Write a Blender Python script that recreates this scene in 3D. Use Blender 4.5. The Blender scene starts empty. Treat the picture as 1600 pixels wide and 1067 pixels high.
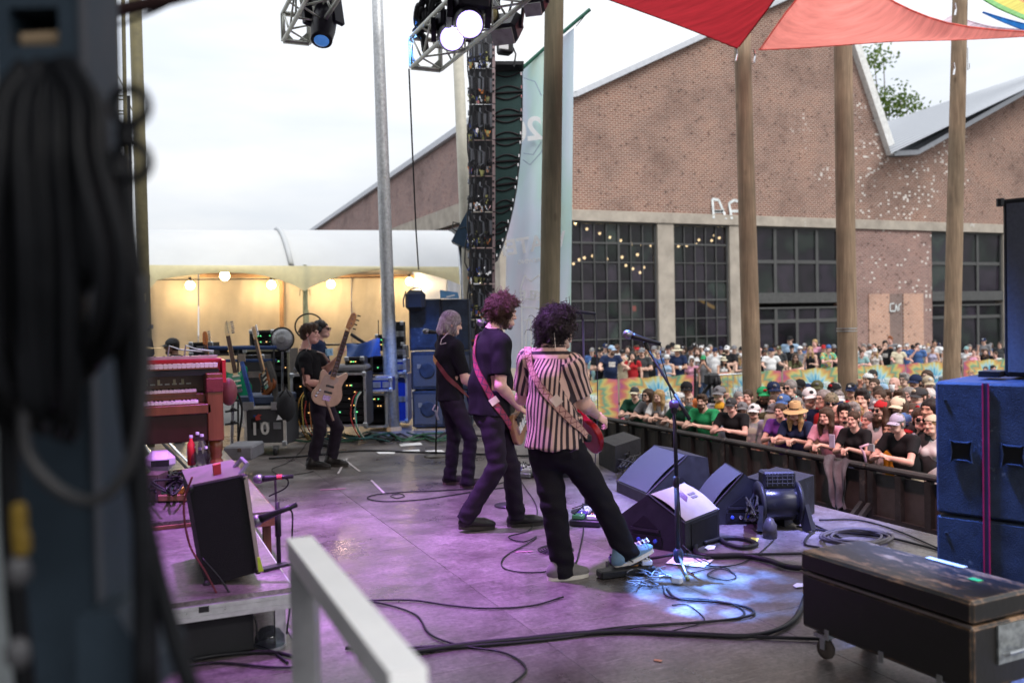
import bpy,math,random,bmesh
import numpy as np
from mathutils import Vector,Matrix,noise as mnoise
from mathutils.bvhtree import BVHTree
random.seed(7)
SC = bpy.context.scene
COL = SC.collection
R = math.radians

# ------------------------------------------------------------------ camera
# world: +X points from the stage towards the audience, +Y along the stage front, stage floor at z = 0
F,IW,IH = 1400.,1600,1067
YAW,PIT,ROLL = R(23.6),R(1.25),R(1.2)
CAM = np.array([0,0,1.7])
FWD = np.array([math.sin(YAW) * math.cos(PIT),math.cos(YAW) * math.cos(PIT),-math.sin(PIT)])
_r0 = np.array([math.cos(YAW),-math.sin(YAW),0.])
_u0 = np.cross(_r0,FWD)
RGT = math.cos(ROLL) * _r0 - math.sin(ROLL) * _u0
UPV = math.cos(ROLL) * _u0 + math.sin(ROLL) * _r0
cam = bpy.data.cameras.new('camera')
camo = bpy.data.objects.new('camera',cam)
COL.objects.link(camo)
camo.matrix_world = Matrix(((RGT[0],UPV[0],-FWD[0],CAM[0]),(RGT[1],UPV[1],-FWD[1],CAM[1]),
       (RGT[2],UPV[2],-FWD[2],CAM[2]),(0,0,0,1)))
cam.sensor_width = 36
cam.lens = 36 * F / IW
cam.clip_start,cam.clip_end = .05,2000
cam.dof.use_dof = True
cam.dof.focus_distance = 7.2
cam.dof.aperture_fstop = 1.7
SC.camera = camo

def ray(px,py):
 return FWD + RGT * ((px - IW / 2) / F) - UPV * ((py - IH / 2) / F)
def at(px,py,dep):            # world point seen at a pixel of the photograph, at a depth in metres
 return CAM + ray(px,py) * dep
def on(px,py,axis,v):        # world point seen at a pixel on the plane axis = v
 d = ray(px,py)
 return CAM + d * ((v - CAM[axis]) / d[axis])
def hor(px):                    # height of the horizon at a column
 return 503 - .021 * (px - 800)

# ------------------------------------------------------------------ sky, sun, stage lamps
W = bpy.data.worlds.new('World')
SC.world = W
W.use_nodes = True
nt = W.node_tree
nt.nodes.clear()
SUN_EL,SUN_ROT = R(48),R(163)
sky = nt.nodes.new('ShaderNodeTexSky')
sky.sky_type = 'NISHITA'
sky.sun_disc = False
sky.sun_elevation,sky.sun_rotation = SUN_EL,SUN_ROT
sky.dust_density,sky.air_density = 4.0,1.2
tc = nt.nodes.new('ShaderNodeTexCoord')
mp = nt.nodes.new('ShaderNodeMapping')
mp.inputs['Scale'].default_value = (1.2,1.2,4.5)
cl = nt.nodes.new('ShaderNodeTexNoise')
cl.inputs['Scale'].default_value = 2.2
cl.inputs['Detail'].default_value = 7
cl.inputs['Roughness'].default_value = .52
rp = nt.nodes.new('ShaderNodeValToRGB')          # overcast: cloud brightness, then brighter towards the zenith
rp.color_ramp.elements[0].position,rp.color_ramp.elements[0].color = .34,(.79,.84,.93,1)
rp.color_ramp.elements[1].position,rp.color_ramp.elements[1].color = .66,(1.06,1.06,1.06,1)
sz = nt.nodes.new('ShaderNodeSeparateXYZ')
cz = nt.nodes.new('ShaderNodeMath'); cz.operation = 'MULTIPLY_ADD'; cz.inputs[1].default_value = 9.0; cz.inputs[2].default_value = 5.0; cz.use_clamp = False
cm = nt.nodes.new('ShaderNodeMath'); cm.operation = 'MAXIMUM'; cm.inputs[1].default_value = 4.0
vs = nt.nodes.new('ShaderNodeVectorMath'); vs.operation = 'SCALE'
mx = nt.nodes.new('ShaderNodeMix')
mx.data_type = 'RGBA'
mx.inputs[0].default_value = .88
bg = nt.nodes.new('ShaderNodeBackground')
bg.inputs['Strength'].default_value = .10
wo = nt.nodes.new('ShaderNodeOutputWorld')
L = nt.links.new
L(tc.outputs['Generated'],mp.inputs['Vector']); L(mp.outputs['Vector'],cl.inputs['Vector'])
L(cl.outputs['Fac'],rp.inputs['Fac']); L(sky.outputs['Color'],mx.inputs[6]); L(tc.outputs['Generated'],sz.inputs[0]); L(sz.outputs[2],cz.inputs[0]); L(cz.outputs[0],cm.inputs[0])
L(rp.outputs['Color'],vs.inputs[0]); L(cm.outputs[0],vs.inputs['Scale']); L(vs.outputs[0],mx.inputs[7])
L(mx.outputs[2],bg.inputs['Color']); L(bg.outputs['Background'],wo.inputs['Surface'])

sun = bpy.data.lights.new('sun','SUN')
sun.energy,sun.angle,sun.color = 1.3,R(24),(1,.97,.93)
suno = bpy.data.objects.new('sun',sun)
COL.objects.link(suno)
suno.rotation_euler = (R(90) - SUN_EL,0,R(180) - SUN_ROT)
SC.view_settings.view_transform = 'Standard'
SC.view_settings.look = 'None'
SC.view_settings.exposure = .75
SC.view_settings.gamma = 1
SC.view_settings.use_curve_mapping = False

def spot(name,loc,target,power,color,cone,blend=.4,size=.15):
 l = bpy.data.lights.new(name,'SPOT')
 l.energy,l.color,l.spot_size,l.spot_blend,l.shadow_soft_size = power,color,R(cone),blend,size
 o = bpy.data.objects.new(name,l)
 COL.objects.link(o)
 o.location = loc
 o.rotation_euler = (Vector(target) - Vector(loc)).to_track_quat('-Z','Y').to_euler()
 return o
# the coloured stage lamps hang on the truss over the stage, above the picture
spot('purple_lamp',(1.0,6.6,5.6),(1.9,6.5,0),2600,(.6,.22,1),58,.8)
spot('purple_back_lamp',(1.2,9.4,5.6),(2.2,8.0,0),420,(.62,.25,1),46,.8)
spot('magenta_lamp',(.4,4.6,5.6),(.1,6.0,.4),480,(.75,.25,1),52,.8)
spot('magenta_key_lamp',(1.0,5.6,5.6),(.0,8.3,1.3),170,(1,.35,.7),24,.8)
spot('pink_lamp',(5.3,5.2,5.6),(7.7,7.2,.2),900,(1,.5,.5),62,.9)
spot('violet_front_lamp',(4.2,4.6,5.6),(5.0,6.6,.2),4600,(.3,.32,1),36,.7)
gl = spot('blue_mic_lamp',(3.62,6.6,5.4),(3.4,4.62,0),9000,(.13,.32,1),12,.35,.02).data
gl.use_nodes = True            # a breakup gobo in the lamp
gn = gl.node_tree.nodes; gk = gl.node_tree.links.new
gt_ = gn.new('ShaderNodeTexCoord'); gno = gn.new('ShaderNodeTexNoise'); gno.inputs['Scale'].default_value = 26; gno.inputs['Detail'].default_value = 1
grm = gn.new('ShaderNodeValToRGB'); grm.color_ramp.elements[0].position,grm.color_ramp.elements[1].position = .42,.66
grm.color_ramp.elements[0].color = (.16,.16,.16,1); grm.color_ramp.elements[1].color = (1.6,1.6,1.6,1)
gk(gt_.outputs['Normal'],gno.inputs['Vector']); gk(gno.outputs['Fac'],grm.inputs['Fac']); gk(grm.outputs['Color'],gn['Emission'].inputs['Strength'])
spot('blue_stack_lamp',(3.5,11.0,5.6),(4.3,13.4,.9),2600,(.06,.25,1),20,.7)
spot('blue_side_lamp',(2.85,4.9,5.6),(3.82,3.35,1.05),5200,(.12,.27,1),17,.8)
spot('amber_back_lamp',(2.5,11.5,5.6),(1.5,17,3.0),160,(1,.85,.25),50,.8)
spot('warm_key_lamp',(1.6,1.6,5.6),(2.9,7.0,1.2),420,(1,.78,.7),40,.8)

# ------------------------------------------------------------------ helpers
ORG = {}
def tag(o,label=None,cat=None,group=None,kind=None):
 if label: o['label'] = label
 if cat: o['category'] = cat
 if group: o['group'] = group
 if kind: o['kind'] = kind
 return o
def thing(name,label,cat,loc=(0,0,0),rz=0.,group=None,local=False):
 o = bpy.data.objects.new(name,None)
 COL.objects.link(o)
 o.empty_display_size = .1
 o.location = [float(v) for v in loc]
 o.rotation_euler = (0,0,rz)
 ORG[o.name] = np.zeros(3) if local else np.array(loc,float)
 return tag(o,label,cat,group)
def link_mesh(name,me,mats,parent=None,smooth=False):
 for m in (mats if isinstance(mats,(list,tuple)) else [mats]):
  me.materials.append(m)
 if smooth:
  me.polygons.foreach_set('use_smooth',np.ones(len(me.polygons),bool))
 o = bpy.data.objects.new(name,me)
 COL.objects.link(o)
 if parent: o.parent = parent
 ORG[o.name] = ORG.get(parent.name,np.zeros(3)) if parent else np.zeros(3)
 return o
def share(name,src,parent,loc=None,rot=None,scale=None):     # another object on the same mesh
 o = bpy.data.objects.new(name,src.data if hasattr(src,'data') else src)
 COL.objects.link(o)
 o.parent = parent
 if loc is not None: o.location = [float(v) for v in loc]
 if rot is not None: o.rotation_euler = rot
 if scale is not None: o.scale = scale
 ORG[o.name] = ORG.get(parent.name,np.zeros(3)) if parent else np.zeros(3)
 return o
def children_of(o):
 return [c for c in KIDS.get(o.name,[])] if False else list(o.children)
def copy_tree(o,loc=None,rz=None,label=None,parent=None):
 c = o.copy()
 COL.objects.link(c)
 if parent: c.parent = parent
 if loc is not None: c.location = [float(v) for v in loc]
 if rz is not None: c.rotation_euler = (0,0,rz)
 if label: c['label'] = label
 ORG[c.name] = ORG.get(o.name,np.zeros(3))
 for ch in list(o.children):
  copy_tree(ch,parent=c)
 return c

class MB:
 def __init__(s): s.v,s.f,s.m,s.n = [],[],[],0
 def add(s,V,Fc,mi=0):
  b = s.n
  V = np.asarray(V,float).reshape(-1,3)
  s.v.append(V); s.n += len(V)
  for f in Fc: s.f.append([b + i for i in f]); s.m.append(mi)
  return s
 def box(s,c,size,rz=0.,mi=0,M=None,bev=0.):
  x,y,z = [d / 2 for d in size]
  if bev > 0:
   b = min(bev,x * .9,y * .9,z * .9)
   P,Fc = [],[]
   for sx in (-1,1):
    for sy in (-1,1):
     for sz in (-1,1):
      P += [(sx * (x - b),sy * (y - b),sz * z),(sx * (x - b),sy * y,sz * (z - b)),(sx * x,sy * (y - b),sz * (z - b))]
   bm = bmesh.new()
   for p in P: bm.verts.new(p)
   r = bmesh.ops.convex_hull(bm,input=bm.verts)
   bm.verts.ensure_lookup_table(); bm.verts.index_update()
   P = [v.co[:] for v in bm.verts]
   Fc = [[v.index for v in f.verts] for f in bm.faces]
   bm.free()
   P = np.array(P)
  else:
   P = np.array([(-x,-y,-z),(x,-y,-z),(x,y,-z),(-x,y,-z),(-x,-y,z),(x,-y,z),(x,y,z),(-x,y,z)])
   Fc = [(0,3,2,1),(4,5,6,7),(0,1,5,4),(1,2,6,5),(2,3,7,6),(3,0,4,7)]
  if M is not None: P = P @ np.array(M).T
  elif rz:
   ca,sa = math.cos(rz),math.sin(rz)
   P = P @ np.array(((ca,-sa,0),(sa,ca,0),(0,0,1))).T
  return s.add(P + np.array(c),Fc,mi)
 def beam(s,a,b,w,h,up=(0,0,1),mi=0):
  a,b = np.array(a,float),np.array(b,float)
  d = b - a; ln = np.linalg.norm(d); d /= ln
  u = np.array(up,float)
  if abs(d @ u) > .97: u = np.array((1.,0,0))
  sd = np.cross(d,u); sd /= np.linalg.norm(sd)
  u = np.cross(sd,d)
  return s.box((a + b) / 2,(ln,w,h),M=np.array((d,sd,u)).T,mi=mi)
 def tube(s,pts,r,n=8,mi=0,caps=True,closed=False):
  P = np.array(pts,float)
  m = len(P)
  rr = np.broadcast_to(np.asarray(r,float),(m,)) if np.ndim(r) == 0 else np.asarray(r,float)
  T = np.gradient(P,axis=0) if m > 2 else np.repeat((P[1:] - P[:1]),m,0)
  if closed: T = np.roll(P,-1,0) - np.roll(P,1,0)
  T /= np.maximum(np.linalg.norm(T,axis=1,keepdims=True),1e-9)
  u = np.array((0,0,1.)) if abs(T[0][2]) < .9 else np.array((1.,0,0))
  V = []
  an = np.arange(n) * 2 * math.pi / n
  for i in range(m):
   u = u - T[i] * (u @ T[i])
   nu = np.linalg.norm(u)
   u = u / nu if nu > 1e-6 else np.cross(T[i],(0,1.,0))
   w = np.cross(T[i],u)
   V.append(P[i] + rr[i] * (np.cos(an)[:,None] * u + np.sin(an)[:,None] * w))
  Fc = []
  for i in range(m if closed else m - 1):
   j = (i + 1) % m
   for k in range(n):
    l = (k + 1) % n
    Fc.append((i * n + k,i * n + l,j * n + l,j * n + k))
  if caps and not closed:
   Fc.append(tuple(range(n - 1,-1,-1))); Fc.append(tuple((m - 1) * n + k for k in range(n)))
  return s.add(np.concatenate(V),Fc,mi)
 def lathe(s,prof,c=(0,0,0),n=16,mi=0,M=None):
  V,Fc = [],[]
  an = np.arange(n) * 2 * math.pi / n
  for r,z in prof: V.append(np.stack((r * np.cos(an),r * np.sin(an),np.full(n,z)),1))
  m = len(prof)
  for i in range(m - 1):
   for k in range(n):
    l = (k + 1) % n
    Fc.append((i * n + k,i * n + l,i * n + n + l,i * n + n + k))
  Fc.append(tuple(range(n - 1,-1,-1))); Fc.append(tuple((m - 1) * n + k for k in range(n)))
  V = np.concatenate(V)
  if M is not None: V = V @ np.array(M).T
  return s.add(V + np.array(c),Fc,mi)
 def prism(s,poly,dirv,mi=0):           # polygon of 3-D points pushed along dirv
  P = np.array(poly,float); n = len(P)
  V = np.concatenate((P,P + np.array(dirv)))
  Fc = [tuple(range(n - 1,-1,-1)),tuple(range(n,2 * n))] + [(i,(i + 1) % n,n + (i + 1) % n,n + i) for i in range(n)]
  return s.add(V,Fc,mi)
 def grid(s,G,mi=0):                     # G: rows x cols x 3
  G = np.asarray(G,float); a,b = G.shape[:2]
  Fc = [(i * b + j,i * b + j + 1,i * b + b + j + 1,i * b + b + j) for i in range(a - 1) for j in range(b - 1)]
  return s.add(G.reshape(-1,3),Fc,mi)
 def sphere(s,c,r,n=10,m=7,mi=0):
  r = np.broadcast_to(np.asarray(r,float),(3,))
  V = [(0,0,-1.)]
  for i in range(1,m):
   t = -math.pi / 2 + math.pi * i / m
   for k in range(n):
    a = 2 * math.pi * k / n
    V.append((math.cos(t) * math.cos(a),math.cos(t) * math.sin(a),math.sin(t)))
  V.append((0,0,1.))
  Fc = [(0,1 + (k + 1) % n,1 + k) for k in range(n)]
  for i in range(m - 2):
   for k in range(n):
    l = (k + 1) % n
    Fc.append((1 + i * n + k,1 + i * n + l,1 + i * n + n + l,1 + i * n + n + k))
  t = len(V) - 1
  Fc += [(t,1 + (m - 2) * n + k,1 + (m - 2) * n + (k + 1) % n) for k in range(n)]
  return s.add(np.array(V) * r + np.array(c),Fc,mi)
 def mesh(s,name,off=0):
  me = bpy.data.meshes.new(name)
  V = np.concatenate(s.v) - off
  me.from_pydata(V.tolist(),[],s.f)
  if any(s.m): me.polygons.foreach_set('material_index',s.m)
  me.update()
  return me
 def obj(s,name,mats,parent=None,smooth=False):
  off = ORG.get(parent.name,np.zeros(3)) if parent else 0
  return link_mesh(name,s.mesh(name,off),mats,parent,smooth)

# ------------------------------------------------------------------ materials
MC = {}
def newmat(name):
 m = bpy.data.materials.new(name)
 m.use_nodes = True
 n = m.node_tree.nodes
 return m,n,m.node_tree.links.new,n['Principled BSDF']
def ramp(n,stops):
 r = n.new('ShaderNodeValToRGB')
 e = r.color_ramp.elements
 while len(e) > len(stops): e.remove(e[-1])
 while len(e) < len(stops): e.new(.5)
 for k,(p,c) in enumerate(stops):
  e[k].position = p; e[k].color = (*c,1) if len(c) == 3 else c
 return r
def M(name,col=(.5,.5,.5),rough=.6,metal=0.,var=.18,scale=9.,bump=0.,bscale=60.,spec=.28,dirt=None,dcol=None,trans=0.,emit=None,estr=1.,sheen=0.):
 if name in MC: return MC[name]
 m,n,l,b = newmat(name)
 tc = n.new('ShaderNodeTexCoord')
 no = n.new('ShaderNodeTexNoise')
 no.inputs['Scale'].default_value = scale; no.inputs['Detail'].default_value = 5; no.inputs['Roughness'].default_value = .6
 l(tc.outputs['Object'],no.inputs['Vector'])
 c = np.array(col)
 r = ramp(n,[(.3,tuple(c * (1 - var))),(.7,tuple(np.minimum(c * (1 + var),1)))])
 l(no.outputs['Fac'],r.inputs['Fac'])
 src = r.outputs['Color']
 if dirt is not None:      # worn patches of another colour
  n2 = n.new('ShaderNodeTexNoise')
  n2.inputs['Scale'].default_value = scale * .9; n2.inputs['Detail'].default_value = 9; n2.inputs['Roughness'].default_value = .75
  l(tc.outputs['Object'],n2.inputs['Vector'])
  r2 = ramp(n,[(dirt,(0,0,0)),(min(dirt + .05,.99),(1,1,1))])
  l(n2.outputs['Fac'],r2.inputs['Fac'])
  mx = n.new('ShaderNodeMix'); mx.data_type = 'RGBA'
  l(r2.outputs['Color'],mx.inputs[0]); l(src,mx.inputs[6]); mx.inputs[7].default_value = (*dcol,1)
  src = mx.outputs[2]
 l(src,b.inputs['Base Color'])
 rr = ramp(n,[(.3,(rough * .85,) * 3),(.7,(min(rough * 1.15,1),) * 3)])
 l(no.outputs['Fac'],rr.inputs['Fac']); l(rr.outputs['Color'],b.inputs['Roughness'])
 b.inputs['Metallic'].default_value = metal
 b.inputs['Specular IOR Level'].default_value = spec
 if sheen: b.inputs['Sheen Weight'].default_value = sheen
 if emit:
  b.inputs['Emission Color'].default_value = (*emit,1); b.inputs['Emission Strength'].default_value = estr
 if bump:
  bn = n.new('ShaderNodeTexNoise')
  bn.inputs['Scale'].default_value = bscale; bn.inputs['Detail'].default_value = 4
  l(tc.outputs['Object'],bn.inputs['Vector'])
  bp = n.new('ShaderNodeBump'); bp.inputs['Strength'].default_value = bump; bp.inputs['Distance'].default_value = .01
  l(bn.outputs['Fac'],bp.inputs['Height']); l(bp.outputs['Normal'],b.inputs['Normal'])
 if trans:                 # thin cloth that lets light through
  tr = n.new('ShaderNodeBsdfTranslucent')
  l(src,tr.inputs['Color'])
  ms = n.new('ShaderNodeMixShader'); ms.inputs[0].default_value = trans
  l(b.outputs[0],ms.inputs[1]); l(tr.outputs[0],ms.inputs[2])
  l(ms.outputs[0],n['Material Output'].inputs['Surface'])
 MC[name] = m
 return m
def emitter(name,col,strength):
 if name in MC: return MC[name]
 m,n,l,b = newmat(name)
 b.inputs['Base Color'].default_value = (.8,.8,.8,1)
 b.inputs['Emission Color'].default_value = (*col,1); b.inputs['Emission Strength'].default_value = strength
 MC[name] = m
 return m

BLACK = M('black_plastic',(.018,.018,.02),.45,var=.3,bump=.1)
BLACKP = M('black_paint',(.02,.02,.022),.55,var=.35,bump=.15,dirt=.68,dcol=(.09,.085,.08))
RUBBER = M('black_rubber',(.014,.013,.015),.5,var=.3)
STEEL = M('galvanised_steel',(.42,.44,.46),.35,.85,var=.22,scale=14,bump=.05)
ALU = M('aluminium',(.62,.63,.64),.32,.8,var=.12,scale=20,bump=.05)
TRUSS = M('truss_aluminium',(.55,.56,.5),.4,.6,var=.15)
WHITEP = M('white_paint',(.75,.75,.75),.5,var=.08)
PAPER = M('paper',(.78,.78,.78),.8,var=.05)
SILVER = M('bright_metal',(.7,.7,.72),.2,.95,var=.1)
# ------------------------------------------------------------------ special materials
def mat_wood(name,c1,c2,rough=.75,grain=26.):
 if name in MC: return MC[name]
 m,n,l,b = newmat(name)
 tc = n.new('ShaderNodeTexCoord'); mp = n.new('ShaderNodeMapping')
 mp.inputs['Scale'].default_value = (1,1,.06)
 no = n.new('ShaderNodeTexNoise'); no.inputs['Scale'].default_value = grain; no.inputs['Detail'].default_value = 7; no.inputs['Roughness'].default_value = .65
 l(tc.outputs['Object'],mp.inputs[0]); l(mp.outputs[0],no.inputs['Vector'])
 n2 = n.new('ShaderNodeTexNoise'); n2.inputs['Scale'].default_value = 1.3; n2.inputs['Detail'].default_value = 3
 l(tc.outputs['Object'],n2.inputs['Vector'])
 r = ramp(n,[(.28,c1),(.55,tuple((np.array(c1) + np.array(c2)) / 2)),(.74,c2)])
 l(no.outputs['Fac'],r.inputs['Fac'])
 vo = n.new('ShaderNodeTexVoronoi'); vo.inputs['Scale'].default_value = 3.1      # knots
 mk = n.new('ShaderNodeMapping'); mk.inputs['Scale'].default_value = (1,1,.45)
 l(tc.outputs['Object'],mk.inputs[0]); l(mk.outputs[0],vo.inputs['Vector'])
 rk = ramp(n,[(.05,(.3,.26,.22)),(.14,(1,1,1))]); l(vo.outputs['Distance'],rk.inputs['Fac'])
 mx = n.new('ShaderNodeMix'); mx.data_type = 'RGBA'; mx.blend_type = 'MULTIPLY'; mx.inputs[0].default_value = .7
 l(r.outputs[0],mx.inputs[6]); l(rk.outputs[0],mx.inputs[7])
 m2 = n.new('ShaderNodeMix'); m2.data_type = 'RGBA'; m2.blend_type = 'MULTIPLY'; m2.inputs[0].default_value = .6
 r2 = ramp(n,[(.35,(.55,.55,.5)),(.65,(1.2,1.15,1.1))]); l(n2.outputs['Fac'],r2.inputs['Fac'])
 l(mx.outputs[2],m2.inputs[6]); l(r2.outputs[0],m2.inputs[7])
 l(m2.outputs[2],b.inputs['Base Color']); b.inputs['Roughness'].default_value = rough
 bp = n.new('ShaderNodeBump'); bp.inputs['Strength'].default_value = .5; bp.inputs['Distance'].default_value = .01
 l(no.outputs['Fac'],bp.inputs['Height']); l(bp.outputs[0],b.inputs['Normal'])
 MC[name] = m
 return m
def mat_brick(name,axis,ca,cb,mortar,fleck=.0,fx=(0,1),fz=(0,1)):
 m,n,l,b = newmat(name)
 g = n.new('ShaderNodeNewGeometry'); sp = n.new('ShaderNodeSeparateXYZ'); cb_ = n.new('ShaderNodeCombineXYZ')
 l(g.outputs['Position'],sp.inputs[0]); l(sp.outputs[axis],cb_.inputs[0]); l(sp.outputs[2],cb_.inputs[1])
 br = n.new('ShaderNodeTexBrick')
 br.inputs['Scale'].default_value = 1
 br.inputs['Brick Width'].default_value = .225; br.inputs['Row Height'].default_value = .082
 br.inputs['Mortar Size'].default_value = .011; br.inputs['Mortar Smooth'].default_value = .2
 br.inputs['Color1'].default_value = (*ca,1); br.inputs['Color2'].default_value = (*cb,1); br.inputs['Mortar'].default_value = (*mortar,1)
 l(cb_.outputs[0],br.inputs['Vector'])
 no = n.new('ShaderNodeTexNoise'); no.inputs['Scale'].default_value = .55; no.inputs['Detail'].default_value = 8; no.inputs['Roughness'].default_value = .62
 l(cb_.outputs[0],no.inputs['Vector'])
 r = ramp(n,[(.3,(.66,.64,.64)),(.5,(1,1,1)),(.72,(1.22,1.16,1.1))]); l(no.outputs['Fac'],r.inputs['Fac'])
 mx = n.new('ShaderNodeMix'); mx.data_type = 'RGBA'; mx.blend_type = 'MULTIPLY'; mx.inputs[0].default_value = 1
 l(br.outputs['Color'],mx.inputs[6]); l(r.outputs[0],mx.inputs[7])
 src = mx.outputs[2]
 # single darker bricks
 wn = n.new('ShaderNodeTexWhiteNoise'); fl = n.new('ShaderNodeVectorMath'); fl.operation = 'FLOOR'
 dv = n.new('ShaderNodeVectorMath'); dv.operation = 'DIVIDE'; dv.inputs[1].default_value = (.1125,.082,1)
 l(cb_.outputs[0],dv.inputs[0]); l(dv.outputs[0],fl.inputs[0]); l(fl.outputs[0],wn.inputs['Vector'])
 rd = ramp(n,[(.0,(.5,.47,.47)),(.022,(.55,.5,.5)),(.03,(1,1,1)),(1,(1,1,1))]); rd.color_ramp.interpolation = 'LINEAR'
 l(wn.outputs['Value'],rd.inputs['Fac'])
 m3 = n.new('ShaderNodeMix'); m3.data_type = 'RGBA'; m3.blend_type = 'MULTIPLY'; m3.inputs[0].default_value = 1
 l(src,m3.inputs[6]); l(rd.outputs[0],m3.inputs[7]); src = m3.outputs[2]
 if fleck:      # old white paint left on some bricks, in a patch of the wall
  rf = ramp(n,[(1 - fleck - .01,(0,0,0)),(1 - fleck,(1,1,1))]); l(wn.outputs['Value'],rf.inputs['Fac'])
  n3 = n.new('ShaderNodeTexNoise'); n3.inputs['Scale'].default_value = .45; n3.inputs['Detail'].default_value = 2
  l(cb_.outputs[0],n3.inputs['Vector'])
  r3 = ramp(n,[(.5,(0,0,0)),(.6,(1,1,1))])
  dn_ = n.new('ShaderNodeVectorMath'); dn_.operation = 'DISTANCE'; dn_.inputs[1].default_value = (fx[0],fz[0],0); l(cb_.outputs[0],dn_.inputs[0])
  ma_ = n.new('ShaderNodeMath'); ma_.operation = 'MULTIPLY_ADD'; ma_.inputs[1].default_value = -.055; ma_.inputs[2].default_value = .2; l(dn_.outputs['Value'],ma_.inputs[0])
  mb_ = n.new('ShaderNodeMath'); mb_.operation = 'ADD'; l(ma_.outputs[0],mb_.inputs[0]); l(n3.outputs['Fac'],mb_.inputs[1]); l(mb_.outputs[0],r3.inputs['Fac'])
  mm = n.new('ShaderNodeMath'); mm.operation = 'MULTIPLY'
  l(rf.outputs[0],mm.inputs[0]); l(r3.outputs[0],mm.inputs[1])
  m4 = n.new('ShaderNodeMix'); m4.data_type = 'RGBA'
  l(mm.outputs[0],m4.inputs[0]); l(src,m4.inputs[6]); m4.inputs[7].default_value = (.62,.58,.54,1); src = m4.outputs[2]
 l(src,b.inputs['Base Color']); b.inputs['Roughness'].default_value = .9
 bp = n.new('ShaderNodeBump'); bp.inputs['Strength'].default_value = .5; bp.inputs['Distance'].default_value = .02
 l(br.outputs['Fac'],bp.inputs['Height']); bp.invert = True; l(bp.outputs[0],b.inputs['Normal'])
 return m
def mat_glass(name,tint=(.5,.52,.55),alpha=.5):
 m,n,l,b = newmat(name)
 b.inputs['Base Color'].default_value = (.015,.017,.02,1); b.inputs['Roughness'].default_value = .06
 no = n.new('ShaderNodeTexNoise'); no.inputs['Scale'].default_value = .55; no.inputs['Detail'].default_value = 4
 g = n.new('ShaderNodeNewGeometry'); l(g.outputs['Position'],no.inputs['Vector'])
 r = ramp(n,[(.32,(.01,.011,.013)),(.45,(.035,.028,.04)),(.54,(.018,.018,.022)),(.62,(.03,.042,.036)),(.72,(.06,.046,.055))])  # mottled reflections painted into the glass colour
 oi = n.new('ShaderNodeObjectInfo'); rv = n.new('ShaderNodeMapRange'); rv.inputs[3].default_value = .7; rv.inputs[4].default_value = 2.1
 pw = n.new('ShaderNodeMath'); pw.operation = 'POWER'; pw.inputs[1].default_value = 2.2; l(oi.outputs['Random'],pw.inputs[0]); l(pw.outputs[0],rv.inputs[0])
 sc_ = n.new('ShaderNodeVectorMath'); sc_.operation = 'SCALE'; l(no.outputs['Fac'],r.inputs['Fac']); l(r.outputs[0],sc_.inputs[0]); l(rv.outputs[0],sc_.inputs['Scale']); l(sc_.outputs[0],b.inputs['Base Color'])
 bp = n.new('ShaderNodeBump'); bp.inputs['Strength'].default_value = .06; bp.inputs['Distance'].default_value = .02
 l(no.outputs['Fac'],bp.inputs['Height']); l(bp.outputs[0],b.inputs['Normal'])
 tr = n.new('ShaderNodeBsdfTransparent'); tr.inputs['Color'].default_value = (*tint,1)
 ms = n.new('ShaderNodeMixShader'); ms.inputs[0].default_value = alpha
 l(b.outputs[0],ms.inputs[1]); l(tr.outputs[0],ms.inputs[2]); l(ms.outputs[0],n['Material Output'].inputs['Surface'])
 return m
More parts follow.
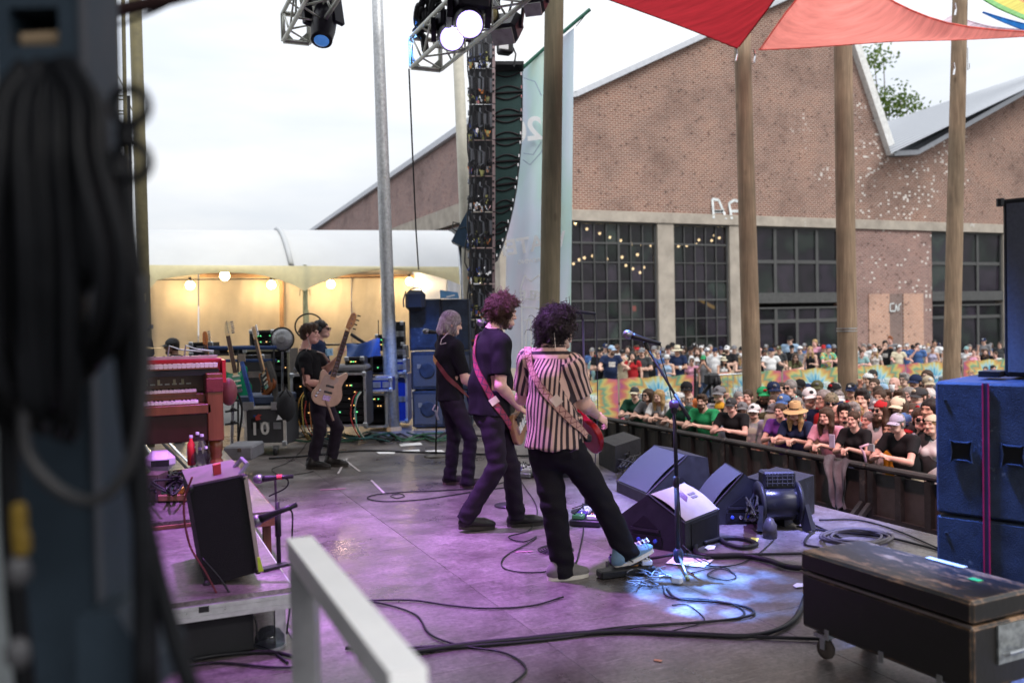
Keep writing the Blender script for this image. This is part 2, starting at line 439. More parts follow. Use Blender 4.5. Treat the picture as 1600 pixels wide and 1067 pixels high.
def mat_deck():
 m,n,l,b = newmat('scuffed_deck_paint')
 g = n.new('ShaderNodeNewGeometry')
 no = n.new('ShaderNodeTexNoise'); no.inputs['Scale'].default_value = 1.1; no.inputs['Detail'].default_value = 9; no.inputs['Roughness'].default_value = .68
 l(g.outputs['Position'],no.inputs['Vector'])
 r = ramp(n,[(.3,(.045,.038,.036)),(.46,(.1,.086,.082)),(.58,(.155,.138,.132)),(.75,(.24,.22,.21))])
 l(no.outputs['Fac'],r.inputs['Fac'])
 nb = n.new('ShaderNodeTexNoise'); nb.inputs['Scale'].default_value = 4.6; nb.inputs['Detail'].default_value = 8; nb.inputs['Roughness'].default_value = .7
 l(g.outputs['Position'],nb.inputs['Vector'])
 rb = ramp(n,[(.32,(.55,.52,.5)),(.5,(.95,.95,.95)),(.68,(1.3,1.28,1.26))]); l(nb.outputs['Fac'],rb.inputs['Fac'])
 mb0 = n.new('ShaderNodeMix'); mb0.data_type = 'RGBA'; mb0.blend_type = 'MULTIPLY'; mb0.inputs[0].default_value = .85
 l(r.outputs[0],mb0.inputs[6]); l(rb.outputs[0],mb0.inputs[7])
 src = mb0.outputs[2]
 nf = n.new('ShaderNodeTexNoise'); nf.inputs['Scale'].default_value = 34; nf.inputs['Detail'].default_value = 6; nf.inputs['Roughness'].default_value = .8
 l(g.outputs['Position'],nf.inputs['Vector'])
 rf = ramp(n,[(.36,(.45,.43,.41)),(.5,(1,1,1)),(.66,(1.6,1.58,1.55))]); l(nf.outputs['Fac'],rf.inputs['Fac'])      # grit
 mf = n.new('ShaderNodeMix'); mf.data_type = 'RGBA'; mf.blend_type = 'MULTIPLY'; mf.inputs[0].default_value = .8
 l(src,mf.inputs[6]); l(rf.outputs[0],mf.inputs[7]); src = mf.outputs[2]
 for k,(rot,sc) in enumerate(((.5,9.),(2.1,12.),(1.2,7.),(2.7,16.),(.1,20.))):        # scratches and dragged scuffs
  mp = n.new('ShaderNodeMapping'); mp.inputs['Rotation'].default_value = (0,0,rot); mp.inputs['Scale'].default_value = (.8,22.,1)
  n2 = n.new('ShaderNodeTexNoise'); n2.inputs['Scale'].default_value = sc * .45; n2.inputs['Detail'].default_value = 6; n2.inputs['Roughness'].default_value = .72
  l(g.outputs['Position'],mp.inputs[0]); l(mp.outputs[0],n2.inputs['Vector'])
  r2 = ramp(n,[(.6,(0,0,0)),(.7,(.7,.7,.7))]); l(n2.outputs['Fac'],r2.inputs['Fac'])
  mx = n.new('ShaderNodeMix'); mx.data_type = 'RGBA'
  l(r2.outputs[0],mx.inputs[0]); l(src,mx.inputs[6]); mx.inputs[7].default_value = (.42,.39,.37,1); src = mx.outputs[2]
 oi = n.new('ShaderNodeObjectInfo'); hs = n.new('ShaderNodeMapRange'); hs.inputs[3].default_value = .85; hs.inputs[4].default_value = 1.15
 l(oi.outputs['Random'],hs.inputs[0])
 mv = n.new('ShaderNodeVectorMath'); mv.operation = 'SCALE'; l(src,mv.inputs[0]); l(hs.outputs[0],mv.inputs['Scale'])
 l(mv.outputs[0],b.inputs['Base Color'])
 rr = ramp(n,[(.3,(.2,) * 3),(.7,(.5,) * 3)]); l(no.outputs['Fac'],rr.inputs['Fac']); l(rr.outputs[0],b.inputs['Roughness'])
 bp = n.new('ShaderNodeBump'); bp.inputs['Strength'].default_value = .25; bp.inputs['Distance'].default_value = .006
 n4 = n.new('ShaderNodeTexNoise'); n4.inputs['Scale'].default_value = 22; n4.inputs['Detail'].default_value = 5
 l(g.outputs['Position'],n4.inputs['Vector']); l(n4.outputs['Fac'],bp.inputs['Height']); l(bp.outputs[0],b.inputs['Normal'])
 return m
def text_mesh(name,s,size,mat,M4,parent,depth=.002,mirror=False,bold=False):
 cu = bpy.data.curves.new(name,'FONT')
 cu.body,cu.size,cu.extrude,cu.align_x,cu.align_y = s,size,depth,'CENTER','CENTER'
 if bold: cu.offset = size * .025
 o = bpy.data.objects.new(name,cu); COL.objects.link(o)
 me = bpy.data.meshes.new_from_object(o.evaluated_get(bpy.context.evaluated_depsgraph_get()))
 bpy.data.objects.remove(o)
 me.transform(Matrix(M4))
 if parent: me.transform(Matrix.Translation([-float(v) for v in ORG.get(parent.name,np.zeros(3))]))
 return link_mesh(name,me,mat,parent)
def frame_mat(o,x,y):      # 4x4 from an origin and the in-plane right and up directions
 x = np.array(x,float); x /= np.linalg.norm(x)
 y = np.array(y,float); y -= x * (x @ y); y /= np.linalg.norm(y)
 z = np.cross(x,y)
 return [[x[0],y[0],z[0],o[0]],[x[1],y[1],z[1],o[1]],[x[2],y[2],z[2],o[2]],[0,0,0,1]]

GZ = -1.0          # ground in front of the stage
# ------------------------------------------------------------------ ground and stage
gm = MB().box((60,60,GZ - .25),(600,600,.5)).obj('ground',M('asphalt',(.07,.068,.066),.85,scale=2.5,var=.35,bump=.3))
tag(gm,'grey asphalt yard around the stage',kind='structure')
SX = 5.69
stage = MB().box(((SX - 5) / 2 - .02,7.4,-.3),(SX + 5 - .1,17.2,.46)).obj('stage',BLACK)
tag(stage,'concert stage of scuffed dark deck panels',kind='structure')
fas = MB().box((SX - .02,7.4,-.53),(.03,17.2,.93)).obj('stage_skirt',M('skirt_cloth',(.02,.02,.022),.9),stage)
DECK = mat_deck()
dm = MB().box((0,0,-.03),(1.2175,2.4375,.06),bev=.002).mesh('deck_panel')
dm.materials.append(DECK)
X0 = SX - .61
for i in range(9):
 for j in range(7):
  share('deck_panel',dm,stage,(X0 - 1.22 * i,15.1 - 2.44 * j + (0 if i % 2 else .35),random.uniform(-.0012,.0)))
# the roof over the stage lies above the picture
roof = MB().box((.4,4.0,7.1),(12.5,13.0,.12)).obj('stage_roof',M('roof_skin',(.12,.12,.125),.8))
tag(roof,'dark fabric roof over the stage',kind='structure')
wing = MB().box((-4.4,5,2.6),(.1,16,7.2)).obj('stage_side_wall',M('black_drape',(.02,.02,.022),.95))
tag(wing,'black drape closing the side of the stage',kind='structure')

# ------------------------------------------------------------------ brick building
YW = 29.
def wx(px,py=420): return on(px,py,1,YW)[0]
def wz(px,py): return on(px,py,1,YW)[2]
XC = wx(792)
bld = thing('brick_building','long brick factory building with sawtooth gables, concrete beam and tall steel windows','building',(20,YW,GZ))
BR = mat_brick('gable_brick',0,(.17,.08,.058),(.24,.115,.083),(.46,.39,.33),.08,(wx(1405),0),(wz(1405,270),0))
BRL = mat_brick('side_brick',1,(.2,.11,.1),(.27,.15,.13),(.4,.35,.33))
BRP = mat_brick('pier_brick',0,(.2,.105,.09),(.29,.16,.135),(.36,.3,.27),.03,(wx(1440),0),(wz(1440,400),0))
BRN = mat_brick('patch_brick',0,(.42,.22,.15),(.48,.26,.18),(.55,.45,.38))
BRD = mat_brick('infill_brick',0,(.16,.1,.09),(.2,.13,.11),(.27,.23,.21))
CONC = M('weathered_concrete',(.36,.32,.27),.9,var=.25,scale=1.6,bump=.3,bscale=14,dirt=.62,dcol=(.52,.5,.47))
ZT,ZB = wz(1000,332),wz(1000,348)
roofpts = [(XC,9.35)] + [(wx(a,b),wz(a,b)) for a,b in ((895,155),(1297,-30),(1390,246),(1427,244),(1600,147),(1990,-70))]
XE = roofpts[-1][0]
poly = [(XC,YW,ZT)] + [(x,YW,z) for x,z in roofpts] + [(XE,YW,ZT)]
MB().prism(poly,(0,.4,0)).obj('wall',BR,bld)
MB().box(((XC + XE) / 2,YW + .12,(ZT + ZB) / 2),(XE - XC,.5,ZT - ZB - .004)).obj('concrete_beam',CONC,bld)
for a,b in ((780,806),(1027,1052),(1139,1177),(1566,1600),(1900,1990)):
 MB().box(((wx(a) + wx(b)) / 2,YW + .16,(ZB + GZ) / 2),(wx(b) - wx(a),.46,ZB - GZ - .004)).obj('concrete_column',CONC,bld)
pier = MB().box(((wx(1312) + wx(1455)) / 2,YW + .17,(ZB + GZ) / 2),(wx(1455) - wx(1312),.4,ZB - GZ - .004)).obj('brick_pier',BRP,bld)
zq = wz(1400,459)
for a,b,mt,dd in ((1355,1387,BRN,.03),(1409,1440,BRN,.03),(1388,1408,BRD,-.004)):
 MB().box(((wx(a) + wx(b)) / 2,YW - .02 - dd / 2 + .0,(zq + GZ) / 2),(wx(b) - wx(a),.06 + dd,zq - GZ)).obj('bricked_panel',mt,pier)
COP = M('coping_metal',(.5,.52,.56),.45,.3,var=.1)
for k,(p,q) in enumerate(zip(roofpts[:-1],roofpts[1:])):
 w = .2 if k not in (2,) else .36
 MB().beam((p[0],YW + .1,p[1] + .12),(q[0],YW + .1,q[1] + .12),.75,w,up=(0,0,1)).obj('coping',COP if k != 2 else M('gutter_white',(.66,.66,.64),.5),bld)
# side wall running away from the corner
zs = [(YW,9.35),(62,8.25),(80,7.7)]
pl = [(XC,YW + .42,ZT)] + [(XC,y + (.42 if y == YW else 0),z) for y,z in zs] + [(XC,80,ZT)]
MB().prism(pl,(.4,0,0)).obj('wall',BRL,bld)
MB().box((XC + .15,54.9,6.05),(.55,51,.75)).obj('concrete_beam',CONC,bld)
MB().box((XC + .3,54.9,2.3),(.4,51,6.7)).obj('wall',BRL,bld)
for (y0,z0),(y1,z1) in zip(zs[:-1],zs[1:]):
 MB().beam((XC + .1,y0,z0 + .12),(XC + .1,y1,z1 + .12),.6,.24).obj('coping',COP,bld)
for y0 in (36,44,52):
 MB().box((XC + .07,y0,4.4),(.1,5.2,2.3)).obj('window',M('dark_glass',(.02,.022,.026),.12),bld)
# sheet-metal roof seen above the second parapet
m,n,l,b = newmat('corrugated_roof')
g = n.new('ShaderNodeNewGeometry'); wv = n.new('ShaderNodeTexWave'); wv.wave_type = 'BANDS'; wv.bands_direction = 'Y'
wv.inputs['Scale'].default_value = 1.15; l(g.outputs['Position'],wv.inputs['Vector'])
r = ramp(n,[(.2,(.2,.215,.24)),(.8,(.34,.36,.39))]); l(wv.outputs['Fac'],r.inputs['Fac'])  # light and dark bands in the colour stand in for rib shading
l(r.outputs[0],b.inputs['Base Color']); b.inputs['Roughness'].default_value = .55; b.inputs['Metallic'].default_value = .2
p0,p1 = at(1392,240,36.6),at(1660,112,41)
q0,q1 = at(1376,196,47),at(1660,100,52)
G = [[p0 * (1 - t) * (1 - s) + p1 * t * (1 - s) + q0 * (1 - t) * s + q1 * t * s for t in np.linspace(0,1,12)] for s in np.linspace(0,1,30)]
G = np.array(G); G[1::2,:,2] += .07
MB().grid(G).obj('metal_roof',m,bld)
# roof skins behind the gables
for k in (1,2,4):
 (xa,za),(xb,zb) = roofpts[k],roofpts[k + 1]
 MB().prism([(xa,YW + .42,za),(xb,YW + .42,zb),(xb,YW + .42,zb + .1),(xa,YW + .42,za + .1)],(0,8 if k == 4 else 26,0)).obj('roof',M('roof_sheet',(.25,.26,.28),.6),bld)
# windows
GL = mat_glass('window_glass',(.55,.55,.6),.4)
FRM = M('steel_window_bar',(.075,.076,.075),.5)
def window(xa,xb,za,zb,cols,rows,bar=.038,depth=.1,thick=()):
 f = MB()
 for c in ((xa,xa + .07),(xb - .07,xb)): f.box(((c[0] + c[1]) / 2,YW + depth,(za + zb) / 2),(c[1] - c[0],.12,zb - za))
 for c in ((za,za + .07),(zb - .07,zb)): f.box(((xa + xb) / 2,YW + depth,(c[0] + c[1]) / 2),(xb - xa - .145,.12,c[1] - c[0]))
 w = f.obj('window',FRM,bld)
 xs = np.linspace(xa + .07,xb - .07,cols + 1) if np.isscalar(cols) else np.array(cols)
 z_ = np.linspace(za + .07,zb - .07,rows + 1) if np.isscalar(rows) else np.array(rows)
 mc = MB()
 for i,x in enumerate(xs[1:-1]): mc.box((x,YW + depth,(za + zb) / 2),(bar * (2.2 if i in thick else 1),.09,zb - za - .145))
 mc.obj('mullion',FRM,w)
 mr = MB()
 for i,z in enumerate(z_[1:-1]): mr.box(((xa + xb) / 2,YW + depth,z),(xb - xa - .145,.07,bar * (1.8 if i % 3 == 2 else 1)))
 mr.obj('glazing_bar',FRM,w)
 dx,dz = xs[1] - xs[0],z_[1] - z_[0]
 for i in range(len(xs) - 1):
  for j in range(len(z_) - 1):
   pm = MB().box((0,0,0),(xs[i + 1] - xs[i] - .02,.012,z_[j + 1] - z_[j] - .02))
   me = pm.mesh('pane'); me.materials.append(GL) 
   o = share('pane',me,w,np.array(((xs[i] + xs[i + 1]) / 2,YW + depth + .02,(z_[j] + z_[j + 1]) / 2)) - ORG[bld.name],(random.uniform(-.03,.03),0,random.uniform(-.02,.02)))
 return w
zsill = .2
window(wx(806),wx(1027),zsill,ZB,11,7,thick=(7,))
window(wx(1052),wx(1139),zsill,ZB,5,7)
zb2 = wz(1240,462)
zt2 = wz(1240,470)
for a,b in ((1177,1312),(1455,1566)):
 nc = 4 if a == 1177 else 3
 window(wx(a),wx(b),zt2 + .2,ZB - .02,nc,2,bar=.14)
 MB().box(((wx(a) + wx(b)) / 2,YW + .1,(zb2 + zt2) / 2 + .02),(wx(b) - wx(a),.3,.42)).obj('transom',FRM,bld)
 window(wx(a),wx(b),GZ,zt2 - .25,nc,[GZ + .07,1.5,zt2 - .32],bar=.14)
for a,b in ((806,1027),(1052,1139)):
 MB().box(((wx(a) + wx(b)) / 2,YW + .14,(zsill + GZ) / 2),(wx(b) - wx(a) - .01,.4,zsill - GZ - .01)).obj('brick_sill',BRD,bld)
 MB().box(((wx(a) + wx(b)) / 2,YW - .02,zsill + .04),(wx(b) - wx(a) - .01,.3,.09)).obj('stone_ledge',CONC,bld)
# dim room behind the glass with strings of lit bulbs
room = MB()
room.box(((XC + XE) / 2,YW + 7,2.4),(XE - XC,.1,7)); room.box(((XC + XE) / 2,YW + 3.7,ZT + .1),(XE - XC,6.6,.08)); room.box(((XC + XE) / 2,YW + 3.8,GZ + .03),(XE - XC,6.5,.06))
room.obj('interior',M('dark_interior',(.05,.047,.05),.9,var=.4,scale=.8),bld)
BULB = emitter('warm_bulb',(1,.72,.33),16)
CABL = M('black_cable',(.012,.012,.014),.5)
def festoon(pts,lab,r=.055):
 P = [on(x,y,1,YW + 1.2) for x,y in pts]
 t = thing('string_light',lab,'lights',P[0])
 MB().tube([p + (0,0,.1) for p in P],.012,5).obj('wire',CABL,t)
 for p in P: MB().sphere(p,r,8,6).obj('bulb',BULB,t,True)
festoon([(899,350),(917,358),(937,365),(953,371),(970,376),(987,381),(1003,383),(1017,384)],'string of lit bulbs sagging across the top of the wide left window')
festoon([(896,412),(905,406),(913,403),(926,400),(948,405),(972,402),(996,398),(1020,393)],'second row of lit bulbs behind the wide left window',.06)
festoon([(978,415),(989,420),(1000,426),(1006,418),(1022,424)],'short lowest string of bulbs in the right of the wide window')
festoon([(1060,385),(1068,383),(1073,384),(1088,382),(1092,375),(1112,376),(1116,368),(1124,372)],'string of lit bulbs rising to the right in the narrow window')
lampP = [on(1093,468,1,YW + .9),on(1116,481,1,YW + .9)]
gs = MB().beam(lampP[0],lampP[1],.12,.1).obj('wall_lamp',emitter('amber_sign',(1,.6,.1),1.6)); tag(gs,'slanting amber lamp behind the narrow window','lamp')
rs = MB().box(on(991,482,1,YW + .9),(.14,.04,.2)).obj('exit_lamp',emitter('red_sign',(1,.12,.08),2.5)); tag(rs,'small red lit sign inside the wide window','sign')
# chalky graffiti on the beam and pier
GRAF = M('graffiti_paint',(.62,.66,.66),.8,var=.2,scale=4)
MB_ = MB()
def stroke(mb,pts,w=.1):
 P = [on(x,y,1,YW - .004) for x,y in pts]
 P = [np.array((p[0],YW - (.145 if p[2] < ZT else .012),p[2])) for p in P]
 for a,b_ in zip(P[:-1],P[1:]):
  mb.beam(a,b_,w,.006,up=(0,1,0))
stroke(MB_,[(1112,342),(1113,311),(1123,313),(1130,330),(1114,330)]); stroke(MB_,[(1114,331),(1131,331),(1131,343)])
stroke(MB_,[(1140,343),(1139,318),(1147,313),(1156,316),(1156,330),(1140,330)]); stroke(MB_,[(1156,330),(1156,344)])
MB_.obj('graffiti',GRAF,bld)
g2 = MB()
for pts in ([(1391,486),(1391,475),(1397,474)],[(1390,486),(1399,486)],[(1399,486),(1400,475),(1403,486)],[(1405,485),(1404,478),(1408,474)]):
 P = [on(x,y,1,YW - .12) for x,y in pts]
 for a,b_ in zip(P[:-1],P[1:]): g2.beam(a,b_,.05,.006,up=(0,1,0))
g2.obj('graffiti',GRAF,bld)

# tree behind the roof
def leaf_tree(base,h,centres,nleaf,seed,lab):
 rr = random.Random(seed)
 t = thing('tree',lab,'tree',base)
 b = MB()
 top = np.array(base) + (0,0,h)
 b.tube([base,np.array(base) + (.1,0,h * .5),top],[.35,.25,.08],8)
 for c in centres: b.tube([np.array(base) + (0,0,h * .55),(np.array(c) + base + (0,0,h * .6)) / 2,c],[.14,.08,.02],5)
 b.obj('trunk',mat_wood('bark',(.08,.06,.045),(.17,.13,.1)),t)
 for mi,(mt,k) in enumerate((('leaf_green',(.1,.17,.035)),('leaf_light',(.17,.24,.06)))):
  V,Fc = [],[]
  for q in range(nleaf):
   c = centres[rr.randrange(len(centres))]
   d = np.array([rr.gauss(0,1) for _ in range(3)]); p = np.array(c) + d * .48
   a = np.array([rr.gauss(0,1) for _ in range(3)]); a /= np.linalg.norm(a); e = np.cross(a,(0.3,.5,.8)); e /= np.linalg.norm(e)
   s = rr.uniform(.1,.2); k0 = len(V)
   V += [p - a * s,p + e * s * .5,p + a * s,p - e * s * .5]; Fc.append((k0,k0 + 1,k0 + 2,k0 + 3))
  me = bpy.data.meshes.new('crown'); me.from_pydata((np.array(V) - np.array(base)).tolist(),[],Fc)
  link_mesh('crown',me,M(mt,k,.55,trans=.35),t)
tb = at(1395,300,60); tb[2] = GZ
leaf_tree(tb,9,[at(1352,100,58),at(1366,92,58),at(1380,88,58),at(1356,104,58),at(1375,150,58),at(1388,160,58),at(1402,165,58),at(1418,168,58),at(1385,172,58),at(1372,168,58),at(1430,172,58),at(1408,150,58)],420,3,'leafy green tree top showing over the sheet metal roof')

# ------------------------------------------------------------------ round wooden poles
WOOD = mat_wood('pole_wood',(.16,.105,.065),(.36,.26,.17))
WOODB = mat_wood('pole_wood_olive',(.1,.085,.05),(.2,.165,.1))
def pole(name,lab,pt,pb,dep,r,mat,z0=GZ,z1=8.5,grp=None):
 a,b = at(pt[0],pt[1],dep),at(pb[0],pb[1],dep)
 d = (a - b) / (a[2] - b[2])
 lo,hi = b + d * (z0 - b[2]),b + d * (z1 - b[2])
 t = thing(name,lab,'pole',lo,group=grp)
 P = [lo + (hi - lo) * s for s in np.linspace(0,1,14)]
 rr = [r * (1.08 - .16 * s) * random.uniform(.985,1.015) for s in np.linspace(0,1,14)]
 MB().tube(P,rr,18).obj('shaft',mat,t,True)
 return t,lo,hi
p862,lo,hi = pole('wooden_pole','dark wooden pole in front of the hanging banner',(866,0),(859,470),13.3,.147,WOODB,grp='round wooden poles')
p1165,lo5,hi5 = pole('wooden_pole','wooden pole under the corner of the red sail',(1160,70),(1175,600),16,.158,WOOD,z1=6.9,grp='round wooden poles')
p1320,_,_ = pole('wooden_pole','thick wooden pole crossing the salmon sail before the brick pier',(1316,0),(1325,600),15,.155,WOOD,grp='round wooden poles')
p1495,_,_ = pole('wooden_pole','thinner wooden pole nearest the right speaker stack',(1500,0),(1487,570),18,.155,WOOD,grp='round wooden poles')
for (px,py,dep,par) in ((1150,85,15.8,p1165),(1178,88,15.8,p1165),(1318,8,14.8,p1320),(1330,22,14.8,p1320),(1492,15,17.8,p1495),(1490,108,17.8,p1495)):
 p = at(px,py,dep)
 MB().tube([p + (0,0,.12),p + (.03,0,0),p + (0,0,-.12)],.018,6).obj('shackle',SILVER,par)
for yy,par,dep,px in ((513,p1320,14.83,1323),(517,p1320,14.83,1323)):
 c = at(px,yy,15); MB().lathe([(.166,-.008),(.166,.008)],c,20).obj('wire_band',STEEL,par)
for px,dep in ((1306,14.8),(1332,14.8),(1512,17.8)):
 y0 = 0 if px < 1400 else 75
 a,b = at(px,y0,dep),at(px,y0 + (25 if px < 1400 else 35),dep)
 MB().tube([a,b,b + (.05,0,.04),b + (.05,0,.14)],.008,5).obj('loose_rope',M('rope',(.3,.29,.27),.9),p1320 if px < 1400 else p1495)

# ------------------------------------------------------------------ shade sails
def sail(lab,A,B,mats,sag=.0,n=18,parts=None):
 # A, B: two edges, polylines of (px, py, depth)
 def res(Pl):
  P = np.array([at(*q) for q in Pl]); s = np.linspace(0,len(P) - 1,n)
  k = np.minimum(s.astype(int),len(P) - 2); f = (s - k)[:,None]
  Q = P[k] * (1 - f) + P[k + 1] * f
  for _ in range(2): Q[1:-1] = (Q[:-2] + 2 * Q[1:-1] + Q[2:]) / 4
  return Q
 a,b = res(A),res(B)
 t = thing('shade_sail',lab,'sail',a[0])
 for k,(u0,u1,mt) in enumerate(mats):
  u = np.linspace(u0,u1,14)
  G = a[None] * (1 - u)[:,None,None] + b[None] * u[:,None,None]
  G[...,2] -= sag * np.sin(math.pi * u)[:,None] * np.sin(math.pi * np.linspace(0,1,n))[None]
  MB().grid(G).obj('cloth',mt,t,True)
 if True:
  MB().tube(a,.012,5).obj('edge_rope',mats[0][2],t); MB().tube(b,.012,5).obj('edge_rope',mats[-1][2],t)
def cloth(nm,c,tr=.55):
 m = M(nm,c,.8,var=.24,scale=2.2,trans=tr,bump=.35,bscale=7)
 t_ = m.node_tree; mp_ = t_.nodes.new('ShaderNodeMapping'); mp_.inputs['Scale'].default_value = (3.2,.35,1.2); mp_.inputs['Rotation'].default_value = (0,.4,.9)
 n0 = [x for x in t_.nodes if x.type == 'TEX_NOISE'][0]; t0 = [x for x in t_.nodes if x.type == 'TEX_COORD'][0]      # long weave streaks and creases
 t_.links.new(t0.outputs['Object'],mp_.inputs[0]); t_.links.new(mp_.outputs[0],n0.inputs['Vector'])
 return m
RED,SAL = cloth('red_cloth',(.42,.025,.035),.42),cloth('salmon_cloth',(.85,.27,.23),.6)
sail('deep red shade sail stretched down to the wooden pole',[(930,-8,13.5),(985,12,14),(1040,32,14.6),(1095,53,15.1),(1152,76,15.7)],[(1100,-150,9),(1200,-90,11),(1225,-20,13),(1188,30,14.4),(1155,73,15.7)],[(0,1,RED)],.1)
sail('pale salmon shade sail with its long drooping lower edge',[(1186,78,15.9),(1230,77,15),(1300,72,14),(1400,64,13.6),(1500,63,14),(1640,55,15)],[(1188,77,15.9),(1262,-30,13),(1330,-40,12),(1400,8,12.4),(1490,43,13.6),(1640,52,15)],[(0,1,SAL)],.12)
sail('pale pink white sail behind the right pole',[(1468,36,19),(1500,46,19.5),(1545,55,20),(1600,58,20.5),(1660,58,21)],[(1490,22,18.3),(1512,33,19),(1550,43,20),(1600,47,20.5),(1660,47,21)],[(0,1,cloth('pink_white_cloth',(.75,.6,.68)))])
sail('rainbow striped sail in the upper right corner',[(1530,-4,16),(1560,14,16.4),(1600,31,17),(1660,52,18)],[(1580,-45,15),(1620,-30,15.4),(1660,-10,16),(1700,10,17)],
  [(0,.12,cloth('sail_green',(.3,.6,.25))),(.12,.4,cloth('sail_yellow',(.85,.72,.2))),(.4,.7,cloth('sail_orange',(.85,.4,.2))),(.7,1,cloth('sail_coral',(.8,.22,.2)))])
sail('narrow blue sail edge below the rainbow sail',[(1535,20,20),(1565,34,20),(1600,48,20),(1660,52,20)],[(1536,19,20),(1575,31,20),(1610,40,20),(1660,46,20)],[(0,1,cloth('blue_cloth',(.02,.2,.62),.4))])
# ------------------------------------------------------------------ frame tent behind the stage
TY = 17.
VIN = M('white_vinyl',(.46,.48,.5),.45,var=.05,scale=1.5,trans=.15,bump=.08,bscale=5)
VALM = M('valance_vinyl',(.68,.66,.46),.5,var=.06,trans=.3)  # yellowed in the colour for the amber light falling on it
CANV = M('tan_canvas',(.55,.46,.34),.85,var=.1,scale=2.2,bump=.9,bscale=3.2,trans=.1)
tent = thing('frame_tent','white frame tent with scalloped valance, tan back wall and warm bulbs behind the band','tent',on(475,420,1,TY))
def tpt(px,py,y=TY): return on(px,py,1,y)
NB = 60
xs = np.linspace(120,738,NB)
def scal(px):
 k = [120,236,475,738]
 lowp = {0: (120,236,452,428),1: (236,475,443,426),2: (475,738,456,422)}
 for a,b_,lo_,hi_ in lowp.values():
  if a <= px <= b_:
   u = (px - a) / (b_ - a); e0 = lo_ if a != 236 else 440
   e1 = 456 if b_ == 475 else lo_
   base = e0 * (1 - u) + e1 * u
   return base - (base - hi_) * math.sin(math.pi * u) ** .75
 return 440
top = [tpt(x,415.5 + (x - 475) * .006) for x in xs]
bot = [tpt(x,scal(x)) for x in xs]
MB().grid([top,[(a + b_) / 2 + (0,-.03,0) for a,b_ in zip(top,bot)],bot]).obj('valance',VALM,tent,True)
rows = []
for s in np.linspace(0,1,8):
 yy = TY + 2.3 * s; zz = None
 rw = []
 for x,t0 in zip(xs,top):
  hi_ = on(x,361 + (x - 475) * .004,1,TY + 2.3)
  z = t0[2] + (hi_[2] - t0[2]) * (math.sin(s * math.pi / 2) ** .9)
  rw.append((t0[0] + (hi_[0] - t0[0]) * s * .25,yy,z))
 rows.append(rw)
MB().grid(rows).obj('canopy',VIN,tent,True)
zr = rows[-1][0][2]
MB().grid([rows[-1],[(x,y + 3,z - .3) for x,y,z in rows[-1]],[(x,y + 6,z - 1.4) for x,y,z in rows[-1]]]).obj('canopy',VIN,tent,True)
rb = [np.array(r[int((462 - 120) / (738 - 120) * (NB - 1))]) + (.0,0,.02) for r in rows]
MB().tube(rb,.05,8).obj('rafter_sleeve',VIN,tent,True)
# back wall in creased panels
YB = TY + 4.2
def wallpanel(a,b_,mt,y=YB,y2=None,lo=620,hi=405,seed=0):
 rr = random.Random(seed); ph = [rr.uniform(0,6) for _ in range(5)]
 G = []
 for v in np.linspace(0,1,26):
  row = []
  for u in np.linspace(0,1,34):
   px = a + (b_ - a) * u; yy = y if y2 is None else y + (y2 - y) * u
   p = on(px,hi + (lo - hi) * v,1,yy)
   d = .035 * math.sin(u * 9 + ph[0] + v * 1.5) + .02 * math.sin(v * 13 + ph[1] + 2 * math.sin(u * 3)) + .015 * math.sin(u * 31 + v * 7 + ph[2])
   row.append((p[0],yy + d,p[2]))
  G.append(row)
 return MB().grid(G).obj('wall_panel',mt,tent,True)
wallpanel(110,309,CANV,seed=1); wallpanel(311,440,CANV,seed=2); wallpanel(442,548,CANV,seed=3); wallpanel(550,646,CANV,seed=4)
WVIN = M('clear_white_vinyl',(.7,.72,.78),.5,var=.06,trans=.3,bump=.3,bscale=6)
wallpanel(640,700,WVIN,y=YB + .2,y2=TY + 1.2,seed=5); wallpanel(697,752,WVIN,y=TY + 1.3,y2=TY + .8,seed=6)
PALE = M('tent_pole_metal',(.3,.31,.2),.45,.5)
MB().tube([tpt(476,414,TY + .05),tpt(478,520,TY + .05),np.array(tpt(478,520,TY + .05)) * (1,1,0) + (0,0,GZ)],.05,8).obj('leg',PALE,tent)
MB().tube([on(312,430,1,YB - .15),on(440,431,1,YB - .15),on(646,432,1,YB - .15)],.05,6).obj('rail',M('tent_rail',(.35,.2,.1),.7),tent)
MB().tube([on(440,430,1,YB - .1),on(441,620,1,YB - .1)],.05,6).obj('upright',M('tent_rail',(.35,.2,.1),.7),tent)
MB().box(tpt(479,497,TY),(.08,.08,.3)).obj('ratchet',PALE,tent)
for dx in (-7,8): MB().tube([tpt(476,456),tpt(476 + dx,453),tpt(476 + dx * 1.1,462)],.012,5).obj('strap_tie',PALE,tent)
TB = emitter('tent_bulb',(1,.74,.36),30)
for k,(px,py,dy) in enumerate(((297,446,3.75),(351,431,1.6),(424,445,3.75),(517,444,3.75),(640,440,3.7))):
 p = on(px,py,1,TY + dy)
 t = thing('tent_bulb',('lit bulb hanging over the capped man','lit bulb right under the middle of the left scallop','lit bulb left of the tent leg','lit bulb over the bass headstock','lit bulb at the right end of the tan wall')[k],'bulb',p,group='lit bulbs along the tent')
 MB().sphere(p,.095,12,8).obj('globe',TB,t,True)
 MB().lathe([(.03,0),(.03,.1)],p + (0,0,.08),8).obj('socket',BLACK,t)
 l_ = bpy.data.lights.new('bulb_light','POINT'); l_.energy = 19; l_.color = (1,.76,.48); l_.shadow_soft_size = .12
 lo_ = bpy.data.objects.new('bulb_light',l_); COL.objects.link(lo_); lo_.location = p + (0,-.2,-.1)
MB().tube([on(236,437,1,TY + 3.3)] + [on(px,py - 9,1,TY + 3.2) for px,py in ((297,446),(424,445),(517,444),(640,440))],.012,5).obj('bulb_wire',CABL,tent)

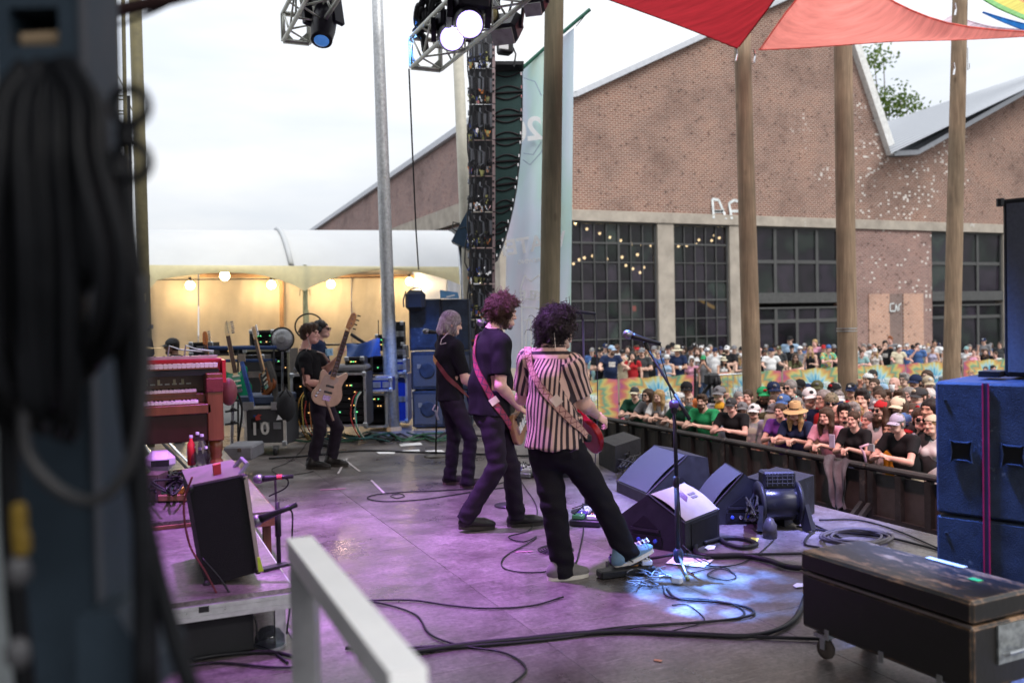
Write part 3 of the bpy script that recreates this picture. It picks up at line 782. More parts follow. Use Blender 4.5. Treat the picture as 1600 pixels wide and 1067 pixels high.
# far poles and rigging
def tubepole(name,lab,P,r,mat,cat='pole',n=14,grp=None,sm=True):
 t = thing(name,lab,cat,P[-1],group=grp)
 MB().tube(P,r,n).obj('shaft',mat,t,sm)
 return t
GALV = M('galvanised_pole',(.4,.41,.42),.42,.55,var=.25,scale=22,dirt=.6,dcol=(.3,.27,.16))
sp0,sp1 = at(588,-40,14.4),at(613,668,14.4)
silver = tubepole('steel_pole','thick galvanised roof pole beside the blue speaker stack',[sp0 + (sp1 - sp0) * s for s in np.linspace(0,1,8)],[.085 + .035 * s for s in np.linspace(0,1,8)],GALV)
MB().box(at(613,672,14.4) + (0,0,-.02),(.24,.24,.16)).obj('wood_block',mat_wood('raw_block',(.4,.26,.12),(.6,.42,.24)),silver)
c = at(611,588,14.28); MB().beam(c,c + np.array((-.28,-.05,0)),.05,.05).obj('clamp',STEEL,silver)
MB().lathe([(.128,-.03),(.128,.03)],at(611,588,14.4),14).obj('collar',STEEL,silver)
OLI = M('olive_pole',(.115,.1,.05),.6,var=.25,scale=6)
op0,op1 = at(210,-40,13),at(228,560,13)
olive = tubepole('tent_pole','olive brown roof pole rising behind the coiled cables',[op0,op0 + (op1 - op0) * .6,op1,op1 + (op1 - op0) * op1[2] / (op0[2] - op1[2])],.085,OLI)
MB().lathe([(.1,-.02),(.1,.02)],at(223,432,13),14).obj('collar',OLI,olive)
MB().box(at(225,465,12.9),(.05,.05,.12)).obj('lock',M('brass',(.5,.42,.2),.4,.7),olive)
# thin tower of rods left of it
tw = thing('mast_tower','slim olive lattice mast with rungs behind the coiled cables','tower',at(180,500,14))
for a,b_,r in (((163,-20),(172,260),.022),((172,-20),(180,260),.018),((178,-20),(184,260),.022),((192,-20),(200,420),.03)):
 p_,q_ = at(*a,14),at(*b_,14); q_ = q_ + (q_ - p_) * (q_[2] - GZ) / (p_[2] - q_[2]); MB().tube([p_,q_],r,6).obj('rod',OLI,tw)
for y in (5,40,57,90,124,149,155,173,178,200): MB().tube([at(140,y,14.05),at(197 if y > 140 else 165,y + 1,14.05)],.012,5).obj('rung',OLI,tw)
for a,b_ in (((150,10),(142,24)),((144,46),(192,135)),((196,150),(210,180))): MB().tube([at(*a,14.05),at(*b_,14.05)],.01,5).obj('brace',OLI,tw)
tag(MB().tube([at(201,150,12.5),at(203,250,12.5),at(204,340,12.5),at(206,405,12.5),at(216,430,12.6)],.022,6).obj('power_cable',CABL),'black cable hanging beside the olive pole','cable')
pp0,pp1 = at(711,-30,17),at(727,350,17)
tubepole('tent_pole','pale roof pole left of the LED panel tower',[pp0,pp1,pp1 + (pp1 - pp0) * .8],.105,M('pale_pole',(.42,.4,.33),.5,var=.12),grp=None)
p3,p4 = at(718,380,16.2),at(722,470,16.2)
tubepole('scaffold_tube','thin bluish tube below the hanging side speaker',[p3,p4,p4 + (p4 - p3)],.03,STEEL)
wire = MB().tube([at(639,108,12.2),at(645,250,13),at(650,360,14),at(654,421,14.6)],.012,5).obj('rigging_cable',CABL); tag(wire,'thin black cable dropping from the truss end to the gear bag','cable')

# ------------------------------------------------------------------ lighting trusses (they run along Y)
def truss(lab,P,w,h,ln,bays):
 t = thing('lighting_truss',lab,'truss',P,group='aluminium lighting trusses')
 P = np.array(P)
 ch = [P + (sx * w / 2,0,sz * h / 2) for sx in (-1,1) for sz in (-1,1)]
 for c in ch: MB().tube([c,c - (0,ln,0)],.026,8).obj('chord',TRUSS,t,True)
 s = ln / bays
 for k in range(bays):
  for (a,b_) in ((0,1),(2,3),(0,2),(1,3)):
   i,j = (a,b_) if k % 2 else (b_,a)
   MB().tube([ch[i] - (0,s * k + .02,0),ch[j] - (0,s * (k + 1) - .02,0)],.013,6).obj('brace',TRUSS,t,True)
   if k % 2 == 0: MB().tube([ch[a] - (0,s * k + .01,0),ch[b_] - (0,s * k + .01,0)],.013,6).obj('brace',TRUSS,t,True)
 e = MB()
 for i,j in ((0,1),(2,3),(0,2),(1,3)): e.beam(ch[i] + (0,.03,0),ch[j] + (0,.03,0),.05,.05)
 for sx,i in ((1,0),(-1,2)): e.prism([ch[i] + (0,.03,0),ch[i] + (sx * .16,.03,0),ch[i] + (0,.03,.16)],(0,.012,0))
 e.obj('end_frame',TRUSS,t)
 return t,P
tr1,P1 = truss('long aluminium truss carrying the lit moving lights',at(666,84,11.6),.40,.38,4.8,11)
tr2,P2 = truss('short truss end at the top carrying one unlit moving light',at(463,44,11.2),.32,.34,3.0,7)
LAMPD = M('fixture_plastic',(.022,.018,.028),.38,var=.25)
LIT = emitter('lit_lens',(.93,.96,1),26)
def moving_light(lab,hang,head,aim,s=1.,lit=True,lens=None):
 t = thing('moving_light',lab,'stage light',hang,group='moving stage lights')
 hang,head = np.array(hang),np.array(head)
 aim = np.array(aim) - head; aim /= np.linalg.norm(aim)
 MB().box(hang,(.3 * s,.32 * s,.16 * s),bev=.03).obj('base',LAMPD,t)
 sd = np.cross(aim,(0,0,1)); sd /= np.linalg.norm(sd)
 for k in (-1,1):
  MB().beam(hang + sd * k * .17 * s,head + sd * k * .17 * s,.05 * s,.13 * s,up=aim).obj('yoke_arm',LAMPD,t)
 up = np.cross(sd,aim)
 Mx = np.array((sd,up,aim)).T
 MB().lathe([(.06 * s,-.24 * s),(.125 * s,-.2 * s),(.14 * s,-.05 * s),(.135 * s,.1 * s),(.118 * s,.22 * s),(.118 * s,.25 * s)],head,18,M=Mx).obj('head',LAMPD,t,True)
 MB().lathe([(.084 * s,.25 * s),(.08 * s,.262 * s),(.05 * s,.268 * s)],head,20,M=Mx).obj('lens',lens or (LIT if lit else M('dark_lens',(.05,.06,.09),.08)),t,True)
 if lit: MB().lathe([(.112 * s,.252 * s),(.086 * s,.256 * s),(.084 * s,.25 * s)],head,20,M=Mx).obj('halo_ring',emitter('violet_glow',(.45,.35,1),1.6),t,True)  # added glowing ring paints the violet halo around the lens
 return t
moving_light('brightly lit moving light shining straight at the stage',at(733,8,8.9),at(732,36,8.8),at(756,72,6),1.12)
moving_light('lower lit moving light beside the bright one on the truss',at(704,36,9.3),at(705,58,9.2),at(722,92,6.5),1.05)
moving_light('unlit moving light hanging head down under the short truss',at(500,-6,10.6),at(506,38,10.5),at(500,82,10.3),1.05,False,M('blue_glow_lens',(.1,.3,.7),.1,emit=(.1,.35,1),estr=.2))  # the unlit lens is given a faint blue glow of its own
# dark wash lights and bag along the truss
def par(lab,p,aim,L=.34,w=.28):
 t = thing('wash_light',lab,'stage light',p,group='boxy wash lights on the truss')
 p = np.array(p); a = np.array(aim) - p; a /= np.linalg.norm(a)
 sd = np.cross(a,(0,0,1)); sd /= np.linalg.norm(sd); up = np.cross(sd,a); Mx = np.array((sd,a,up)).T
 MB().box(p,(w,L,w * .8),M=Mx,bev=.05).obj('housing',LAMPD,t)
 MB().box(p + a * (L / 2 + .015),(w * .8,.03,w * .6),M=Mx).obj('lens',M('grey_lens',(.35,.34,.33),.3),t)
 for k in (-1,1): MB().beam(p + sd * k * w * .55,p + sd * k * w * .55 - a * .25 + up * .12,.03,.05).obj('bracket',LAMPD,t)
 return t
par('angular black wash light right of the lit lights',at(792,45,11),at(775,78,10.6),.42,.33)
par('black wash light at the top left of the big pole',at(838,5,11),at(824,32,10.6),.4,.26)
par('black wash light above the LED tower',at(762,14,11.2),at(760,60,10.4),.4,.26)
w = thing('par_lamp','round gold faced lamp at the top of the LED tower','stage light',at(765,22,10.9))
a = np.array(at(750,40,9.5)) - at(765,22,10.9); a /= np.linalg.norm(a); s_ = np.cross(a,(0,0,1)); s_ /= np.linalg.norm(s_)
MB().lathe([(.05,-.25),(.1,-.2),(.115,0),(.115,.03)],at(765,22,10.9),16,M=np.array((s_,np.cross(s_,a),a)).T).obj('can',LAMPD,w,True)
MB().lathe([(.105,.03),(.08,.04),(.02,.045)],at(765,22,10.9),16,M=np.array((s_,np.cross(s_,a),a)).T).obj('reflector',M('gold_lens',(.5,.42,.2),.25,.5),w,True)
bag = thing('cable_bundle','dark bundle of coiled cable tied into the truss','cable',at(668,30,11.4))
for k in range(9):
 c = at(655 + 4 * k,26 + 6 * math.sin(k * 1.7),11.4); a_ = random.uniform(.09,.15)
 MB().tube([c + np.array((a_ * .5 * math.cos(q),.3 * a_ * math.sin(2 * q + k),1.5 * a_ * math.sin(q))) for q in np.linspace(0,2 * math.pi,14)[:-1]],.03,6,closed=True).obj('cable_loop',CABL,bag,True)
MB().tube([at(648,45,11.4),at(662,60,11.4),at(665,80,11.4)],.05,6).obj('cable_tail',CABL,bag)
chain = thing('chain_hoist','dark chain motor hanging between the trusses','hoist',at(790,78,14.6))
MB().box(at(789,76,14.6),(.24,.2,.2),bev=.03).obj('motor',BLACK,chain); MB().box(at(787,72,14.4),(.16,.02,.1)).obj('plate',PAPER,chain)
MB().tube([at(798,66,14.6),at(806,85,14.6),at(803,105,14.6)],.015,5).obj('cable_loop',CABL,chain)

# ------------------------------------------------------------------ LED panel tower seen from behind
LD = 15.2
led = thing('led_tower','tall tower of LED screen panels seen from its cabled back','video wall',at(754,640,LD))
pxm = LD / F
fr = M('led_frame',(.05,.05,.055),.45,.3)
PINK = M('perforated_rail',(.33,.25,.25),.5,.4)
CAB = [M('led_case',(.035,.036,.04),.4,var=.3),M('led_psu',(.16,.17,.19),.4,.4),M('led_ribbon',(.3,.3,.12),.5),M('led_jack',(.06,.09,.3),.4),M('led_orange',(.5,.18,.05),.5),SILVER]
exu = RGT; eyu = UPV
def lp(px,py,d=0.): return at(px,py,LD + d)
for k in range(10):
 y0 = 52 + 56 * k; y1 = y0 + 55
 c = MB()
 c.box(lp(752,(y0 + y1) / 2,.12),(.42,.08,54 * pxm),M=np.array((RGT,FWD,UPV)).T)
 cab = c.obj('cabinet',fr,led)
 ra = MB(); ra.box(lp(771.5,(y0 + y1) / 2,-.03),(4.5 * pxm,.05,54 * pxm),M=np.array((RGT,FWD,UPV)).T)
 rail = ra.obj('rail',PINK,cab)
 ho = MB()
 for q in range(4): ho.box(lp(771,y0 + 8 + 9 * q,-.06),(.03,.012,.035),M=np.array((RGT,FWD,UPV)).T)
 ho.obj('rail_hole',BLACK,cab)['kind'] = 'stuff'
 rr = random.Random(k)
 for q,px in enumerate((735,744,753,762)):
  yy = y0 + rr.uniform(3,10)
  MB().tube([lp(px - 3,yy,-.03),lp(px - 3,yy + 6,-.09),lp(px + 2,yy + 9,-.1),lp(px + 2,yy + 26,-.1),lp(px - 3,yy + 30,-.09),lp(px - 3,yy + 38,-.03)],.016,6).obj('handle',fr if q % 2 else CAB[1],cab)
  MB().box(lp(px + 5,yy + 20,-.06),(.035,.05,.24),M=np.array((RGT,FWD,UPV)).T).obj('power_supply',CAB[rr.choice((0,1,1))],cab)
  MB().box(lp(px,yy + 42,-.08),(.05,.06,.1),M=np.array((RGT,FWD,UPV)).T).obj('connector',CAB[rr.choice((2,3,0,5))],cab)
  MB().tube([lp(px - 4,yy + 36,-.06),lp(px,yy + 46,-.13),lp(px + 4,yy + 38,-.06)],.012,5).obj('jumper_cable',CAB[rr.choice((2,2,4,0,5))],cab)
  j = MB()
  for _ in range(5): j.box(lp(px + rr.uniform(-4,5),y0 + rr.uniform(30,54),-.1),[rr.uniform(.015,.04) for _ in range(3)])
  j.obj('plug',CAB[rr.choice((2,3,4,5,0))],cab)['kind'] = 'stuff'
for px,s in ((733,0),(741,1),(757,2)):
 MB().tube([lp(px + 3 * math.sin(y * .05 + s),y,-.14) for y in range(60,560,25)],.014,5).obj('trunk_cable',CABL,led)
MB().tube([lp(733,360,-.1),lp(727,385,-.1),lp(726,410,-.1),lp(733,425,-.1)],.012,5).obj('trunk_cable',CABL,led)

# ------------------------------------------------------------------ line array
arr = thing('line_array','curved hanging line array of dark green loudspeakers','loudspeaker',at(796,100,15.8))
GRN = M('array_grille',(.022,.055,.052),.5,var=.2,scale=40,bump=.2,bscale=300)
edge = [(817,109),(817.5,144),(817,180),(816,216),(813,251),(809,286),(803,320),(795,353),(786,381),(777,404)]
inn = [(770,112),(770,147),(770,183),(770,219),(770,254),(770,291),(770,327),(770,362),(770,386),(770,408)]
AD = 15.6
MB().box(at(795,104,AD - .02),(.52,.4,.06),M=np.array((RGT,FWD,UPV)).T).obj('bumper_frame',BLACKP,arr)
for k in range(9):
 a,b_,c,d = inn[k],edge[k],edge[k + 1],inn[k + 1]
 q = [at(*a,AD + .02),at(*b_,AD),at(*c,AD),at(*d,AD + .02)]
 ctr = sum(q) / 4
 q = [ctr + (p - ctr) * .985 for p in q]
 bx = MB().prism(q[::-1],FWD * .5).obj('speaker_box',BLACKP,arr)
 inn_q = [ctr + (p - ctr) * np.array((.9,.9,.9)) - FWD * .012 for p in q]
 MB().prism(inn_q[::-1],FWD * .014).obj('grille',GRN,bx)
 for sgn,(u,v) in ((1,(q[0],q[1])),(-1,(q[3],q[2]))):
  P = []
  for s in np.linspace(.06,.9,9):
   p = u * (1 - s) + v * s
   P.append(p + (ctr - (u + v) / 2) * (.22 + .55 * math.sin(math.pi * min(s * 1.05,1))) * .75 - FWD * .02)
  MB().tube(P,.014,5).obj('arch_trim',M('array_trim',(.02,.015,.018),.5),bx,True)
 MB().beam(q[3] - FWD * .02,q[2] - FWD * .02,.02,.045,up=FWD).obj('slot',M('array_trim',(.02,.015,.018),.5),bx)
 for s_ in (.2,.8): MB().box(q[1] * (1 - s_) + q[2] * s_ - FWD * .02 - RGT * .03,(.02,.02,.05)).obj('pin',SILVER,bx)
fill = thing('side_speaker','dark blue side speaker hanging left of the LED tower','loudspeaker',at(722,360,15.9))
MB().prism([at(736,318,15.9),at(705,377,15.9),at(736,392,15.9)],FWD * .4).obj('cabinet',M('blue_black_box',(.03,.06,.1),.4),fill)
MB().tube([at(718,350,15.85),at(708,347,15.8),at(707,358,15.8),at(714,362,15.85)],.012,5).obj('handle',BLACK,fill)
MB().tube([at(718,358,15.8),at(726,355,15.8),at(733,362,15.8)],.012,5).obj('cable',CABL,fill)

# ------------------------------------------------------------------ hanging printed banner
m,n,l,b = newmat('banner_print')
tcn = n.new('ShaderNodeTexCoord'); no = n.new('ShaderNodeTexNoise'); no.inputs['Scale'].default_value = .8; no.inputs['Detail'].default_value = 3
mpn = n.new('ShaderNodeMapping'); mpn.inputs['Scale'].default_value = (1.2,1.2,.5)
l(tcn.outputs['Object'],mpn.inputs[0]); l(mpn.outputs[0],no.inputs['Vector'])
r = ramp(n,[(.3,(.68,.65,.76)),(.45,(.6,.7,.8)),(.58,(.5,.7,.66)),(.72,(.7,.74,.56))]); l(no.outputs['Fac'],r.inputs['Fac'])
tr = n.new('ShaderNodeBsdfTranslucent'); ms = n.new('ShaderNodeMixShader'); ms.inputs[0].default_value = .5
l(r.outputs[0],b.inputs['Base Color']); l(r.outputs[0],tr.inputs['Color']); b.inputs['Roughness'].default_value = .7
l(b.outputs[0],ms.inputs[1]); l(tr.outputs[0],ms.inputs[2]); l(ms.outputs[0],n['Material Output'].inputs['Surface'])
ban = thing('hanging_banner','translucent pastel banner with reversed print hanging from a green arm on the pole','banner',at(845,100,14))
BDp = 16.6
G = []
for v in np.linspace(0,1,30):
 row = []
 for u in np.linspace(0,1,26):
  xl,xr = 796 - 8 * v + (0 if v > .15 else 8 * (1 - v / .15)),897 - 6 * v
  yt = 118 + (44 - 118) * u
  p = at(xl + (xr - xl) * u,yt + (575 - yt) * v,BDp + .09 * math.sin(u * 11 + v * 2.2) + .05 * math.sin(v * 5 + u * 4))
  row.append(p)
 G.append(row)
MB().grid(G).obj('cloth',m,ban,True)
MB().tube([at(806,116,BDp),at(862,66,BDp - .1),at(922,15,BDp - .2)],.035,8).obj('arm',M('green_arm',(.03,.12,.08),.45),ban)
MB().tube([at(922,15,BDp - .2),at(900,42,BDp - .1)],.008,5).obj('guy_line',CABL,ban)
INK = M('banner_ink',(.9,.92,.93),.7,var=.03,trans=.3)
INK2 = M('banner_ink_shadow',(.3,.38,.5),.7,var=.05,trans=.35)
def btext(s,px,py,h,mat,ang=0,off=.16):
 o = at(px,py,BDp - off); sz = h * BDp / F
 x = -(RGT * math.cos(ang) + UPV * math.sin(ang)); y = UPV * math.cos(ang) - RGT * math.sin(ang)
 text_mesh('lettering',s,sz,mat,frame_mat(o,x,y),ban,.001,bold=True)
btext('WATER',828,383,33,INK,.16); btext('420',835,203,50,INK,.12); btext('BREWING',829,408,9,INK,.12)
btext('ALE',829,462,21,INK,.03); btext('PALE',851,462,21,INK,.03)
def bline(pts,w,mat,off=.15):
 P = [at(x,y,BDp - off) for x,y in pts]
 mb = MB()
 for a,c in zip(P[:-1],P[1:]): mb.beam(a,c,w,.004,up=FWD)
 mb.obj('outline',mat,ban)
bline([(816,560),(815,470),(813,452),(820,430),(829,440),(840,432),(847,428)],.025,INK)
bline([(814,480),(847,482)],.03,INK); bline([(818,500),(847,500)],.02,INK)
for px in (826,843): bline([(px - 4,560),(px - 4,520),(px - 2,502),(px,497),(px + 3,502),(px + 4,520),(px + 4,560)],.03,INK)
bline([(818,122),(836,128),(846,150)],.015,INK2); bline([(817,250),(828,258),(846,238),(850,225)],.015,INK2)
bline([(818,240),(833,242),(846,222)],.015,INK2)

# ------------------------------------------------------------------ tie-dye barriers in front of the far terrace
def mat_tiedye():
 m,n,l,b = newmat('tie_dye_print')
 tc = n.new('ShaderNodeTexCoord'); sp = n.new('ShaderNodeSeparateXYZ'); l(tc.outputs['Object'],sp.inputs[0])
 cx = n.new('ShaderNodeCombineXYZ'); l(sp.outputs[0],cx.inputs[0]); l(sp.outputs[2],cx.inputs[1])
 sb = n.new('ShaderNodeVectorMath'); sb.operation = 'SUBTRACT'; sb.inputs[1].default_value = (0,.62,0); l(cx.outputs[0],sb.inputs[0])
 ln = n.new('ShaderNodeVectorMath'); ln.operation = 'LENGTH'; l(sb.outputs[0],ln.inputs[0])
 nm = n.new('ShaderNodeVectorMath'); nm.operation = 'NORMALIZE'; l(sb.outputs[0],nm.inputs[0])
 no = n.new('ShaderNodeTexNoise'); no.inputs['Scale'].default_value = 5.5; no.inputs['Detail'].default_value = 4; l(nm.outputs[0],no.inputs['Vector'])
 n2 = n.new('ShaderNodeTexNoise'); n2.inputs['Scale'].default_value = 2.2; n2.inputs['Detail'].default_value = 3; l(cx.outputs[0],n2.inputs['Vector'])
 a1 = n.new('ShaderNodeMath'); a1.operation = 'MULTIPLY_ADD'; l(no.outputs['Fac'],a1.inputs[0]); a1.inputs[1].default_value = .75; l(ln.outputs['Value'],a1.inputs[2])
 a2 = n.new('ShaderNodeMath'); a2.operation = 'MULTIPLY_ADD'; l(n2.outputs['Fac'],a2.inputs[0]); a2.inputs[1].default_value = .5; l(a1.outputs[0],a2.inputs[2])
 a3 = n.new('ShaderNodeMath'); a3.operation = 'MULTIPLY_ADD'; l(a2.outputs[0],a3.inputs[0]); a3.inputs[1].default_value = .62; a3.inputs[2].default_value = -.36
 r = ramp(n,[(.0,(.02,.16,.36)),(.16,(.05,.3,.5)),(.26,(.35,.55,.55)),(.36,(.52,.46,.15)),(.45,(.5,.25,.08)),(.52,(.1,.3,.2)),(.6,(.54,.44,.13)),(.7,(.5,.15,.1)),(.82,(.34,.07,.2)),(.93,(.46,.36,.15))])
 l(a3.outputs[0],r.inputs['Fac']); l(r.outputs[0],b.inputs['Base Color']); b.inputs['Roughness'].default_value = .6
 return m
TIE = mat_tiedye()
BY = 20.
bar0 = thing('crowd_barrier','tie-dye covered steel barrier furthest to the left behind the guitarist','barrier',(0,0,0),group='tie-dye crowd barriers',local=True)
BW = 2.3
fr_ = MB()
for x in (-BW / 2 + .05,BW / 2 - .05): fr_.tube([(x,.03,0),(x,.03,1.12)],.022,7)
fr_.tube([(-BW / 2 + .05,.03,1.12),(BW / 2 - .05,.03,1.12)],.022,7); fr_.tube([(-BW / 2 + .05,.03,.15),(BW / 2 - .05,.03,.15)],.022,7)
fr_.obj('frame',STEEL,bar0)
for k in range(12): MB().tube([(-BW / 2 + .2 + .17 * k,.03,.16),(-BW / 2 + .2 + .17 * k,.03,1.1)],.01,5).obj('bar',STEEL,bar0)
for x in (-.7,.7): MB().box((x,.03,.03),(.06,.6,.05)).obj('foot',STEEL,bar0)
G = [[(-BW / 2 + BW * u,-.012 + .02 * math.sin(u * 17 + v * 3),.12 + 1.05 * v + (.035 * math.sin(u * 9.42) ** 2 if v == 1 else 0)) for u in np.linspace(0,1,24)] for v in np.linspace(0,1,8)]
MB().grid(G).obj('printed_banner',TIE,bar0,True)
LOGO = M('logo_white',(.72,.74,.76),.6,var=.03)
text_mesh('lettering','SWEETWATER',.17,LOGO,frame_mat((0,-.045,.72),(1,0,0),(0,0,1)),bar0,.001,bold=True)
text_mesh('lettering','BREWING COMPANY',.06,LOGO,frame_mat((0,-.045,.56),(1,0,0),(0,0,1)),bar0,.001)
bx0 = on(1028,620,1,BY)[0]
labs = ['tie-dye covered barrier behind the blond women at the rail','tie-dye covered barrier left of the first audience pole','tie-dye covered barrier between the two nearer audience poles','tie-dye covered barrier right of the thick audience pole','tie-dye covered barrier under the man in the cream tee','tie-dye covered barrier beside the right speaker stack','last tie-dye covered barrier behind the right speaker stack']
zb = .12 - 1.12 + .02
bar0.location = (bx0 - 2.36,BY,GZ)
for k,lab in enumerate(labs): copy_tree(bar0,(bx0 + 2.36 * k + (.0 if k < 1 else .55),BY + random.uniform(-.03,.03),GZ),random.uniform(-.02,.02),lab)
gate = thing('steel_barrier','bare steel barrier standing open in the gap of the tie-dye row','barrier',(bx0 + 1.6,BY - .3,GZ))
o3 = ORG[gate.name]
MB().tube([o3 + (-.1,0,0),o3 + (-.1,0,1.1),o3 + (-.05,0,1.17),o3 + (1.35,0,1.17),o3 + (1.42,0,1.1),o3 + (1.42,0,0)],.022,8).obj('frame',STEEL,gate,True)
for k in range(8): MB().tube([o3 + (.08 + .17 * k,0,.1),o3 + (.08 + .17 * k,0,1.15)],.01,5).obj('bar',STEEL,gate)
# pushed-down camera crane arm in the gap
cr = thing('camera_crane','black camera arm with round counterweights at the barrier gap','camera crane',at(1120,596,19))
MB().beam(at(1078,640,19),at(1112,598,19),.07,.07).obj('arm',BLACK,cr); MB().box(at(1112,592,18.9),(.3,.2,.24),bev=.04).obj('head',BLACK,cr)
for q in (1117,1122): MB().lathe([(.03,-.03),(.14,-.03),(.14,.03),(.03,.03)],at(q,597,18.9),16,M=np.array((FWD,UPV,RGT)).T).obj('weight',RUBBER,cr,True)
MB().lathe([(.0,0),(.05,.0),(.05,.02)],at(1124,597,18.8),10,M=np.array((UPV,RGT,-FWD)).T).obj('hub',SILVER,cr)
MB().tube([at(1086,575,19),at(1086,640,19)],.03,6).obj('post',BLACK,cr)

# ------------------------------------------------------------------ crowd control barricade at the stage front
XR = 7.3
RZ = on(1215,699,0,XR)[2]
HB = RZ - GZ
BC = M('barricade_steel',(.045,.043,.042),.5,.3,var=.35,scale=5,bump=.2,dirt=.6,dcol=(.11,.1,.09))
BS = M('barricade_sheet',(.075,.07,.066),.55,.2,var=.3,scale=3,bump=.15,dirt=.62,dcol=(.14,.13,.12))
b0 = thing('crowd_barricade','x','barricade',(0,0,0),group='steel barricade sections along the stage pit',local=True)
L0 = 1.22
MB().box((0,0,HB - .03),(.11,L0 - .01,.06),bev=.02).obj('top_rail',BC,b0)
sh = MB().box((.02,0,HB / 2 - .03),(.02,L0 - .03,HB - .12)).obj('sheet',BS,b0)
for y in (-.57,-.2,.17,.54): MB().box((-.02,y,HB / 2 - .03),(.06,.075,HB - .07)).obj('post',BC,b0)
MB().box((-.03,0,HB * .5),(.04,L0 - .1,.05)).obj('mid_rail',BC,b0)
for y in (-.57,.54): MB().beam((-.05,y,HB * .62),(-.75,y,.05),.05,.05).obj('brace',BC,b0)
MB().box((-.4,0,.02),(.85,L0 - .02,.03)).obj('kick_plate',BS,b0)
wheres = ['hidden behind the right speaker stack','at the right end beside the speaker stack','under the two men in black tees','where the grey jacket hangs','under the straw hat woman','right behind the violet box','under the purple sleeve','under the black capped man','under the green tee man','under the blond woman with clasped hands','behind the far wedge monitors','at the far left end of the pit','behind the striped shirt guitarist']
for k in range(12):
 y = 4.2 + L0 * k
 c = b0 if k == 0 else copy_tree(b0)
 c.location = (XR,y,GZ); c['label'] = 'dark steel barricade section ' + wheres[k + 0]
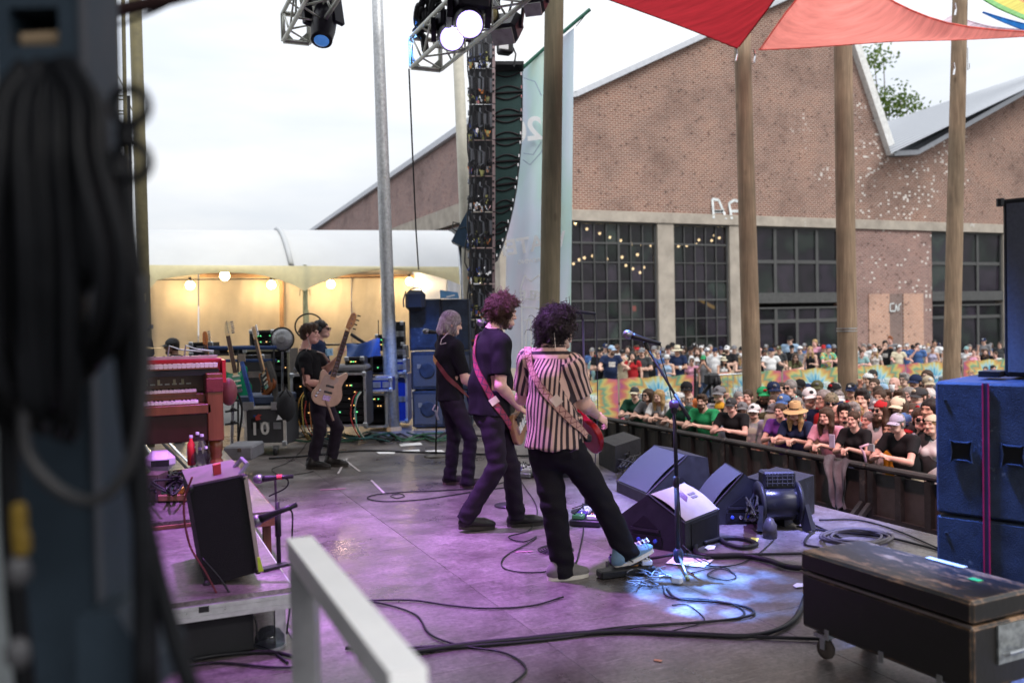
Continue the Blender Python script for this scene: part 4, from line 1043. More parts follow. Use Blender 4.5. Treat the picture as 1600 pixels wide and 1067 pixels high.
# ------------------------------------------------------------------ bodies: smooth implicit surfaces meshed by surface nets
def nrm(v): v = np.array(v,float); return v / max(np.linalg.norm(v),1e-9)
class SDF:
 def __init__(s,lo,hi,h):
  s.h = h; s.lo = np.array(lo,float); s.n = np.maximum(np.ceil((np.array(hi) - s.lo) / h).astype(int) + 1,3)
  s.D = np.full(s.n,.12,np.float32)
 def _sub(s,lo,hi,pad):
  a = np.clip(np.floor((lo - pad - s.lo) / s.h).astype(int),0,s.n - 1); b = np.clip(np.ceil((hi + pad - s.lo) / s.h).astype(int) + 1,1,s.n)
  if np.any(b <= a): return None,None
  sl = tuple(slice(i,j) for i,j in zip(a,b))
  ax = [s.lo[k] + s.h * np.arange(a[k],b[k]) for k in range(3)]
  P = np.stack(np.meshgrid(*ax,indexing='ij'),-1)
  return sl,P
 def _put(s,sl,d,k,cut):
  D = s.D[sl]
  if cut:
   d = -d; hh = np.clip(.5 - .5 * (D - d) / k,0,1); s.D[sl] = D * (1 - hh) + d * hh + k * hh * (1 - hh)
  else:
   hh = np.clip(.5 + .5 * (D - d) / k,0,1); s.D[sl] = D * (1 - hh) + d * hh - k * hh * (1 - hh)
 def cap(s,a,b,r0,r1=None,k=.02,cut=False,flat=False):
  a,b = np.array(a,float),np.array(b,float); r1 = r0 if r1 is None else r1
  m = max(r0,r1); sl,P = s._sub(np.minimum(a,b) - m,np.maximum(a,b) + m,k + 2 * s.h)
  if sl is None: return s
  ab = b - a; L2 = ab @ ab + 1e-12; ap = P - a; tt = ap @ ab / L2; t = np.clip(tt,0,1)
  q = np.linalg.norm(ap - t[...,None] * ab,axis=-1) - (r0 + (r1 - r0) * t)
  if flat: q = np.maximum(np.linalg.norm(ap - tt[...,None] * ab,axis=-1) - (r0 + (r1 - r0) * t),(np.abs(tt - .5) - .5) * math.sqrt(L2))
  s._put(sl,q,k,cut); return s
 def ell(s,c,r,Rm=None,k=.02,cut=False):
  c,r = np.array(c,float),np.array(r,float); m = r.max()
  sl,P = s._sub(c - m,c + m,k + 2 * s.h)
  if sl is None: return s
  p = P - c
  if Rm is not None: p = p @ np.array(Rm)          # columns of Rm are the local axes
  k0 = np.linalg.norm(p / r,axis=-1); k1 = np.linalg.norm(p / (r * r),axis=-1) + 1e-9
  s._put(sl,k0 * (k0 - 1) / k1,k,cut); return s
 def ecap(s,a,b,ra,rb,side,k=.03,flat=False):   # tapered trunk of elliptic section; ra, rb = (half width, half depth)
  a,b = np.array(a,float),np.array(b,float)
  m = max(*ra,*rb); sl,P = s._sub(np.minimum(a,b) - m,np.maximum(a,b) + m,k + 2 * s.h)
  if sl is None: return s
  ax = b - a; L = np.linalg.norm(ax); ax /= L
  sd = nrm(np.array(side) - ax * (ax @ np.array(side))); fr = np.cross(ax,sd)
  ap = P - a; z = ap @ ax; t = np.clip(z / L,0,1)
  rx = ra[0] + (rb[0] - ra[0]) * t; ry = ra[1] + (rb[1] - ra[1]) * t
  x,y = ap @ sd / rx,ap @ fr / ry
  dz = np.maximum(np.maximum(-z,z - L),0)
  mr = np.minimum(rx,ry)
  if flat: q = np.maximum((np.sqrt(x * x + y * y) - 1) * mr,np.maximum(-z,z - L))
  else: q = (np.sqrt(x * x + y * y + (dz / mr) ** 2) - 1) * mr
  s._put(sl,q,k,cut=False); return s
 def plane(s,p,nv,k=.004):                          # keep what lies on the -n side
  ax = [s.lo[i] + s.h * np.arange(s.n[i]) for i in range(3)]
  d = sum((ax[i].reshape([-1 if j == i else 1 for j in range(3)]) - p[i]) * nv[i] for i in range(3))
  s.D = np.maximum(s.D,d.astype(np.float32)); return s
 def mesh(s,smooth=1):
  D = s.D; n = D.shape
  S = D < 0
  c = np.zeros([i - 1 for i in n],np.int8)
  for i in (0,1):
   for j in (0,1):
    for k in (0,1): c += S[i:n[0] - 1 + i,j:n[1] - 1 + j,k:n[2] - 1 + k]
  act = np.argwhere((c > 0) & (c < 8))
  idx = np.full(c.shape,-1,np.int32); idx[tuple(act.T)] = np.arange(len(act))
  V = np.zeros((len(act),3)); N = np.zeros(len(act))
  cor = [np.array((i,j,k)) for i in (0,1) for j in (0,1) for k in (0,1)]
  vals = [D[tuple((act + o).T)] for o in cor]
  for p in range(8):
   for q in range(p + 1,8):
    if np.abs(cor[p] - cor[q]).sum() != 1: continue
    a,b = vals[p],vals[q]; mk = (a < 0) != (b < 0)
    t = a[mk] / (a[mk] - b[mk])
    V[mk] += cor[p] + t[:,None] * (cor[q] - cor[p]); N[mk] += 1
  V = s.lo + (act + V / np.maximum(N,1)[:,None]) * s.h
  Q = []
  for ax in range(3):
   o1,o2 = [(1,2),(2,0),(0,1)][ax]
   sl0 = [slice(1,n[k] - 1) for k in range(3)]; sl0[ax] = slice(0,n[ax] - 1)
   sl1 = list(sl0); sl1[ax] = slice(1,n[ax])
   A,B = S[tuple(sl0)],S[tuple(sl1)]
   e = np.argwhere(A != B)
   if not len(e): continue
   fl = A[tuple(e.T)]
   off = np.ones(3,int); off[ax] = 0
   e = e + off
   u1,u2 = np.zeros(3,int),np.zeros(3,int); u1[o1] = 1; u2[o2] = 1
   q = [idx[tuple((e - u1 - u2).T)],idx[tuple((e - u2).T)],idx[tuple(e.T)],idx[tuple((e - u1).T)]]
   q = np.stack(q,1); q[~fl] = q[~fl][:,::-1]
   Q.append(q)
  Q = np.concatenate(Q); Q = Q[(Q >= 0).all(1)]
  for _ in range(smooth):
   acc = np.zeros_like(V); cnt = np.zeros(len(V))
   for i in range(4):
    np.add.at(acc,Q[:,i],V[Q[:,(i + 1) % 4]]); np.add.at(acc,Q[:,i],V[Q[:,(i + 3) % 4]]); np.add.at(cnt,Q[:,i],2)
   V = V * .4 + .6 * acc / np.maximum(cnt,1)[:,None]
  return V,Q
def mesh_np(name,V,Q):
 me = bpy.data.meshes.new(name)
 me.vertices.add(len(V)); me.vertices.foreach_set('co',V.astype(np.float32).ravel())
 me.loops.add(Q.size); me.loops.foreach_set('vertex_index',Q.astype(np.int32).ravel())
 me.polygons.add(len(Q)); me.polygons.foreach_set('loop_start',np.arange(0,Q.size,4,dtype=np.int32))
 try: me.polygons.foreach_set('loop_total',np.full(len(Q),4,np.int32))
 except Exception: pass
 me.update(calc_edges=True); me.validate()
 me.polygons.foreach_set('use_smooth',np.ones(len(me.polygons),bool))
 return me
def vnormals(V,Q):
 nf = np.cross(V[Q[:,2]] - V[Q[:,0]],V[Q[:,3]] - V[Q[:,1]]); N = np.zeros_like(V)
 for i in range(4): np.add.at(N,Q[:,i],nf)
 return N / np.maximum(np.linalg.norm(N,axis=1,keepdims=True),1e-12)
def wrinkle(V,Q,amp,fz=(9,9,26),seed=0.,where=None):
 P = V * np.array(fz) + seed
 sg = lambda x: np.sign(x) * np.abs(x) ** .7
 a = np.sin(P[:,2] + 2.1 * np.sin(P[:,0] * .7 + 1.3 * seed) + 1.4 * np.sin(P[:,1] * .9)) * .5
 b_ = np.sin(P[:,2] * .47 + P[:,0] * 1.3 - P[:,1] * .8 + 1.7 * np.sin(P[:,1] * .6 + P[:,2] * .2)) * .6
 c = np.sin(P[:,0] * 2.1 + P[:,1] * 1.9 + P[:,2] * .9) * .25
 w = 1 if where is None else where(V)[:,None]
 return V + vnormals(V,Q) * ((a + b_ + c) * amp)[:,None] * w

def axes_from(f,u):
 f = nrm(f); u = np.array(u,float); u = nrm(u - f * (u @ f)); return np.array((np.cross(f,u),f,u)).T     # columns right, forward, up
def head_prims(g,c,A,s=1.,k=.018,fem=False):
 H = lambda x,y,z: c + A @ (np.array((x,y,z)) * s)
 E = lambda p,r,kk=k: g.ell(H(*p),np.array(r) * s,A,kk)
 E((0,-.018,.035),(.076,.094,.085)); E((0,.028,-.03),(.06 if not fem else .056,.064,.085)); E((0,.058,-.09),(.03,.032,.026))
 E((-.036,.055,-.075),(.028,.04,.024)); E((.036,.055,-.075),(.028,.04,.024))
 g.cap(H(-.03,.078,.031),H(.03,.078,.031),.014 * s,k=.012)
 E((-.034,.066,-.018),(.026,.022,.022),.012); E((.034,.066,-.018),(.026,.022,.022),.012)
 g.cap(H(0,.088,.018),H(0,.109,-.02),.008 * s,.0135 * s,k=.008)
 E((-.013,.098,-.024),(.009,.01,.008),.006); E((.013,.098,-.024),(.009,.01,.008),.006)
 g.cap(H(-.018,.083,-.056),H(.018,.083,-.056),.009 * s,k=.008)
 for sx in (-1,1):
  g.ell(H(sx * .03,.096,.01),np.array((.014,.012,.009)) * s,A,.008,cut=True)
  g.ell(H(sx * .079,-.012,-.005),np.array((.01,.018,.031)) * s,A,.008)
def hand_prims(g,w,d,pn,s=1.,curl=.5,spread=.3,side=1,fr=.0085,thumb=True):
 # wrist w, finger direction d, palm normal pn (towards the palm side); curl in radians per joint
 d = nrm(d); pn = nrm(np.array(pn) - d * (np.array(pn) @ d)); x = np.cross(d,pn) * side       # x points to the thumb side
 pc = w + d * .05 * s
 g.ell(pc,np.array((.04,.05,.017)) * s,np.array((x,d,pn)).T,.012)
 for i,(o,L) in enumerate(((.031,.068),(.0105,.076),(-.0105,.071),(-.031,.056))):
  p = w + d * .088 * s + x * o * s; dr = nrm(d + x * o * spread * 6); a = .15
  for seg,f in enumerate((.45,.32,.26)):
   a += curl * (1.,1.15,.8)[seg]
   q = p + (dr * math.cos(a) + pn * math.sin(a)) * L * f * s
   g.cap(p,q,fr * s * (1 - .1 * seg),fr * s * (.92 - .1 * seg),k=.004); p = q
 if thumb:
  p0 = w + d * .022 * s + x * .026 * s; p1 = p0 + (x * .75 + d * .6 + pn * .35) * .045 * s; p2 = p1 + nrm(d * .9 + x * .25 + pn * (.3 + curl * .5)) * .034 * s
  g.cap(p0,p1,.0125 * s,.0105 * s,k=.008); g.cap(p1,p2,.0105 * s,.008 * s,k=.004)

def figure(J,h=.009,build=1.,fem=False,belly=0.,hands=None,head_s=1.,legs=True):
 """J: joints in world or local metres. Returns dict of (V, Q) surfaces: body, shirt, trousers."""
 keys = [k for k in J if k not in ('hf','hu','front','hemp','belt') and np.ndim(J[k]) == 1]
 allp = np.array([J[k] for k in keys]); lo,hi = allp.min(0) - .24,allp.max(0) + .24
 side = nrm(J['shR'] - J['shL']); up = nrm(J['neck'] - J['pel']); front = nrm(np.cross(up,side))
 if 'front' in J: front = nrm(J['front'])
 A = axes_from(J['hf'],J['hu'])
 b = build; out = {}
 g = SDF(lo,hi,h)
 pel,nk = J['pel'],J['neck']; chest = pel + (nk - pel) * .68; waist = pel + (nk - pel) * .3
 shw = np.linalg.norm(J['shR'] - J['shL']) / 2
 g.ecap(pel,waist,(.145 * b,.1 * b),(.13 * b,.095 * b),side); g.ecap(waist,chest,(.13 * b,.095 * b),(shw * .88,.105 * b),side)
 g.ecap(chest,nk - up * .05,(shw * .88,.105 * b),(.07,.06),side,.05)
 for s in 'LR':
  sh,el,wr = J['sh' + s],J['el' + s],J['wr' + s]
  g.cap(nk - up * .02,sh,.05,.055 * b,.04); g.cap(sh,el,.056 * b,.042 * b,.03)
  g.cap(el,el + (wr - el) * .3,.042 * b,.041 * b,.015); g.cap(el + (wr - el) * .25,wr,.041 * b,.0265 * (b ** .5),.015)
  hd = (hands or {}).get(s,{})
  d = hd.get('d',nrm(wr - el)); pn = hd.get('pn',front)
  hand_prims(g,wr + nrm(d) * .008,d,pn,hd.get('s',.97 if not fem else .9),hd.get('curl',.45),hd.get('spread',.3),hd.get('side',1 if s == 'R' else -1),hd.get('fr',.0088))
  if legs:
   hp,kn,an,to = J['hip' + s],J['kn' + s],J['an' + s],J['to' + s]
   g.cap(hp,kn,.078 * b,.05 * b,.03); g.cap(kn,kn + (an - kn) * .35,.05 * b,.05 * b,.02); g.cap(kn + (an - kn) * .3,an,.05 * b,.036,.02); (None if J.get('nofoot') else g.cap(an,to,.036,.03,.02))
 base = J['head'] + A @ np.array((0,-.03,-.06)) * head_s
 g.cap(nk - up * .03,base,.062 * b ** .5,.054 * b ** .5 * (.86 if fem else 1),.03)
 head_prims(g,J['head'],A,head_s,fem=fem)
 V,Q = g.mesh(1); out['body'] = (V,Q)
 # shirt
 hem = J.get('hemp',pel - up * .1)
 g = SDF(lo,hi,h * 1.15)
 fl = J.get('flare',0.)
 g.ecap(hem - up * .06,waist,((.172 + fl) * b,(.135 + fl * .7) * b),(.155 * b,(.125 + belly) * b),side,.04); g.ecap(waist,chest,(.155 * b,(.125 + belly) * b),(shw * .96,.128 * b),side,.04)
 g.ecap(chest,nk - up * .045,(shw * .96,.128 * b),(.085,.075),side,.05)
 if belly: g.ell(waist + front * .04 + up * .0,(.14 * b,.1 + belly,.15),np.array((side,front,up)).T,.05)
 if fem:
  for sx in (-1,1): g.ell(chest + side * sx * .07 + front * .095 + up * .0,(.055,.05,.055),None,.03)
 sl = J.get('sleeve',.62)
 for s in 'LR':
  sh,el = J['sh' + s],J['el' + s]
  if sl > 0:
   g.cap(nk - up * .03,sh - up * .0,.06,.072 * b,.04)
   e = sh + (el - sh) * sl; g.cap(sh,e,.074 * b,(.07 if sl < .8 else .058) * b,.03,flat=False)
   dd = nrm(el - sh)
   # flat sleeve end
   g.cap(e + dd * .0,e + dd * .12,.1 * b,.1 * b,.004,cut=True,flat=True)
   if sl > .8: g.cap(sh,J['el' + s],.07 * b,.056 * b,.02); g.cap(el,el + (J['wr' + s] - el) * .85,.055 * b,.042 * b,.02)
  else: g.cap(nk - up * .035 + (sh - nk) * .35,sh + (nk - sh) * .35,.045,.045,.03)
 g.cap(nk - up * .03 + front * .01,base + up * .05,.066 * b ** .5,.066,.006,cut=True)
 g.plane(hem,-up)
 V,Q = g.mesh(2); out['shirt'] = (V,Q)
 if legs:
  g = SDF(lo,hi,h * 1.15)
  g.ecap(pel - up * .08,pel + up * .08,(.158 * b,.115 * b),(.15 * b,.11 * b),side,.04)
  w = J.get('leg',1.)
  for s in 'LR':
   hp,kn,an = J['hip' + s],J['kn' + s],J['an' + s]
   g.cap(hp,kn,.098 * b,.068 * w,.035); g.cap(kn,an + (an - kn) * .25,.068 * w,.064 * w,.02)
   d2 = nrm(an - kn); e = an + d2 * J.get('cuff',.055); g.cap(e,e + d2 * .2,.16,.16,.004,cut=True,flat=True)
  g.plane(J.get('belt',pel + up * .08),up)
  V,Q = g.mesh(2); out['trousers'] = (V,Q)
 out['A'] = A; out['up'] = up; out['front'] = front; out['side'] = side
 return out

# skin, hair and cloth colours
def mskin(nm,c):
 m = M(nm,c,.5,var=.1,scale=14,bump=.05,bscale=120)
 b = m.node_tree.nodes['Principled BSDF']; b.inputs['Subsurface Weight'].default_value = .0
 return m
SKIN = [mskin('skin_fair',(.62,.39,.3)),mskin('skin_tan',(.47,.27,.19)),mskin('skin_brown',(.17,.085,.055)),mskin('skin_pink',(.66,.38,.31))]
LIPM = M('lip_skin',(.36,.13,.12),.45,var=.08); EYEM = M('eye_and_brow',(.17,.09,.065),.5,var=.1)
def mhair(nm,c): return M(nm,c,.55,var=.4,scale=45,bump=.8,bscale=90)
HAIR = dict(k=mhair('hair_black',(.014,.011,.01)),n=mhair('hair_brown',(.055,.03,.017)),y=mhair('hair_blond',(.36,.23,.1)),g=mhair('hair_grey',(.22,.2,.19)),w=mhair('hair_white',(.5,.48,.45)),r=mhair('hair_red',(.22,.07,.025)))
CLO = {}
for nm,c in dict(black=(.016,.016,.018),charcoal=(.05,.052,.055),grey=(.19,.19,.2),white=(.66,.66,.66),cream=(.58,.52,.38),navy=(.018,.028,.07),blue=(.07,.14,.33),sky=(.3,.42,.56),green=(.03,.32,.12),dkgreen=(.02,.07,.045),red=(.4,.025,.03),pink=(.62,.3,.4),purple=(.15,.05,.3),straw=(.5,.34,.17),orange=(.55,.17,.06),mustard=(.6,.3,.03),teal=(.22,.36,.36),beige=(.45,.38,.27),olive=(.09,.09,.045),lilac=(.4,.38,.5),brown=(.12,.07,.04)).items():
 CLO[nm] = M('cloth_' + nm,c,.85,var=.14,scale=7,bump=.35,bscale=130,spec=.12)
def patmat(nm,stops,scale,detail=2):
 m,n,l,b = newmat(nm); tc = n.new('ShaderNodeTexCoord'); no = n.new('ShaderNodeTexNoise'); no.inputs['Scale'].default_value = scale; no.inputs['Detail'].default_value = detail
 l(tc.outputs['Object'],no.inputs['Vector']); r = ramp(n,stops); l(no.outputs['Fac'],r.inputs['Fac']); l(r.outputs[0],b.inputs['Base Color']); b.inputs['Roughness'].default_value = .85
 return m
CLO['floral'] = patmat('cloth_floral',[(.42,(.62,.6,.57)),(.58,(.6,.57,.53)),(.61,(.42,.12,.1)),(.68,(.16,.2,.14))],22)
CLO['tiedye'] = patmat('cloth_tiedye',[(.3,(.04,.2,.1)),(.42,(.1,.45,.3)),(.5,(.55,.5,.12)),(.58,(.4,.12,.06)),(.68,(.08,.3,.4))],9)
CLO['print'] = patmat('cloth_print',[(.45,(.5,.47,.38)),(.5,(.33,.3,.36)),(.6,(.25,.27,.25))],8)
CLO['plaid'] = patmat('cloth_check',[(.4,(.5,.54,.62)),(.5,(.28,.32,.48)),(.6,(.6,.6,.62))],26,0)
CLO['camo'] = patmat('cloth_camo',[(.4,(.12,.11,.06)),(.5,(.25,.21,.14)),(.6,(.06,.06,.035))],30)
JEANS = M('cloth_denim',(.05,.08,.15),.85,var=.2,scale=9,bump=.3,bscale=150)

def face_regions(V,Q,c,A,s=1.):
 P = ((V[Q].mean(1) - c) @ A) / s
 mi = np.zeros(len(Q),np.int32)
 f = P[:,1] > .05
 ax = np.abs(P[:,0])
 mi[f & (ax < .023) & (np.abs(P[:,2] + .057) < .0075)] = 1
 mi[f & (np.abs(ax - .031) < .011) & (np.abs(P[:,2] - .009) < .0058)] = 2
 mi[f & (np.abs(ax - .031) < .017) & (np.abs(P[:,2] - .0305) < .0045)] = 2
 return mi
def body_mesh(name,f,J,hs=1.):
 V,Q = f['body']; me = mesh_np(name,V,Q)
 mi = face_regions(V,Q,J['head'],f['A'],hs); mi[V[Q].mean(1)[:,2] < .13] = 3
 me.polygons.foreach_set('material_index',mi)
 return me
# ------------------------------------------------------------------ head wear, hair and glasses in the head's own frame (x right, y forward, z up)
I3 = np.eye(3)
def sdfmesh(name,lo,hi,h,fn,wr=0.,fz=(60,60,30),smooth=1):
 g = SDF(lo,hi,h); fn(g); V,Q = g.mesh(smooth)
 if wr: V = wrinkle(V,Q,wr,fz,1.3)
 return mesh_np(name,V,Q)
def _cutface(g,z=.055,y=.05):      # free the face
 g.ell((0,.125,-.035),(.085,.09,.095),I3,.01,cut=True)
HB_ = ((-.2,-.22,-.4),(.2,.2,.2))
def _short(g): g.ell((0,-.024,.045),(.087,.103,.088),I3,.02); g.ell((0,-.05,-.02),(.078,.068,.075),I3,.02); _cutface(g)
def _messy(g):
 _short(g); g.ell((0,.03,.1),(.07,.06,.04),I3,.02); _cutface(g)
def _fringe(g):
 g.ell((0,-.03,.02),(.087,.098,.07),I3,.02); _cutface(g); g.ell((0,.01,.1),(.075,.11,.075),I3,.01,cut=True)
def _long(g):
 g.ell((0,-.028,.045),(.092,.106,.088),I3,.02)
 for sx in (-1,1):
  g.cap((sx * .06,-.02,.0),(sx * .082,.01,-.13),.042,.04,.03); g.cap((sx * .082,.01,-.13),(sx * .075,.04,-.27),.04,.022,.03)
 g.cap((0,-.06,0),(0,-.085,-.2),.085,.07,.04); _cutface(g); g.cap((0,.06,-.02),(0,.12,-.3),.058,.06,.01,cut=True)
def _bob(g):
 g.ell((0,-.028,.045),(.092,.106,.088),I3,.02); g.cap((0,-.055,.0),(0,-.06,-.09),.095,.085,.03)
 for sx in (-1,1): g.cap((sx * .07,.0,.03),(sx * .082,.01,-.1),.035,.034,.03)
 _cutface(g)
def _tied(g): g.ell((0,-.024,.042),(.083,.101,.085),I3,.02); _cutface(g); g.ell((0,-.13,.02),(.035,.045,.035),I3,.02); g.cap((0,-.14,0),(0,-.13,-.12),.03,.015,.02)
def _beard(g):
 g.ell((0,.048,-.088),(.06,.06,.05),I3,.02); g.ell((0,.05,-.06),(.068,.045,.045),I3,.02); g.cap((-.02,.092,-.044),(.02,.092,-.044),.008,k=.01)
 g.ell((0,.1,-.055),(.02,.03,.007),I3,.005,cut=True); g.ell((0,.1,-.01),(.05,.05,.03),I3,.01,cut=True)
def _longbeard(g): _beard(g); g.cap((0,.075,-.11),(0,.075,-.17),.042,.025,.03)
def _goatee(g): g.ell((0,.075,-.1),(.026,.026,.028),I3,.02); g.cap((-.02,.092,-.044),(.02,.092,-.044),.007,k=.01)
HM = {}
for nm,fn,w in (('short',_short,.004),('messy',_messy,.009),('fringe',_fringe,.003),('long',_long,.005),('bob',_bob,.005),('tied',_tied,.003),('beard',_beard,.004),('longbeard',_longbeard,.005),('goatee',_goatee,.003)):
 HM[nm] = sdfmesh('hair_' + nm,*HB_,.0085,fn,w)
def _dome(g): g.ell((0,-.014,.035),(.091,.108,.098),I3,.01); g.plane((0,0,.036),(0,-.12,-1)); g.ell((0,-.014,.03),(.083,.1,.09),I3,.004,cut=True)
def _knit(g): g.ell((0,-.014,.04),(.093,.11,.1),I3,.01); g.plane((0,0,.03),(0,-.1,-1))
HM['cap'] = sdfmesh('cap_dome',(-.15,-.2,-.1),(.15,.25,.2),.006,_dome)
HM['knit'] = sdfmesh('knit_dome',(-.15,-.2,-.1),(.15,.2,.2),.007,_knit,.003)
mb = MB(); rows = []
for r_ in np.linspace(0,1,5):
 rows.append([(math.sin(a) * (.087 + .0 * r_),.055 + math.cos(a) * (.03 + .078 * r_),.04 - .022 * r_ - .02 * abs(math.sin(a)) ** 2) for a in np.linspace(-1.45,1.45,13)])
top_ = np.array(rows); bot_ = top_ - (0,0,.005)
mb.grid(top_); mb.grid(bot_[:,::-1]); mb.grid(np.array((top_[-1],bot_[-1])))
HM['brim'] = mb.mesh('cap_brim')
HM['badge'] = MB().prism([(math.cos(a) * .026,.082 + .0 * math.sin(a),.085 + math.sin(a) * .022) for a in np.linspace(0,6.28,13)[:-1]],(0,.012,-.002)).mesh('cap_badge')
def hatmesh(r0,r1,hh,brim,droop,nm):
 an = np.linspace(0,2 * math.pi,33)
 rows = []
 for rr,z in ((r0 + brim,.03 - droop),(r0 + brim * .5,.034 - droop * .3),(r0,.042),(r0 * 1.0,.05),(r1 * 1.02,hh - .015),(r1 * .8,hh),(r1 * .3,hh - .012)):
  rows.append([(math.sin(a) * rr * .92,-.014 + math.cos(a) * rr * 1.08,z + (.012 * abs(math.sin(a)) if rr > r0 else 0)) for a in an])
 return MB().grid(rows).mesh(nm)
HM['straw'] = hatmesh(.092,.082,.165,.1,.028,'wide_hat'); HM['fedora'] = hatmesh(.09,.078,.15,.052,.0,'brimmed_hat'); HM['bucket'] = hatmesh(.092,.08,.13,.05,.035,'bucket_hat')
HM['band'] = MB().grid([[(math.sin(a) * .094 * .92,-.014 + math.cos(a) * .094 * 1.08,z) for a in np.linspace(0,2 * math.pi,25)] for z in (.05,.07)]).mesh('hat_band')
mb = MB()
for sx in (-1,1): mb.prism([(sx * .032 + .024 * math.cos(a),.1035 - .006 * abs(math.cos(a)),.008 + .019 * math.sin(a)) for a in np.linspace(0,6.28,13)[:-1]],(0,.004,0))
HM['lens'] = mb.mesh('lenses')
mb = MB(); mb.box((0,.107,.014),(.022,.004,.006))
for sx in (-1,1):
 mb.box((sx * .07,.045,.014),(.004,.125,.008)); mb.tube([(sx * .032 + .0255 * math.cos(a),.1055 - .006 * abs(math.cos(a)),.008 + .0205 * math.sin(a)) for a in np.linspace(0,6.28,15)[:-1]],.0022,4,closed=True)
HM['rim'] = mb.mesh('glasses_frame')
for v in HM.values():
 v.materials.append(BLACK)
 v.polygons.foreach_set('use_smooth',np.ones(len(v.polygons),bool))
LENS = dict(d=M('dark_shades',(.008,.008,.01),.08),m=M('mirror_shades',(.2,.75,.6),.06,1.),g=mat_glass('clear_lens',(.95,.95,.95),.9),o=M('orange_shades',(.5,.2,.02),.08))
def setmat(o,i,m):
 o.material_slots[i].link = 'OBJECT'; o.material_slots[i].material = m

def wear(t,name,key,Mx,mat,parent=None):
 o = bpy.data.objects.new(name,HM[key]); COL.objects.link(o); o.parent = parent or t
 if parent is None: o.matrix_local = Mx
 ORG[o.name] = np.zeros(3); setmat(o,0,mat)
 return o
def dress_head(t,Mx,hair='short',hc='n',beard='',hat='',hatc=None,brimc=None,glass=''):
 hb = dict(B='cap')
 if hair and hair != 'bald': wear(t,'hair',hair,Mx,HAIR[hc])
 if beard: wear(t,'beard',beard,Mx,HAIR[hc if hc != 'y' else 'r'])
 if hat in ('C','B','V'):
  M2 = Mx @ Matrix.Rotation(math.pi,4,'Z') @ Matrix.Translation((0,.028,0)) if hat == 'B' else Mx
  if hat != 'V': c = wear(t,'cap','cap',M2,hatc); wear(t,'brim','brim',None,brimc or hatc,c)
  else: c = wear(t,'visor','brim',M2,hatc)
  if hat == 'C' and random.random() < .6: wear(t,'badge','badge',None,CLO[random.choice(('white','red','grey','cream'))] if hatc not in (CLO['white'],CLO['cream']) else CLO['charcoal'],c)
 elif hat in ('straw','fedora','bucket'):
  c = wear(t,'hat',hat,Mx,hatc); wear(t,'hat_band','band',None,brimc or BLACK,c)
 elif hat == 'N': wear(t,'bandana','knit',Mx,hatc)
 if glass:
  r = wear(t,'sunglasses' if glass != 'g' else 'glasses','rim',Mx,BLACK if glass != 'm' else CLO['white']); wear(t,'lens','lens',None,LENS[glass],r)

# ------------------------------------------------------------------ audience poses (local frame: facing +Y, feet at z = 0)
def pose(lean=0.,head=(0,0),sh=.19,arms=None,tilt=0.,fem=False):
 J = {}
 hz = .93
 J['pel'] = np.array((0,0,hz)); up = np.array((math.sin(tilt),math.sin(lean),math.cos(lean))); up /= np.linalg.norm(up)
 J['neck'] = J['pel'] + up * .53
 c = J['pel'] + up * .47
 if fem: sh *= .88
 J['shL'],J['shR'] = c + (-sh,.01,0),c + (sh,.01,0)
 yaw,pit = head
 hf = np.array((math.sin(yaw) * math.cos(pit),math.cos(yaw) * math.cos(pit),math.sin(pit)))
 J['hf'] = hf; J['hu'] = (0,-.0,1) if abs(pit) < .1 else (0,-math.sin(pit),1)
 J['head'] = J['neck'] + (0,.05 + .08 * math.sin(lean),.155)
 for s,sx in (('L',-1),('R',1)):
  J['hip' + s] = np.array((sx * .09,0,hz - .06)); J['kn' + s] = np.array((sx * .1,.02,.5)); J['an' + s] = np.array((sx * .11,-.02,.08)); J['to' + s] = np.array((sx * .13,.14,.04))
  a = (arms or {}).get(s,'down')
  S = J['sh' + s]
  if a == 'down': e,w = S + (sx * .07,-.03,-.28),S + (sx * .08,.05,-.53)
  else: e,w = np.array(a[0],float) * (sx,1,1),np.array(a[1],float) * (sx,1,1)
  J['el' + s],J['wr' + s] = e,w
 return J
front = lambda: None
RAILZ = 1.16
POSES,PR = {},{}
def addpose(k,J,hands=None,fem=False,build=1.,belly=0.,sleeve=.62):
 J['sleeve'] = sleeve
 f = figure(J,.0092,build,fem,belly,hands)
 V,Q = f['shirt']; V = wrinkle(V,Q,.004,(12,12,30),.7); sm = mesh_np('shirt',V,Q)
 V,Q = f['trousers']; tm = mesh_np('trousers',V,Q)
 bm_ = body_mesh('body',f,J)
 for _ in range(4): bm_.materials.append(SKIN[0])
 sm.materials.append(CLO['black']); tm.materials.append(JEANS)
 A = f['A']; c = J['head']
 Mx = Matrix(((A[0,0],A[0,1],A[0,2],c[0]),(A[1,0],A[1,1],A[1,2],c[1]),(A[2,0],A[2,1],A[2,2],c[2]),(0,0,0,1)))
 tr_ = BVHTree.FromPolygons(f['shirt'][0].tolist(),f['shirt'][1].tolist()); gp = []
 for z in np.linspace(J['pel'][2] + .24,J['pel'][2] + .37,6):
  row = []
  for x in np.linspace(-.085,.085,8):
   h_ = tr_.ray_cast(Vector((x,1.5,z)),Vector((0,-1,0)))[0]; row.append((x,(h_[1] if h_ else .1) + .007,z))
  gp.append(row)
 PR[k] = MB().grid(np.array(gp)[:,::-1]).mesh('print'); PR[k].materials.append(BLACK)
 POSES[k] = dict(body=bm_,shirt=sm,trousers=tm,Mx=Mx,head=c)
dn = (0,0,-1)
addpose('rail',pose(.34,(0,-.08),arms=dict(L=((.27,.38,1.13),(-.02,.56,1.2)),R=((.27,.38,1.13),(.06,.5,1.21)))),dict(L=dict(d=(.9,.35,-.1),pn=dn,curl=.25),R=dict(d=(-.9,.3,-.1),pn=dn,curl=.25)),belly=.02)
